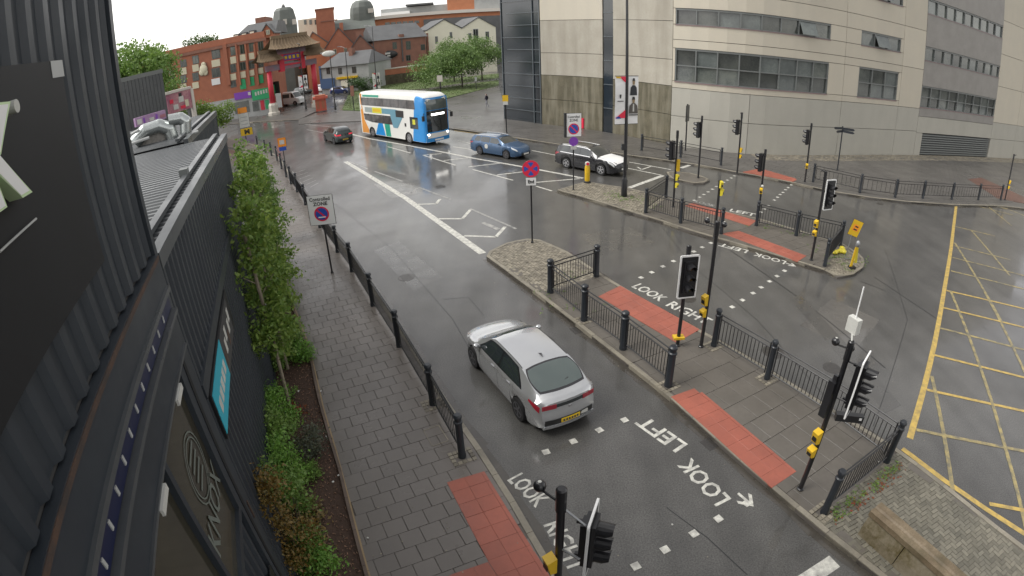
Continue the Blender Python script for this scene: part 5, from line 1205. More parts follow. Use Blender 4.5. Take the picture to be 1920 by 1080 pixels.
# ---- pedestrian by the grass
def person(label, q, rz, h=1.72):
    k = h/1.72
    V_ = [((0,0,.98),.13),((0,0,1.20),.135),((0,0,1.42),.15),((0,0,1.52),.055),((0,.02,1.60),.085),((0,.02,1.68),.075),
          ((.10,0,.90),.095),((.12,.16,.50),.065),((.11,.06,.10),.045),((.11,.20,.05),.04),
          ((-.10,0,.90),.095),((-.11,-.12,.50),.065),((-.11,-.30,.14),.045),((-.11,-.20,.05),.04),
          ((.20,0,1.40),.06),((.25,-.10,1.13),.045),((.24,.04,.92),.035),((-.20,0,1.40),.06),((-.25,.08,1.13),.045),((-.22,.22,.98),.035)]
    E_ = [(0,1),(1,2),(2,3),(3,4),(4,5),(0,6),(6,7),(7,8),(8,9),(0,10),(10,11),(11,12),(12,13),(2,14),(14,15),(15,16),(2,17),(17,18),(18,19)]
    me = bpy.data.meshes.new('person'); me.from_pydata([tuple(c*k for c in v[0]) for v in V_], E_, []); o = bpy.data.objects.new('person', me); COL.objects.link(o)
    sk = o.modifiers.new('skin','SKIN'); 
    for i, v in enumerate(V_): me.skin_vertices[0].data[i].radius = (v[1]*k, v[1]*k)
    me.skin_vertices[0].data[0].use_root = True
    sb = o.modifiers.new('sub','SUBSURF'); sb.levels = 1; sb.render_levels = 1
    dg = bpy.context.evaluated_depsgraph_get(); dg.update(); me2 = bpy.data.meshes.new_from_object(o.evaluated_get(dg)); o.modifiers.clear(); o.data = me2
    for mt in ('jacket','trousers','skin','hair'): me2.materials.append(M[mt])
    for p in me2.polygons:
        c = p.center/k; p.use_smooth = True
        p.material_index = 3 if c.z > 1.66 or (c.z > 1.56 and c.y < 0) else 2 if c.z > 1.50 or (abs(c.x) > .18 and c.z < 1.0) else 0 if c.z > .95 else 1
    o.location = (*q,KH); o.rotation_euler[2] = rz; props(o, label, 'person'); return o
defm('jacket', (.03,.03,.05), .8); defm('trousers', (.25,.25,.28), .8); defm('skin', (.45,.28,.21), .6); defm('hair', (.03,.02,.015), .7)
person('person in dark jacket and pale trousers walking on the office forecourt', g(913,202,KH), 1.2)
# ---------------------------------------------------------------- the curved office building
defm('conc', (.52,.475,.385), .75, nz=(.8,.35), col2=(.46,.43,.36), streak=(.9,.3,(.42,.39,.33)), bump=(14,.15), pieces=.045)
defm('conc_mid', (.41,.385,.325), .75, nz=(.7,.5), col2=(.31,.28,.225), streak=(1.2,.55,(.25,.225,.18)), bump=(14,.2), pieces=.04)
defm('conc_dirty', (.145,.128,.085), .7, nz=(1.1,.85), col2=(.075,.068,.042), streak=(2.2,.7,(.27,.25,.19)), bump=(14,.3), pieces=.05)
defm('conc_grey', (.40,.385,.335), .75, nz=(.8,.3), col2=(.33,.32,.28), streak=(.9,.3,(.30,.29,.25)), pieces=.03)
defm('clad_dark', (.27,.255,.235), .55, nz=(.9,.3), pieces=.03); defm('frame_grey', (.15,.16,.155), .45); defm('curtain', (.020,.026,.032), .12, spec=.8); defm('curtain_bar', (.10,.115,.125), .4)
defm('pane', (.040,.047,.046), .08, spec=.8, nz=(.9,.8), col2=(.12,.13,.115), pieces=.55); defm('pane_pale', (.16,.18,.17), .1, spec=.7, nz=(.7,.8), col2=(.08,.09,.09)); defm('core', (.05,.05,.05), .9); defm('pink_edge', (.25,.17,.17), .6)
oc = off_pt(30); office = thing('office_building', 'large pale concrete office block with curved front and window bands', 'building', (oc.x,oc.y,0))
def fslab(m, s0, s1, z0, z1, o0, o1, mi=0, step=1.3):
    n = max(1, int((s1-s0)/step)); vs = []
    for i in range(n+1):
        s = s0+(s1-s0)*i/n
        for o_, z in ((o0,z0),(o1,z0),(o1,z1),(o0,z1)): vs.append(off_pt(s, z, o_))
    fs = [(0,1,2,3)[::-1], tuple(4*n+k for k in (0,1,2,3))]
    for i in range(n):
        for k in range(4): fs.append((4*i+k, 4*i+(k+1)%4, 4*(i+1)+(k+1)%4, 4*(i+1)+k)[::-1])
    m.add(vs, [f[::-1] for f in fs], mi)
def panel(s0, s1, z0, z1, mat, o1=.0, nm='wall_panel', g_=.02, par=None):
    m = MB(); fslab(m, s0+g_, s1-g_, z0+g_, z1-g_, o1-.28, o1); return m.build(nm, mat, par or office)
m = MB(); fslab(m, 0.05, 84, 0, 19, -.9, -.30); m.build('wall_core', 'core', office); m = MB(); fslab(m, 46.9, 83.9, 19.05, 24.9, -.9, -.31); m.build('upper_core', 'core', office)
def rows(s0, s1, zs, mats):
    for (a, b), mt in zip(zip(zs, zs[1:]), mats): panel(s0, s1, a, b, mt)
def window_band(s0, s1, z0, z1, n, r=1, open_=None, mat='pane'):
    m = MB(); e = .06
    fslab(m, s0, s1, z0, z0+e, -.26, -.05); fslab(m, s0, s1, z1-e*2.5, z1, -.26, -.05)
    w_ = m.build('window', 'frame_grey', office)
    for i in range(n+1):
        s = s0+(s1-s0)*i/n; s = min(max(s, s0+.04), s1-.04); m = MB(); fslab(m, s-.045, s+.045, z0+e, z1-e*2.5, -.26, -.045 if i % 4 else -.03); m.build('mullion', 'frame_grey', w_)
    for j in range(r):
        za, zb = z0+e+(z1-z0-3.5*e)*j/r, z0+e+(z1-z0-3.5*e)*(j+1)/r
        if j: m = MB(); fslab(m, s0+.09, s1-.09, za-.04, za+.04, -.25, -.055); m.build('transom', 'frame_grey', w_)
        for i in range(n):
            a, b = s0+(s1-s0)*i/n+.05, s0+(s1-s0)*(i+1)/n-.05
            if open_ == (i,j):
                P = [off_pt(a,za+.05,.42), off_pt(b,za+.05,.42), off_pt(b,zb-.02,-.1), off_pt(a,zb-.02,-.1)]; mm = MB(); mm.add(P+[p+Vector((0,0,.03)) for p in P], [(0,1,2,3),(7,6,5,4),(0,4,5,1),(1,5,6,2),(2,6,7,3),(3,7,4,0)]); o = mm.build('open_pane', 'pane_pale', w_)
            mm = MB(); fslab(mm, a, b, za, zb, -.24, -.20); mm.build('pane', mat if rnd() < .8 else 'pane_pale', w_)
    m = MB(); fslab(m, s0-.02, s1+.02, z0-.07, z0-.015, -.25, .05); m.build('sill', 'pink_edge', w_)
# dark glazed stair tower and slit
m = MB(); fslab(m, .02, 5.43, 0.05, 19, -.28, -.06, step=5); st = m.build('stair_glazing', 'curtain', office)
for i in range(15): m = MB(); z = 1.2+i*1.2; fslab(m, .9 if i % 3 else .1, 5.4, z, z+.05, -.05, .03, step=6); m.build('glazing_bar', 'curtain_bar', st)
for s in (.1,4.45,5.36): m = MB(); fslab(m, s-.04, s+.04, .1, 19, -.055, .05); m.build('glazing_post', 'curtain_bar', st)
m = MB(); fslab(m, 12.17, 13.22, .05, 19, -.28, -.10); sl_ = m.build('slit_glazing', 'curtain', office)
for i in range(8): m = MB(); z = 2.2+i*2.1; fslab(m, 12.2, 13.2, z, z+.06, -.09, -.03); m.build('glazing_bar', 'curtain_bar', sl_)
ZB = [0,2.55,4.85,6.95,10.0,13.0,16.0,19.0]
rows(5.45, 12.15, ZB, ['conc_dirty','conc_dirty','conc_mid','conc_mid','conc','conc','conc'])
rows(13.25, 19.4, ZB, ['conc_dirty','conc_dirty','conc_mid','conc_mid','conc_mid','conc','conc'])
# window bays
for a, b in ((19.4,25.65),(25.65,35.0),(35.0,43.2),(43.2,46.85)): rows(a, b, [0,2.5,4.75], ['conc_grey','conc_grey'])
def bay(s0, s1, w0, w1, n, op=None):
    for z0, z1, za, zb, r in ((4.75,8.55,5.27,7.88,2),(8.55,12.3,9.75,11.02,1),(12.3,16.2,14.0,15.4,1)):
        panel(s0, s1, z0, za, 'conc'); panel(s0, s1, zb, z1, 'conc')
        if w0-s0 > .1: panel(s0, w0, za, zb, 'conc')
        if s1-w1 > .1: panel(w1, s1, za, zb, 'conc')
        window_band(w0, w1, za, zb, n, r, (n-2,0) if (op and r == 1) else None)
    panel(s0, s1, 16.2, 19, 'conc')
bay(19.4, 35.0, 19.62, 33.12, 8, True); bay(35.0, 43.2, 36.95, 42.75, 3, True)
rows(43.2, 46.85, [4.75,8.55,12.3,16.2,19], ['conc']*4)
# dark bay
for z0, z1 in ((4.0,4.9),(7.0,9.5),(10.85,14.05),(15.5,19.0)): panel(46.85, 62.9, z0, z1 if z1 < 19 else 25, 'clad_dark', .02)
for za, zb, r in ((4.9,7.0,2),(9.5,10.85,1),(14.05,15.5,1)): window_band(46.9, 62.85, za, zb, 9, r)
panel(46.85, 62.9, 2.35, 4.0, 'conc_grey'); panel(46.85, 48.0, 0, 2.35, 'conc_grey')
m = MB(); fslab(m, 48.0, 62.8, 0.1, 2.35, -.28, -.2); lv = m.build('louvre_backing', 'core', office)
for i in range(9): m = MB(); z = .2+i*.235; fslab(m, 48.05, 62.75, z, z+.13, -.18, -.04); m.build('louvre_blade', 'frame_grey', lv)
for a, b in ((62.9,70),(70,77),(77,84)): rows(a, b, [0,2.35,4.3,8.55,12.3,16.2,20.2,25], ['conc_grey','conc_grey','conc','conc','conc','conc','conc'])
e0, e1 = off_pt(.05), Vector((3.5,74,0)); m = MB(); m.par(e0+Vector((.3,.3,0)), e1-e0, Vector((10,0,0)), Vector((0,0,18.9))); m.build('rear_volume', 'core', office)
m = MB(); m.prism([tuple(off_pt(s,0,-.5)[:2]) for s in range(6,84,4)]+[(95,80),(14,80)], 18.7, 18.9); m.build('roof', 'core', office)
# ---------------------------------------------------------------- far street
defm('brick', (.40,.15,.085), .8, nz=(1.2,.5), col2=(.28,.105,.065), pieces=.05); defm('brick_brown', (.29,.14,.098), .8, nz=(1.0,.55), col2=(.19,.095,.068)); defm('brick_orange', (.50,.20,.10), .8, nz=(.8,.3))
defm('slate', (.115,.118,.12), .55, nz=(.6,.5), bump=(6,.2)); defm('slate_green', (.14,.155,.14), .6, nz=(.6,.5)); defm('cream', (.62,.58,.42), .6); defm('render_white', (.80,.77,.62), .7, nz=(.5,.3), col2=(.64,.61,.50)); defm('render_grey', (.42,.43,.42), .7, nz=(.5,.4))
defm('stone_wall', (.135,.115,.075), .85, nz=(1.3,.8), col2=(.07,.06,.04), bump=(3,.8)); defm('cornice', (.60,.56,.50), .6); defm('tile_tan', (.23,.165,.10), .7, nz=(.8,.5), bump=(8,.4)); defm('gate_red', (.55,.035,.06), .45); defm('gate_blue', (.10,.06,.32), .5); defm('gate_grey', (.17,.18,.22), .6, nz=(1.5,.6), col2=(.34,.10,.12)); defm('stone_pale', (.52,.49,.43), .7); defm('shop_blue', (.06,.11,.22), .6); defm('mullion', (.10,.10,.10), .5)
class Face:
    """front of a far building between two ground points; (s, z, out) coordinates"""
    def __init__(f, name, label, p0, p1, cat='building', group=None, z0=0.):
        f.a = Vector((p0[0],p0[1],z0)); f.L = math.dist(p0[:2],p1[:2]); f.x = Vector(((p1[0]-p0[0])/f.L,(p1[1]-p0[1])/f.L,0)); f.n = Vector((f.x.y,-f.x.x,0)); f.z0 = z0
        f.t = thing(name, label, cat, ((p0[0]+p1[0])/2,(p0[1]+p1[1])/2,z0), 0, group)
    def sz(f, px, py):
        v = Vector(ray(px,py)); o = Vector((0,0,CAM_H)); k = (f.a-o).dot(f.n)/v.dot(f.n); p = o+v*k; return (p-f.a).dot(f.x), p.z
    def P(f, s, z, out=0.): return f.a+f.x*s+f.n*out+Vector((0,0,z-f.z0))
    def block(f, nm, mat, s0, s1, z0, z1, o0, o1, par=None):
        m = MB(); m.par(f.P(s0,z0,o0), f.x*(s1-s0), f.n*(o1-o0), Vector((0,0,z1-z0))); return m.build(nm, mat, par or f.t)
    def pxblock(f, nm, mat, px0, py0, px1, py1, o0, o1, par=None):
        (s0,za), (s1,zb) = f.sz(px0,(py0+py1)/2), f.sz(px1,(py0+py1)/2); cx_ = (px0+px1)/2; z0_, z1_ = f.sz(cx_,py1)[1], f.sz(cx_,py0)[1]
        return f.block(nm, mat, s0, s1, z0_, z1_, o0, o1, par)
    def win(f, px0, py0, px1, py1, mat='pane', frame='cream'):
        w_ = f.pxblock('window', frame, px0, py0, px1, py1, -.1, .04); (s0,_), (s1,_) = f.sz(px0,(py0+py1)/2), f.sz(px1,(py0+py1)/2); cx_ = (px0+px1)/2; za, zb = f.sz(cx_,py1)[1], f.sz(cx_,py0)[1]; e = min(.14,(s1-s0)*.1)
        f.block('pane', mat, s0+e, s1-e, za+e, zb-e, .041, .06, w_); f.block('glazing_bar', frame, (s0+s1)/2-.04, (s0+s1)/2+.04, za+e, zb-e, .061, .075, w_); return w_
    def gable(f, nm, mat, s0, s1, ze, zp, depth, wall, ov=.3, o0=0., frac=.5):
        sm_ = s0+(s1-s0)*frac; m = MB(); m.add([f.P(s0,ze,o0),f.P(s1,ze,o0),f.P(sm_,zp,o0),f.P(s0,ze,o0-depth),f.P(s1,ze,o0-depth),f.P(sm_,zp,o0-depth)], [(0,1,2),(5,4,3),(0,3,4,1)]); m.build('gable_wall', wall, f.t)
        r = MB()
        for sa, sb in ((s0-ov,sm_),(s1+ov,sm_)):
            za = ze-(zp-ze)/(abs(sm_-s0)+1e-6)*ov*.6 if sa < sm_ else ze-(zp-ze)/(abs(s1-sm_)+1e-6)*ov*.6
            A, B, C, D = f.P(sa,za,o0+ov), f.P(sb,zp+.02,o0+ov), f.P(sb,zp+.02,o0-depth), f.P(sa,za,o0-depth); up = Vector((0,0,.22))
            r.add([A,B,C,D,A+up,B+up,C+up,D+up], [(0,1,2,3),(7,6,5,4),(0,4,5,1),(1,5,6,2),(2,6,7,3),(3,7,4,0)])
        return r.build(nm, mat, f.t)
    def slope(f, nm, mat, s0, s1, ze, zr, depth, ov=.3, o0=0., hip=0.):
        m = MB(); A, B, C, D = f.P(s0-ov,ze,o0+ov), f.P(s1+ov,ze,o0+ov), f.P(s1-hip,zr,o0-depth/2), f.P(s0+hip,zr,o0-depth/2); E, F = f.P(s0-ov,ze,o0-depth-ov), f.P(s1+ov,ze,o0-depth-ov)
        m.add([A,B,C,D,E,F], [(0,1,2,3),(4,3,2,5)[::-1],(0,3,4),(1,5,2),(0,4,5,1)]); return m.build(nm, mat, f.t)
# red brick corner block
F1 = Face('brick_building', 'red brick three-storey corner block with cream panels and shop signs', (-72,72.9), (-27.5,82.0))
_, zt = F1.sz(480,72); s_r = F1.sz(505,150)[0]
F1.block('wall', 'brick', 0, s_r, 0, zt, -14, 0); F1.block('cornice', 'brick_brown', -.3, s_r+.2, zt-.55, zt-.1, .0, .25); F1.block('parapet', 'brick', 0, s_r, zt, zt+.9, -.6, .05); F1.block('plinth', 'render_grey', -.1, s_r+.05, 0, 3.4, 0.001, .08)
for a, b in ((422,429),(445.5,448.5),(463,466),(479.5,482.5)): F1.pxblock('pilaster', 'brick', a, 82, b, 160, .0, .35)
for c0_, c1_, rws in ((318,327,[('c',132,144),('d',145,158),('c',159,168)]),(338,350,[('d',112,126),('c',127,140),('d',141,156),('c',157,168)]),(361,373,[('d',104,120),('c',121,134),('d',136,152),('c',154,166)]),(397,413,[('d',93,110),('c',112,125),('d',127,145),('w',147,159)]),
     (432,443,[('d',87,104),('c',106,119),('d',120,136),('c',138,150),('d',151,164)]),(450,461,[('d',83,101),('c',102,114),('d',116,132),('c',134,146),('g',148,167)]),(467,477,[('d',80,97),('c',99,111),('d',113,129),('c',131,142),('g',144,161)]),(484,494,[('d',77,95),('c',98,110),('d',111,126),('c',127,138),('g',140,156)])):
    for k, ya, yb in rws:
        if k == 'd': F1.win(c0_,ya,c1_,yb,frame='slate_green')
        else: F1.pxblock({'c':'cream_panel','w':'white_sign','g':'green_panel'}[k], {'c':'cream','w':'white','g':'sign_green'}[k], c0_,ya,c1_,yb,-.1,.10)
em = F1.pxblock('emblem_base', 'brick_brown', 374, 118, 390, 143, 0, .06)
for px, py, rr in ((382,121,.42),(382,130,.75),(378.5,136,.5),(385.5,135.5,.5)):
    s, z = F1.sz(px,py); m = MB(); m.ball(F1.P(s,z,.15), rr, 12, 8, sq=(1,.35,1)); m.build('figure_emblem', 'cream', em, True)
sg = F1.pxblock('purple_shop_sign', 'sign_purple', 440, 172, 472, 185, .1, .3); F1.pxblock('sign_dot', 'offwhite', 466, 172, 471, 178, .31, .33, sg)
sg = F1.pxblock('green_shop_sign', 'sign_green', 473, 166, 506, 186, .1, .35)
for i in range(5): F1.pxblock('sign_letter', 'offwhite', 479+i*5, 172-i*1.4, 482+i*5, 179-i*1.4, .36, .39, sg)
F1.pxblock('shop_door', 'gate_red', 489, 188, 496, 206, .09, .15); F1.pxblock('shop_window', 'pane', 474, 190, 486, 208, .09, .14); F1.pxblock('shop_window', 'sign_green', 498, 187, 505, 204, .09, .14); F1.pxblock('shop_window', 'pane', 440, 190, 468, 212, .09, .14)
zr = F1.sz(470,42)[1]; s0, s1 = F1.sz(428,60)[0], F1.sz(512,60)[0]
m = MB(); m.add([F1.P(s0,zt+.6,-2),F1.P(s1,zt+.6,-2),F1.P(s1,zr,-5),F1.P(s0+2,zr,-5),F1.P(s0,zt+.6,-13),F1.P(s1,zt+.6,-13),F1.P(s1,zr,-11),F1.P(s0+2,zr,-11)], [(0,1,2,3),(5,4,7,6),(3,2,6,7),(1,5,6,2),(4,0,3,7)]); m.build('mansard_roof', 'slate', F1.t)
for px, py in ((437,71),(452,68),(467,64)):
    s, z = F1.sz(px,py); m = MB(); m.par(F1.P(s-.45,z-.7,-3.2), F1.x*.9, F1.n*1.3, Vector((0,0,1.3))); d_ = m.build('dormer', 'slate', F1.t); F1.block('pane', 'render_white', s-.32, s+.32, z-.5, z+.4, -1.88, -1.84, d_)
s0, s1 = F1.sz(489,60)[0], F1.sz(511,60)[0]; ze, zp = F1.sz(500,62)[1], F1.sz(500,46)[1]; F1.block('dormer_wall', 'brick', s0, s1, zt-.2, ze, -6, -.3); F1.gable('dormer_roof', 'slate', s0, s1, ze, zp, 6, 'brick', .2, -.3); F1.win(499,56,506,65,'pane')
s0, s1 = F1.sz(462,40)[0], F1.sz(483,40)[0]; F1.block('chimney_block', 'brick_brown', s0, s1, zt, F1.sz(472,30)[1], -12, -6)
m = MB(); m.par(F1.P(s_r+.01,F1.sz(505,170)[1]-1.0,-5.5), F1.x*.25, F1.n*4.2, Vector((0,0,1.7))); m.build('side_shop_sign', 'sign_green', F1.t)
# helper for buildings placed by bearing and distance
def far(name, label, px0, px1, dist0, dist1, pym=120, z0=0.): return Face(name, label, polar(px0,pym,dist0)[:2], polar(px1,pym,dist1)[:2], z0=z0)
def zpx(f, px, py): return f.sz(px,py)[1]
f = far('tower', 'dark green domed tower behind the brick block', 516, 566, 128, 128); m = MB(); c = f.P(f.L/2,0,-3); hz = zpx(f,541,45)
m.lathe(c, [(f.L/2,0),(f.L/2,zpx(f,541,47)),(f.L*.48,zpx(f,541,34)),(f.L*.40,zpx(f,541,17)),(f.L*.30,zpx(f,541,12)),(f.L*.28,zpx(f,541,11.5))], 8); m.build('drum', 'slate_green', f.t); m = MB(); m.lathe(c+Vector((0,0,zpx(f,541,11.6))), [(.5,0),(.4,.5),(.1,.9)], 6); m.build('finial', 'slate', f.t)
for px in (531,548): f.pxblock('window', 'stone_pale', px, 36, px+7, 46, .2, .6)
f = far('tower', 'dark rounded tower behind the slate roofs, right of centre', 662, 710, 150, 150); m = MB(); c = f.P(f.L/2,0,-3)
m.lathe(c, [(f.L/2,0),(f.L/2,zpx(f,686,24)),(f.L*.47,zpx(f,686,12)),(f.L*.38,zpx(f,686,3)),(f.L*.26,zpx(f,686,-1)),(f.L*.22,zpx(f,686,-1.5))], 12); m.build('drum', 'slate_green', f.t); f.pxblock('window', 'stone_pale', 690, 16, 700, 24, .4, .8)
# brick gabled cluster behind the gate
def gabled(label, px0, px1, pye, pyp, dist, wall, roof='slate', depth=12, chim=None, wins=(), z0=0., frac=.5, d1=None):
    f = far('gabled_house', label, px0, px1, dist, d1 or dist, z0=z0); pm_ = (px0+px1)/2; ze, zp = zpx(f,pm_,pye), zpx(f,px0+(px1-px0)*frac,pyp)
    f.block('wall', wall, 0, f.L, z0, ze, -depth, 0); f.gable('roof', roof, 0, f.L, ze, zp, depth, wall, .25, frac=frac)
    for w_ in wins: f.win(*w_)
    if chim: f.pxblock('chimney', wall, *chim, -3, -1.4)
    return f
gabled('brick gabled house with tall chimney stack right of the gate', 612, 668, 88, 52, 122, 'brick', chim=(637,42,644,70), wins=((625,92,631,102),(645,90,651,100)))
gabled('small brick house with chimneys between the gate and pub', 655, 704, 96, 66, 116, 'brick_brown', chim=(668,58,682,84), wins=((672,98,678,108),(688,100,694,110)))
gabled('orange brick gabled roof end above the gate', 575, 622, 86, 60, 126, 'brick_orange', frac=.35)
f = far('terrace', 'brown brick terrace down the side street behind the arch', 512, 606, 132, 138); f.block('wall', 'brick_brown', 0, f.L, 0, zpx(f,560,118), -8, 0); f.slope('roof', 'slate', 0, f.L, zpx(f,560,118), zpx(f,560,104), 8)
for a in ((536,130,542,140),(552,128,558,138),(568,126,574,136)): f.win(*a, 'pane', 'cream')
f = far('tower_block', 'square red brick tower above the gate roofs', 600, 634, 140, 140); f.block('wall', 'brick', 0, f.L, 0, zpx(f,617,16), -10, 0); f.block('cap', 'brick_brown', -.2, f.L+.2, zpx(f,617,16), zpx(f,617,14), -10, .2); m = MB(); f.pxblock('band', 'brick_brown', 601, 38, 633, 40, 0, .2)
f = far('slate_hall', 'long slate-roofed hall behind the brick houses', 633, 708, 145, 145); f.block('wall', 'brick_brown', 0, f.L, 0, zpx(f,670,54), -14, 0); f.slope('roof', 'slate_green', 0, f.L, zpx(f,670,54), zpx(f,670,31), 14)
f = far('white_office', 'white upper storey block beside the domed tower', 566, 602, 150, 150); f.block('wall', 'render_white', 0, f.L, 0, zpx(f,584,34), -8, 0)
for px in (570,580,590): f.pxblock('window', 'pane', px, 37, px+5, 46, 0, .1)
# pale house with slate roof
f = far('pale_house', 'pale rendered house with slate roof and yellow shop fascia', 600, 690, 109, 104); ze = zpx(f,645,123); f.block('wall', 'render_grey', 0, f.L, 0, ze, -10, 0); s0 = f.sz(612,110)[0]; f.slope('roof', 'slate', 0, f.L, ze, zpx(f,650,98), 10, hip=1.5)
for a in ((634,127,641,139),(660,125,668,137),(612,127,619,139)): f.win(*a, 'pane', 'mullion')
f.pxblock('yellow_fascia', 'sig_yellow', 632, 143, 672, 147, .0, .3); f.pxblock('blue_shopfront', 'shop_blue', 604, 147, 628, 166, 0, .2); f.pxblock('shop_window', 'render_white', 640, 150, 655, 163, 0, .12); f.pxblock('shop_window', 'pane', 658, 149, 671, 163, 0, .12); f.pxblock('chimney', 'brick_brown', 638, 92, 645, 108, -4.5, -3.2)
f.pxblock('blue_corner_post', 'shop_blue', 600, 124, 603, 166, 0, .15)
# brick pub on the rise
f = far('brick_pub', 'brown brick pub with slate roof and black oval sign', 704, 801, 118, 121); ze = zpx(f,752,72); f.block('wall', 'brick_brown', 0, f.L, 0, ze, -12, 0); f.slope('roof', 'slate', 0, f.L, ze, zpx(f,760,42), 13, .4)
for a in ((736,79,744,92),(761,77,770,93),(761,103,770,114),(789,83,797,94),(716,113,723,128)): f.win(*a, 'pane', 'mullion')
m = MB(); s, z = f.sz(730,102); m.ball(f.P(s,z,.15), 1.0, 16, 8, sq=(1.75,.25,.85)); sg = m.build('oval_sign', 'sign_black', f.t, True); f.pxblock('sign_lettering', 'offwhite', 721, 98, 740, 101.5, .42, .45, sg); f.pxblock('sign_lettering', 'offwhite', 725, 103, 737, 105.5, .42, .45, sg)
f.pxblock('drain_pipe', 'mullion', 753, 72, 755, 115, 0, .2); f.pxblock('chimney', 'brick_brown', 749, 64, 758, 74, -1.2, -.2)
# white gabled pair
f = far('white_warehouse', 'white rendered warehouse with two gables behind the trees', 804, 932, 124, 128); ze = zpx(f,868,53); f.block('wall', 'render_white', 0, f.L, 0, ze, -14, 0); h_ = f.L/2
for i, pk in ((0,37),(1,33)): f.gable('roof', 'slate', i*h_+.1, (i+1)*h_-.1, ze, zpx(f,836+i*64,pk), 14, 'render_white', .2)
for a in ((887,54,897,76),(878,62,884,74),(910,59,917,74),(816,68,821,82),(843,60,848,72)): f.win(*a, 'pane', 'render_grey')
f.pxblock('corner_strip', 'brick_brown', 800.5, 62, 804, 110, -.2, .05)
# long modern building behind
f = far('long_building', 'long brick building with pale cornice behind pub and warehouse', 705, 960, 160, 160); zc = zpx(f,820,27); f.block('wall', 'brick_orange', 0, f.L, 0, zc, -16, 0); f.block('cornice', 'cornice', -.5, f.L, zc, zc+.9, -16, .8)
f.block('slate_front', 'slate', f.sz(795,40)[0], f.L, 0, zpx(f,860,33), .1, 4)
for i in range(6): f.pxblock('window', 'pane', 722+i*11, 42-i*.7, 731+i*11, 47-i*.7, 0, .15)
f.block('upper_storey', 'render_grey', f.sz(712,20)[0], f.sz(842,20)[0], zc+.9, zpx(f,790,10), -14, -3); f.block('white_upper', 'white', f.sz(715,28)[0], f.sz(768,26)[0], zc+.9, zpx(f,742,22), -3, -1); f.block('roof_canopy', 'slate', f.sz(760,10)[0], f.sz(812,6)[0], zpx(f,785,9), zpx(f,785,6), -14, -1)
f.block('red_upper', 'brick_orange', f.sz(839,10)[0], f.sz(890,10)[0], zc+.9, zpx(f,865,-6), -12, -1.5); f.block('grey_upper', 'render_grey', f.sz(890,10)[0], f.L, zc+.9, zpx(f,920,-6), -12, -1.5)
# retaining wall behind the grass
f = far('retaining_wall', 'dark stone retaining wall with brick parapet behind the grass', 655, 800, 108, 114); f.t['category'] = 'wall'
zw = zpx(f,740,139); m = MB(); n_c, n_r = 46, 4
for j in range(n_r):
    for i in range(n_c):
        a = f.L*(i+.5*(j%2))/n_c; b = min(a+f.L/n_c-.04, f.L)
        if b-a < .1: continue
        m.par(f.P(a,zw*j/n_r+.02,0), f.x*(b-a), f.n*(.12+rnd()*.1), Vector((0,0,zw/n_r-.04)))
o = m.build('stone_courses', 'stone_wall', f.t); o['kind'] = 'stuff'; f.block('wall_body', 'stone_wall', 0, f.L, 0, zw, -.5, .08); f.block('brick_parapet', 'brick', f.sz(706,130)[0], f.L, zw, zpx(f,745,128), -.45, .12); f.block('coping', 'stone_pale', f.sz(706,130)[0], f.L, zpx(f,745,128), zpx(f,745,126), -.55, .2)
# ---------------------------------------------------------------- Chinese arch
ga, gb = g(512,205), None
f = Face('chinese_arch', 'red Chinese arch with tan tiled roofs over the side street', polar(505,150,84.5)[:2], polar(597,150,87.5)[:2], 'arch'); GA = f
def zc_(px,py): return f.sz(px,py)[1]
cols = [f.sz(508,165)[0], f.sz(590,150)[0]]; inner = [f.sz(529,140)[0], f.sz(568,140)[0]]
for s in cols:
    m = MB(); m.cyl(f.P(s,1.9,0), f.P(s,zc_(508,133),0), .42, .38, 14); m.build('column', 'gate_red', f.t, True); m = MB(); m.lathe(f.P(s,0,0), [(.95,0),(.95,.5),(.75,.6),(.75,1.6),(.6,1.9)], 8); m.build('column_base', 'stone_pale', f.t)
f.block('lower_beam', 'gate_grey', cols[0]-.5, cols[1]+.5, zc_(548,127), zc_(548,116), -.35, .35)
f.block('beam_stripe', 'gate_red', inner[0], inner[1], zc_(548,121), zc_(548,118), .36, .42)
for s in inner: f.block('hanging_post', 'gate_red', s-.38, s+.38, zc_(548,131), zc_(548,99), -.4, .45)
nb = f.block('name_board', 'gate_red', inner[0]+.4, inner[1]-.4, zc_(548,113), zc_(548,99), -.3, .3); f.block('name_panel', 'gate_blue', (inner[0]+inner[1])/2-1.4, (inner[0]+inner[1])/2+1.4, zc_(548,111), zc_(548,101), .31, .36, nb)
for k in range(4): f.block('name_character', 'sig_yellow', (inner[0]+inner[1])/2-1.15+k*.65, (inner[0]+inner[1])/2-.75+k*.65, zc_(548,109), zc_(548,103), .37, .40, nb)
f.block('upper_beam', 'gate_grey', inner[0]-.6, inner[1]+.6, zc_(548,99), zc_(548,88), -.5, .5)
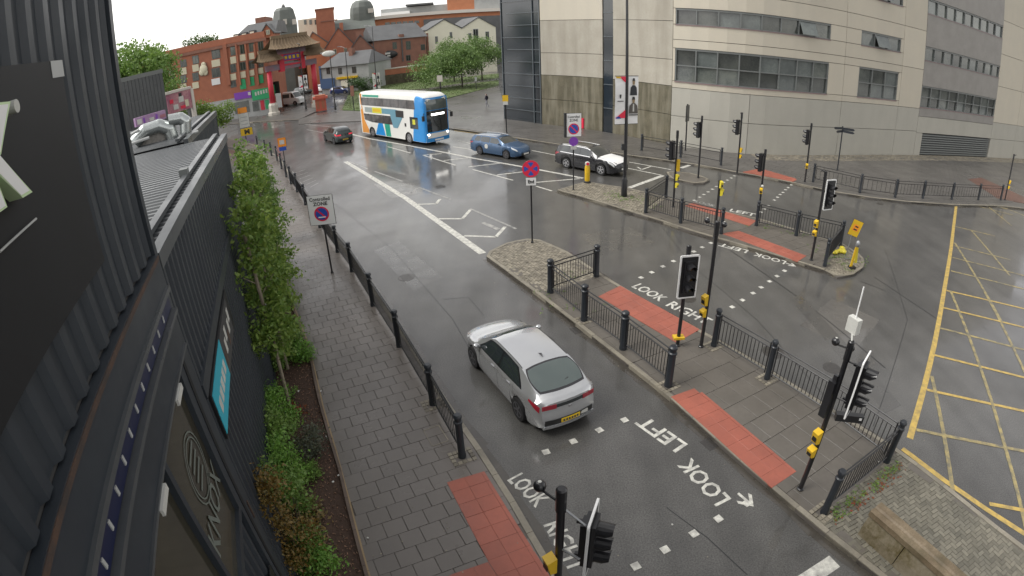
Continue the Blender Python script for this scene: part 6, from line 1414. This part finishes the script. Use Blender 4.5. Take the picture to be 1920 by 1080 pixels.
def troof(s0, s1, ze, zp, dp, nm='tiled_roof'):
    m = MB(); n = 10; vs = []; k = 5
    for sgn in (1,-1):
        for i in range(n+1):
            u = i/n; e = abs(u-.5)*2
            for j in range(k+1):
                v = j/k; out = sgn*dp*(1-v); z = ze+(zp-ze)*(v**1.5)+ (e**4)*.3*(1-v); ov = (1-v)*.6*(e**3)*(1 if u > .5 else -1)
                vs.append(f.P(s0+(s1-s0)*(.5+(u-.5)*(1-.18*v))+ov, z, out))
    w_ = (n+1)*(k+1); fs = []
    for q in range(2):
        for i in range(n):
            for j in range(k):
                a = q*w_+i*(k+1)+j; F_ = (a,a+k+1,a+k+2,a+1); fs.append(F_ if q == 0 else F_[::-1])
    m.add(vs, fs); m.add([f.P(s0,ze-.05,dp),f.P(s1,ze-.05,dp),f.P(s1,ze-.05,-dp),f.P(s0,ze-.05,-dp)], [(3,2,1,0)]); o = m.build(nm, 'tile_tan', f.t, True)
    m = MB(); m.par(f.P(s0+(s1-s0)*.09,zp-.1,-.2), f.x*(s1-s0)*.82, f.n*.4, Vector((0,0,.5))); m.build('ridge', 'tile_tan', o)
    for q in range(1,14):
        s = s0+(s1-s0)*q/14; m = MB(); m.tube([f.P(s,ze+.06,dp*.99), f.P(s,ze+(zp-ze)*.36+.06,dp*.5), f.P(s*.85+(s0+s1)/2*.15,zp+.03,.1)], .07, 5); m.build('tile_rib', 'tile_tan', o)
troof(inner[0]-1.9, inner[1]+1.9, zc_(545,90), zc_(545,68), 2.0); troof(cols[0]-1.7, inner[0]-.3, zc_(505,116), zc_(505,98), 1.5); troof(inner[1]+.3, cols[1]+1.7, zc_(590,103), zc_(590,87), 1.5)
# red kiosk-like plinth, sign boards and far lamp posts
defm('kiosk_red', (.50,.10,.06), .5); q = g(603,207,KH); t = thing('red_kiosk', 'red square kiosk with wide cap at the grass corner', 'kiosk', (*q,KH), .3)
m = MB(); m.box((0,0,.85), (1.5,1.2,1.7)); m.build('body', 'kiosk_red', t, world=False); m = MB(); m.box((0,0,1.85), (2.1,1.7,.32)); m.build('cap', 'kiosk_red', t, world=False); m = MB(); m.box((0,0,2.12), (1.5,1.2,.22)); m.build('top', 'brick', t, world=False)
for x in (-.4,.35): m = MB(); m.box((x,-.61,.9), (.42,.04,1.1)); m.build('panel', 'brick', t, world=False)
def small_sign(label, px, base, top, w_, mats, hgt, yw=0, name='street_sign', cat='sign'):
    q = g(px, base, KH); t = thing(name, label, cat, (*q,KH)); z = zat(q,px,top)-KH; post(t, z, .06); plate(t, yawdir(0,-1), z-hgt/2, w_, hgt, mats, y=-.07); return t
small_sign('grey sign board back beside the left arch column', 523, 207, 152, 1.2, 'sign_black', 1.9); small_sign('white framed notice boards below the arch', 526, 210, 174, .9, 'render_grey', 2.2)
small_sign('small white plate on post by the grass edge behind bus', 827, 186, 141, .75, 'cornice', .9); small_sign('thin pale marker post on the grass slope', 893, 168, 144, .35, 'render_grey', .7)
small_sign('dark post with brown plate left of the bus', 664, 207, 160, .5, 'brick_brown', 1.4)
for lb, px, by, ty, bn in (('black lamp post with white banner behind the bus', 707, 168, 48, (136,166)), ('lamp post with twin portrait banners by the purple shop sign', 424, 214, 120, (146,186)), ('slim lamp post with white oval sign by the arch', 629, 206, 100, None), ('lamp post with banner under the arch', 574, 205, 80, (140,166)), ('thin lamp post near the pale house', 655, 178, 88, None)):
    q = g(px,by,KH); lamp_post(lb, q, zat(q,px,ty)-KH, .09, ((1.2,2.6),), (zat(q,px,bn[1]),zat(q,px,bn[0])) if bn else None, yawdir(.2,-.98))
q = g(629,206,KH); t = bpy.data.objects.new('oval_sign', None); bpy.data.objects.remove(t)
m = MB(); s_ = Vector(polar(616,100.5,math.hypot(*q)-.3)); m.ball(s_, .75, 14, 8, sq=(1.3,.2,.55)); o = m.build('hanging_sign', 'offwhite', None, True); props(o, 'pale oval sign hanging from the lamp post by the arch', 'sign')
# ---------------------------------------------------------------- black container bar on the left
defm('cont', (.025,.031,.039), .40, nz=(1.5,.5), col2=(.036,.043,.051), rvar=(.8,.35,.6)); defm('cont_top', (.060,.066,.070), .38, nz=(1.0,.5), col2=(.09,.095,.10), rvar=(.5,.25,.5)); defm('cont_panel', (.006,.007,.009), .6, nz=(1.2,.5)); defm('blue_strip', (.010,.014,.050), .4); defm('rust', (.10,.055,.035), .7, nz=(4,.8), col2=(.03,.03,.03)); defm('tint', (.034,.031,.022), .10, spec=.6, nz=(1.0,.7), col2=(.065,.058,.038)); defm('frost', (.15,.17,.15), .5); defm('neon_lime', (.55,.70,.42), .4); defm('duct', (.50,.53,.52), .25, .8, nz=(2,.3)); defm('pale_grey', (.42,.43,.42), .5)
def corr(m, s0, s1, z0, z1, out, amp=.045, pitch=.28, mi=0, ph=0.):
    """corrugated sheet on the facade plane, ribs running up"""
    pts = []; s = s0
    pr_ = [(0,0),(.30,0),(.42,1),(.72,1),(.84,0)]
    i = 0
    while True:
        for u, v in pr_:
            q = s0+(i+u)*pitch
            if q > s1: break
            pts.append((q, v))
        i += 1
        if s0+i*pitch > s1: break
    pts.append((s1,0)); vs = [fac(s,z,out-amp+amp*v) for s, v in pts for z in (z0,z1)]
    m.add(vs, [(2*i_,2*i_+1,2*i_+3,2*i_+2)[::-1] for i_ in range(len(pts)-1)], mi)
def fb(m, s0, s1, z0, z1, o0, o1, mi=0):
    A = fac(s0,z0,o0); m.par(A, fac(s1,z0,o0)-A, fac(s0,z0,o1)-A, Vector((0,0,z1-z0)), mi)
def fpart(t, nm, mat, *a): m = MB(); fb(m,*a); return m.build(nm, mat, t)
SC = 6.22                                   # corner of the near stack
t = thing('container_stack', 'tall black container stack close to the camera with lime letter and glazed floor', 'building', tuple(fac(3,0,-1)))
fpart(t, 'core', 'core', -4, SC-.06, 0, 11.6, -2.5, -.06)
m = MB(); corr(m, -4, SC-.12, 7.13, 11.5, 0.0, .055, .34); m.build('upper_corrugated_wall', 'cont', t)
fpart(t, 'corner_post', 'cont', SC-.12, SC, 0, 11.6, -2.5, .02); fpart(t, 'upper_sign_panel', 'cont_panel', -4, 4.48, 7.66, 9.33, .0, .03); fpart(t, 'sign_panel_edge', 'pale_grey', 4.25, 4.5, 9.2, 9.33, .031, .035)
for nm, mt, z0, z1, o1 in (('floor_beam','cont',6.72,7.10,.05),('flashing','rust',7.04,7.09,.06),('gutter_lip','cont_top',6.66,6.72,.09),('light_trough','blue_strip',6.44,6.62,.03),('trough_edge','cont_top',6.38,6.43,.10),('door_head','cont',5.95,6.36,.04),('head_edge','cont_top',5.92,5.955,.07)): fpart(t, nm, mt, -4, SC-.13, z0, z1, -.05, o1)
for i in range(17): s = .3+i*.33; m = MB(); c = fac(s,6.53,.036); fb(m, s, s+.035, 6.49, 6.57, .031, .042); m.build('strip_lamp', 'pale_grey', t)
# glazed floor: frames, panes and the lettering on the glass
fz = [(5.45,3.98),(3.88,2.3),(2.2,.6)]
for i, (s1, s0) in enumerate(fz):
    fr = fpart(t, 'window_frame', 'cont', s0-.09, s1+.09, 3.62, 3.74, -.05, .05); fpart(t, 'window_post', 'cont', s1, s1+.10, 3.74, 5.92, -.05, .06)
    p = fpart(t, 'window_pane', 'tint', s0, s1, 3.74, 5.92, -.03, -.01)
    if i == 0:
        m = MB(); cpos = fac(4.85,5.05,.0)
        for k, r0 in enumerate((.42,.36)):
            vs = []; n = 24
            for j in range(n):
                a = 2*math.pi*j/n; vs += [cpos+Vector((WU[0]*math.cos(a)*r0,WU[1]*math.cos(a)*r0,math.sin(a)*r0)), cpos+Vector((WU[0]*math.cos(a)*(r0-.02),WU[1]*math.cos(a)*(r0-.02),math.sin(a)*(r0-.02)))]
            m.add(vs, [(2*j,2*((j+1)%n),2*((j+1)%n)+1,2*j+1) for j in range(n)])
        for k in range(4): dz = -.18+k*.12; m.add([fac(4.65,5.05+dz,.002),fac(5.05,5.05+dz+.03,.002),fac(5.05,5.05+dz+.07,.002),fac(4.65,5.05+dz+.04,.002)], [(0,1,2,3)])
        m.build('window_emblem', 'frost', p)
        m = MB(); text_on(m, 'KNOX', fac(4.12,4.32,.004), (WU[0],WU[1],0), (0,0,1), 1.30, .38, .01); m.build('window_lettering', 'frost', p)
    if i == 1: fpart(p, 'inner_poster', 'cyan', 3.1, 3.45, 4.0, 4.7, -.008, .0)
    fpart(t, 'door_closer', 'offwhite', s1-.55, s1-.22, 5.86, 5.93, .07, .10)
fpart(t, 'end_post', 'cont', 5.57, SC-.14, 0, 5.92, -.05, .04); fpart(t, 'end_channel', 'cont_panel', 5.72, 5.82, .3, 5.9, .041, .05)
m = MB(); corr(m, -4, 5.55, .2, 3.6, .0, .05, .28); m.build('lower_corrugated_wall', 'cont', t); fpart(t, 'red_cable', 'rust', 5.95, 5.98, 3.0, 3.35, .041, .06); fpart(t, 'lower_sign', 'sign_black', 5.0, 5.5, 1.6, 2.4, .03, .05)
# big letter K (only its right part is in view)
tl = thing('sign_letter', 'pale lime raised letter K on the black container wall', 'sign letter', tuple(fac(3,8.3,.1)))
for nm, P in (('letter_arm',[(-40,196),(20,190),(2,290),(-40,300)]),('letter_leg',[(-28,262),(0,291),(61,360),(43,371),(-30,300)]),('letter_stem',[(-40,310),(-12,318),(14,388),(-30,420)])):
    Q = [fac_sz(*p, out=.15) for p in P]; n = len(Q); m = MB()
    m.add([fac(a_,b_,.05) for a_, b_ in Q]+[fac(a_,b_,.15) for a_, b_ in Q], [tuple(range(n-1,-1,-1)), tuple(range(n,2*n))]+[(i_,(i_+1)%n,n+(i_+1)%n,n+i_) for i_ in range(n)]); o = m.build(nm, 'neon_lime', tl)
    cx_ = sum(q[0] for q in Q)/n; cy_ = sum(q[1] for q in Q)/n; m = MB(); m.add([fac(cx_+(a_-cx_)*.86,cy_+(b_-cy_)*.90,.153) for a_, b_ in Q], [tuple(range(n))]); m.build('letter_face', 'white', o)
sx_, sz_ = fac_sz(27,200,out=.1); m = MB(); m.cyl(fac(sx_,sz_,.03), fac(sx_,sz_,.12), .042, n=14); m.build('sign_fixing', 'offwhite', tl)
m = MB(); m.cyl(fac(*fac_sz(0,472,.05),.05), fac(*fac_sz(68,410,.05),.05), .008, n=6); o = m.build('wall_conduit', 'pale_grey', t)
# lower row of containers beyond
def row(label, s0, s1, out, ztop, depth, roof_mat='cont_top', name='container_row'):
    t = thing(name, label, 'building', tuple(fac((s0+s1)/2,0,out-1)), 0, 'low black container buildings')
    m = MB(); corr(m, s0, s1, .15, ztop-.18, out, .05, .26); m.build('corrugated_wall', 'cont', t); fpart(t, 'core', 'core', s0, s1-.02, 0, ztop-.12, out-depth, out-.06); fpart(t, 'end_wall', 'cont', s1-.02, s1+.04, 0, ztop-.1, out-depth, out)
    fpart(t, 'top_rail', 'cont_top', s0, s1+.05, ztop-.18, ztop+.02, out-.12, out+.03); fpart(t, 'roof_edge', 'cont_top', s0, s1+.05, ztop+.0, ztop+.07, out-.36, out-.24)
    m = MB(); n = int((s1-s0)/.22); vs = []
    for i in range(n+1):
        s = s0+(s1-s0)*i/n
        for u, v in ((0,0),(.35,0),(.5,1),(.85,1)):
            q = s+u*.22
            if q <= s1: vs += [fac(q,ztop-.06+.035*v,out-.14), fac(q,ztop-.06+.035*v,out-depth)]
    m.add(vs, [(2*i_,2*i_+2,2*i_+3,2*i_+1)[::-1] for i_ in range(len(vs)//2-1)]); m.build('corrugated_roof', roof_mat, t)
    fpart(t, 'bottom_rail', 'cont', s0, s1, .12, .3, out-.05, out+.03); return t
t1 = row('low black container bar with ridged roof beside the trees', SC+.02, 15.9, 0., 7.05, 6.2)
fpart(t1, 'floor_rail', 'cont', SC+.03, 15.9, 5.0, 5.22, -.04, .04)
p = fpart(t1, 'poster_frame', 'cont_panel', 6.45, 10.0, 4.15, 4.92, .0, .04); fpart(t1, 'cyan_poster', 'cyan', 6.5, 8.1, 4.2, 4.87, .041, .05); fpart(t1, 'printed_poster', 'core', 8.1, 9.7, 4.2, 4.87, .041, .05); m = MB(); text_on(m, 'Nando', fac(7.9,4.42,.053), (-WU[0],-WU[1],0), (0,0,1), 1.0, .2, .01) if False else None
for k in range(5): fpart(t1, 'poster_print', 'offwhite', 6.7+k*.26, 6.88+k*.26, 4.42, 4.62, .051, .055)
for k in range(6): fpart(t1, 'poster_print', 'offwhite' if k % 3 else 'rust', 8.2+k*.24, 8.36+k*.24, 4.3+.1*(k%3), 4.55+.1*(k%3), .051, .055)
fpart(t1, 'roof_vent', 'frame_grey', 10.55, 10.75, 7.0, 7.22, -.42, -.25)
fpart(t1, 'roof_strip_light', 'offwhite', 13.3, 13.5, 7.02, 7.12, -4.6, -2.6); fpart(t1, 'roof_strip_light', 'pale_grey', 11.6, 11.75, 7.02, 7.09, -3.4, -2.2)
t2 = row('further black container bar with ridged roof behind the ducts', 16.6, 24.5, -1.25, 7.05, 9.0)
# silver ducts, fans and pipes on the roof gap
t = thing('roof_duct', 'shiny silver ventilation ducts on the container roof', 'duct', tuple(fac(16,7.05,-4)))
def D(px, py, dist): return Vector(polar(px,py,dist))
dd = 18.5
for nm, P, r in (('long_duct',[(252,268),(272,245),(298,236),(318,242),(324,262)],.22),('bent_duct',[(316,226),(338,222),(348,228),(349,262)],.20)):
    pts = [D(*p,dd) for p in P]; m = MB(); m.tube(pts, r, 12)
    for q in pts[1:-1]: m.ball(q, r*1.02, 10, 6)
    o = m.build(nm, 'duct', t); smooth_by_angle(o.data, 40)
    m = MB(); e = pts[-1]; m.cyl(e+Vector((0,0,-.25)), e+Vector((0,0,.02)), r*1.5, r*1.1, 12); m.build('duct_collar', 'duct', o)
for i, (px, py) in enumerate(((276,256),(290,252),(303,250),(284,264),(298,262))): m = MB(); c = D(px,py,dd+.6); m.cyl(c, c+Vector((.25,-.5,0)), .28, n=14); m.cyl(c+Vector((.25,-.5,0)), c+Vector((.27,-.53,0)), .1, n=10); m.build('fan_unit', 'clad_dark', t)
for P in ([(245,270),(280,258)],[(246,252),(262,243)],[(320,268),(372,246)]): m = MB(); m.cyl(D(*P[0],dd-.3), D(*P[1],dd-.3), .05, n=6); m.build('pipe', 'pale_grey', t)
# dark stacked container and two poster hoardings beyond the roofs
f = far('stacked_container', 'dark raised container box left of the brick block', 205, 301, 34, 36); z0_, z1_ = zpx(f,262,218), zpx(f,262,140); f.block('wall', 'cont_top', 0, f.L, 0, z1_, -4, 0)
f.block('top_rail', 'frame_grey', -.05, f.L+.05, z1_-.2, z1_+.05, -4, .08)
for k in range(14): s = f.L*(k+.5)/14; f.block('wall_rib', 'cont_top', s-.12, s+.12, 0.2, z1_-.2, 0, .06)
f = far('hoarding', 'colourful food poster hoarding beside the dark container box', 304, 350, 40, 42); defm('poster_pink', (.55,.30,.30), .5, nz=(1.1,.95), col2=(.26,.07,.13)); defm('poster_violet', (.45,.33,.46), .5, nz=(1.0,.95), col2=(.30,.15,.33))
z0_, z1_ = zpx(f,327,212), zpx(f,327,174); f.block('poster', 'poster_pink', 0, f.L, z0_, z1_, -.2, 0); f.block('top_edge', 'cornice', -.1, f.L+.1, z1_, z1_+.18, -.25, .06); f.block('side_edge', 'cornice', f.L, f.L+.3, z0_-1.4, z1_, -.25, .05)
for k, (a, b, c_, e, mt) in enumerate(((.45,.66,.45,.75,'offwhite'),(.2,.4,.15,.4,'offwhite'),(.48,.60,.74,.92,'sign_black'),(.7,.85,.15,.5,'cream'),(.5,.7,.1,.25,'sign_red'),(.08,.22,.5,.7,'sign_red'))): f.block('poster_print', mt, f.L*a, f.L*b, z0_+(z1_-z0_)*c_, z0_+(z1_-z0_)*e, .0, .02+.002*k)
for s in (.3,f.L-.3): f.block('support', 'mullion', s-.1, s+.1, 0, z0_, -.2, -.02)
f = far('hoarding', 'long low pale violet poster strip under the dark container box', 237, 297, 32, 33); z0_, z1_ = zpx(f,267,235), zpx(f,267,218); f.block('poster', 'poster_violet', 0, f.L, z0_, z1_, -.2, 0)
for k, (a, b, mt) in enumerate(((.05,.2,'offwhite'),(.45,.6,'offwhite'),(.66,.72,'sign_purple'),(.8,.98,'poster_pink'),(.25,.3,'sign_purple'))): f.block('poster_print', mt, f.L*a, f.L*b, z0_+.1, z1_-.1-.1*(k%2), .0, .02+.002*k)
for s in (.3,f.L-.3): f.block('support', 'mullion', s-.1, s+.1, 0, z0_, -.2, -.02)
# ---------------------------------------------------------------- trees and plants
def leaf_mat(name, c1, c2, tr=.25):
    m = bpy.data.materials.new(name); m.use_nodes = True; n = m.node_tree.nodes; L = m.node_tree.links.new; b = n['Principled BSDF']
    geo = n.new('ShaderNodeNewGeometry'); mx_ = n.new('ShaderNodeMix'); mx_.data_type = 'RGBA'; mx_.inputs[6].default_value = (*c1,1); mx_.inputs[7].default_value = (*c2,1); L(geo.outputs['Random Per Island'], mx_.inputs[0])
    L(mx_.outputs[2], b.inputs['Base Color']); b.inputs['Roughness'].default_value = .45
    t = n.new('ShaderNodeBsdfTranslucent'); L(mx_.outputs[2], t.inputs['Color']); ms = n.new('ShaderNodeMixShader'); ms.inputs[0].default_value = tr
    L(b.outputs[0], ms.inputs[1]); L(t.outputs[0], ms.inputs[2]); L(ms.outputs[0], n['Material Output'].inputs['Surface']); M[name] = m
leaf_mat('leaf_birch', (.26,.35,.07), (.14,.25,.05), .4); leaf_mat('leaf_green', (.13,.24,.05), (.21,.32,.07), .35); leaf_mat('leaf_dark', (.05,.105,.035), (.09,.16,.045)); leaf_mat('leaf_bright', (.12,.27,.04), (.20,.36,.06)); leaf_mat('leaf_orange', (.24,.14,.03), (.13,.11,.03)); leaf_mat('leaf_red', (.30,.06,.03), (.18,.09,.03)); leaf_mat('leaf_cherry', (.12,.21,.06), (.19,.28,.08)); leaf_mat('leaf_grey', (.12,.13,.07), (.08,.10,.08)); leaf_mat('leaf_straw', (.28,.22,.10), (.18,.13,.06))
defm('bark_pale', (.30,.25,.19), .8, nz=(6,.6)); defm('bark_dark', (.06,.045,.035), .85, nz=(4,.5))
def leaves(m, c, r, n, size, sq=(1,1,1), clumps=10, spread=.45, up=.3, shell=.55):
    c = Vector(c); C = []
    for i in range(clumps):
        while True:
            p = Vector((random.uniform(-1,1),random.uniform(-1,1),random.uniform(-1,1)))
            if shell*shell < p.length_squared < 1: break
        C.append(Vector((p.x*r*sq[0],p.y*r*sq[1],p.z*r*sq[2])))
    for i in range(n):
        k = C[i % clumps]; d = Vector((random.gauss(0,1),random.gauss(0,1),random.gauss(0,.8)))*(r*spread*.5)
        p = c+k+d; s = size*random.choice((.55,.8,1.0,1.0,1.35))*random.uniform(.85,1.15)
        nrm = Vector((random.gauss(0,1),random.gauss(0,1),random.gauss(0,1)+up*2)).normalized(); a = nrm.orthogonal().normalized(); b = nrm.cross(a); th = rnd()*6.28; u = a*math.cos(th)+b*math.sin(th); v = nrm.cross(u)
        m.add([p-u*s*.5, p+v*s*.28+nrm*s*.06, p+u*s*.5, p-v*s*.28+nrm*s*.06], [(0,1,2,3)])
def limbs(m, base, top, r, n=6, reach=1.0, crown0=.4):
    base, top = Vector(base), Vector(top); m.tube([base, base.lerp(top,.5)+Vector((random.uniform(-.1,.1),random.uniform(-.1,.1),0)), top], r, 7)
    for i in range(n):
        f = crown0+(1-crown0)*i/n; p = base.lerp(top,f); a = rnd()*6.28; e = p+Vector((math.cos(a)*reach,math.sin(a)*reach,reach*.7)); m.cyl(p, e, r*.5*(1-f*.5), r*.15, 5)
def tree(name, label, base, h, crowns, mat, n, size, trunk_r=.09, bark='bark_dark', group=None, clumps=14, cat='tree', reach=1.0, spread=.45):
    """crowns: list of (dx, dy, z, radius, squash)"""
    t = thing(name, label, cat, base, 0, group); m = MB(); limbs(m, (0,0,-.05), (0,0,h*.85), trunk_r, 8, reach, .35); m.build('trunk', bark, t, world=False)
    m = MB(); tot = sum(c[3]**2 for c in crowns)
    for dx, dy, z, r, sq in crowns: leaves(m, (dx,dy,z), r, int(n*r*r/tot), size, sq, clumps, spread)
    m.build('crown', mat, t, world=False); return t
def bush(name, label, base, r, mat, n, size, sq=(1,1,.8), group='shrubs in the flower bed', cat='shrub', h=None, clumps=16):
    t = thing(name, label, cat, base, 0, group); m = MB(); leaves(m, (0,0,r*sq[2]*.85), r, n, size, sq, clumps, .5, .5, .3); m.build('foliage', mat, t, world=False)
    m = MB()
    for i in range(7): a = i*.9+rnd(); m.cyl((math.cos(a)*.05,math.sin(a)*.05,-.02), (math.cos(a)*r*.5,math.sin(a)*r*.5,r*sq[2]*1.1), .012, .005, 5)
    o = m.build('stems', 'bark_dark', t, world=False); return t
# slim trees along the container wall
for i, (s, o_, h, r, lb) in enumerate(((12.5,.38,5.9,.86,'yellow-green slim tree nearest the camera by the container wall'),(14.6,.42,6.1,.80,'second yellow-green slim tree from the camera along the container wall'),(17.2,.40,6.2,.80,'third slim tree from the camera along the container wall'),(20.0,.35,6.2,.85,'fourth slim tree along the container wall, by the container end'),(23.2,.15,5.3,.85,'fifth slim tree beyond the container end'),(26.5,-.05,4.4,.85,'sixth slim tree, just before the yellow M sign'))):
    p = fac(s, KH-.03, o_); k = 5
    cr = [(random.uniform(-.15,.15),random.uniform(-.15,.15),(2.2 if i == 0 else 1.2)+(h-(2.8 if i == 0 else 1.8))*j/k, r*(1.0-.11*abs(j-2)),(1,1,1.0)) for j in range(k+1)]
    tree('birch_tree', lb, tuple(p), h, cr, 'leaf_birch' if i < 3 else 'leaf_green', 4600, .13, .05, 'bark_pale', 'slim trees along the container wall', 9, reach=.6, spread=.40)
def fb_(s, o_): return tuple(fac(s, KH-.03, o_))
def gb_(px, py): return (*g(px,py,KH),KH-.03)
bush('orange_shrub', 'tall orange-brown leaved shrub behind the container corner', fb_(7.1,.24), .62, 'leaf_orange', 4200, .07, (.6,.9,2.7))
for s_, r_, k_, lb in ((8.2,.62,1.9,'dense green wall shrub next to the orange-brown shrub'),(9.3,.62,1.6,'second dense green wall shrub after the orange-brown one'),(10.4,.60,1.55,'third dense green wall shrub after the orange-brown one'),(11.5,.58,1.5,'last dense green wall shrub before the slim trees'),(7.3,.42,1.5,'low green shrub in front of the orange-brown shrub')):
    bush('hedge_shrub', lb, fb_(s_, .12 if s_ > 8 else .42), r_, 'leaf_bright' if s_ in (9.3,11.5) else 'leaf_green', 3200, .075, (.55,1.0,k_))
bush('leafy_shrub', 'bright green leafy clump below the slim tree trunks', gb_(535,668), .52, 'leaf_bright', 1700, .09, (1,1,.8))
bush('leafy_shrub', 'small bright green clump leaning over the bed edging', gb_(566,672), .42, 'leaf_bright', 1300, .08, (1,.9,.8))
bush('leafy_shrub', 'bright green bush at the bottom of the flower bed', (*g(590,1068,KH),KH-.03), .48, 'leaf_bright', 1900, .075, (1.2,1,.8))
bush('lavender_bush', 'grey-green bushy plant in the middle of the flower bed', gb_(588,850), .42, 'leaf_grey', 1700, .06, (.9,1,.95)); bush('leafy_shrub', 'dark green tuft at the foot of the grey-green plant', gb_(580,890), .32, 'leaf_green', 1100, .06, (1,1,.7))
bush('dry_plant', 'dry straw-coloured plant lying in the bark', gb_(572,968), .40, 'leaf_straw', 500, .11, (1.1,.9,.35)); bush('dry_plant', 'rust-brown withered leaves in front of the bottom bush', gb_(560,1012), .36, 'leaf_orange', 800, .07, (1.2,.8,.4))
bush('leafy_shrub', 'small pale green seedling beside the dark bark', gb_(545,745), .25, 'leaf_bright', 420, .06, (1,1,.6)); bush('leafy_shrub', 'green tuft with red flowers under the slim trees', gb_(520,690), .4, 'leaf_green', 1000, .08, (1,1,.9)); bush('red_flowers', 'cluster of small red flowers by the wall shrubs', fb_(12.2,.55), .22, 'leaf_red', 260, .06, (1,1,.9))
bush('leafy_shrub', 'dark green undergrowth beneath the middle slim trees', fb_(15.8,.35), .7, 'leaf_green', 2600, .08, (1,1,1.1)); bush('leafy_shrub', 'dark green undergrowth beneath the farther slim trees', fb_(19.0,.3), .75, 'leaf_green', 2600, .08, (1,1,1.1))
# weeds along the corner railing
m = MB(); ra, rb_ = g(1545,962,KH), g(1668,868,KH)
for i in range(46):
    p = lerp(ra, rb_, rnd()); q = (p[0]+random.uniform(0,.28), p[1]+random.uniform(-.30,-.02)); leaves(m, (*q,KH+.05), .10, 14, .05, (1,1,.6), 4, .6, .5, .1)
o = m.build('weeds', 'leaf_green'); props(o, 'green weeds growing along the corner railing foot', 'weeds', kind='stuff')
m = MB()
for i in range(110):
    p = lerp(ra, rb_, rnd()); q = (p[0]+random.uniform(.02,.40), p[1]+random.uniform(-.42,-.04)); leaves(m, (*q,KH+.01), .03, 2, .06, (1,1,.1), 2, .3, 1.5, .1)
o = m.build('fallen_leaves', 'leaf_red'); props(o, 'dead red and brown leaves blown against the corner railing', 'leaves', kind='stuff')
m = MB()
for (px, py, n) in ((1168,372,34),(1150,366,16),(1190,372,20),(1215,385,14),(1570,480,26),(1590,498,22),(1605,490,16),(1060,520,6),(1030,552,8),(1060,575,10),(1500,440,10),(1430,425,10),(1535,468,10)):
    q = g(px,py,KH)
    for k in range(n): leaves(m, (q[0]+random.gauss(0,.45),q[1]+random.gauss(0,.3),KH+.03), .08, 9, .05, (1,1,.5), 3, .6, .5, .1)
o = m.build('moss_tufts', 'leaf_green'); props(o, 'tufts of grass and moss growing between island setts', 'weeds', kind='stuff')
# park trees on the grass
def dome(w_, z0, z1, n=7):
    out = []
    for k in range(n): a = 2*math.pi*k/n; out.append((math.cos(a)*w_*.6, math.sin(a)*w_*.5, z0+(z1-z0)*random.uniform(.15,.5), w_*.48, (1,1,.62)))
    for k in range(3): a = 2.1*k; out.append((math.cos(a)*w_*.3, math.sin(a)*w_*.3, z0+(z1-z0)*random.uniform(.6,.8), w_*.45, (1,1,.6)))
    return out
for i, (px, py, lb, cr, hh) in enumerate(((867,164,'spreading green tree with thin trunk in the middle of the grass', dome(4.0,2.4,7.4), 6.6), (904,151,'green tree close to the dark stair tower', dome(4.4,2.6,8.6), 7.4), (826,167,'low spreading tree behind the bus roof', dome(4.6,1.9,5.6), 5.2), (852,153,'tree at the back of the grass before the white warehouse', dome(4.2,3.0,8.2), 7.2))):
    q = g(px,py,KH); tree('park_tree', lb, (*q,KH), hh, cr, 'leaf_cherry', 8500, .30, .13, 'bark_dark', 'trees on the grass bank', 16, reach=1.8, spread=.5)
# trees behind the container box and the block
def ptree(lb, px, pyc, dist, r, mat, n, size, cr=None):
    c = Vector(polar(px,pyc,dist)); crs = cr or [(0,0,c.z,r,(1,1,.9)),(-r*.7,0,c.z-r*.35,r*.75,(1,1,.9)),(r*.7,0,c.z-r*.3,r*.75,(1,1,.9)),(0,0,c.z-r*.9,r*.9,(1.2,1,.8))]
    tree('tree', lb, (c.x,c.y,0), c.z, crs, mat, n, size, .22, 'bark_dark', 'background trees', 18, reach=r*.6)
ptree('large dark green tree just right of the container stack', 234, 118, 62, 2.7, 'leaf_green', 4600, .42); ptree('tall green tree behind the dark container box', 268, 124, 66, 2.4, 'leaf_green', 3800, .40); ptree('green tree touching the brick block end', 297, 118, 70, 2.2, 'leaf_green', 2600, .38); ptree('round dark tree top behind the brick block roof', 377, 84, 102, 2.5, 'leaf_dark', 3200, .42)
for px, py, lb, r in ((392,207,'yellow-green shrubs in front of the brick block',1.7),(365,208,'shrub beside the food poster hoarding',1.7),(413,208,'shrub below the purple shop sign',1.3),(312,165,'green shrub above the food poster hoarding',1.6)):
    c = Vector(polar(px,py,64 if py > 180 else 60)); bush('far_shrub', lb, (c.x,c.y,max(0.,c.z-r)), r, 'leaf_birch' if py > 180 else 'leaf_green', 1500, .26, (1.3,1,.95), 'shrubs before the brick block')
for px, py, lb in ((668,150,'dark shrub at the foot of the retaining wall'),(690,152,'bushy shrub on the slope below the pub')):
    c = Vector(polar(px,py,104)); bush('far_shrub', lb, (c.x,c.y,max(0.,c.z-1.5)), 1.5, 'leaf_dark', 900, .28, (1.4,1,.8), 'shrubs by the retaining wall')
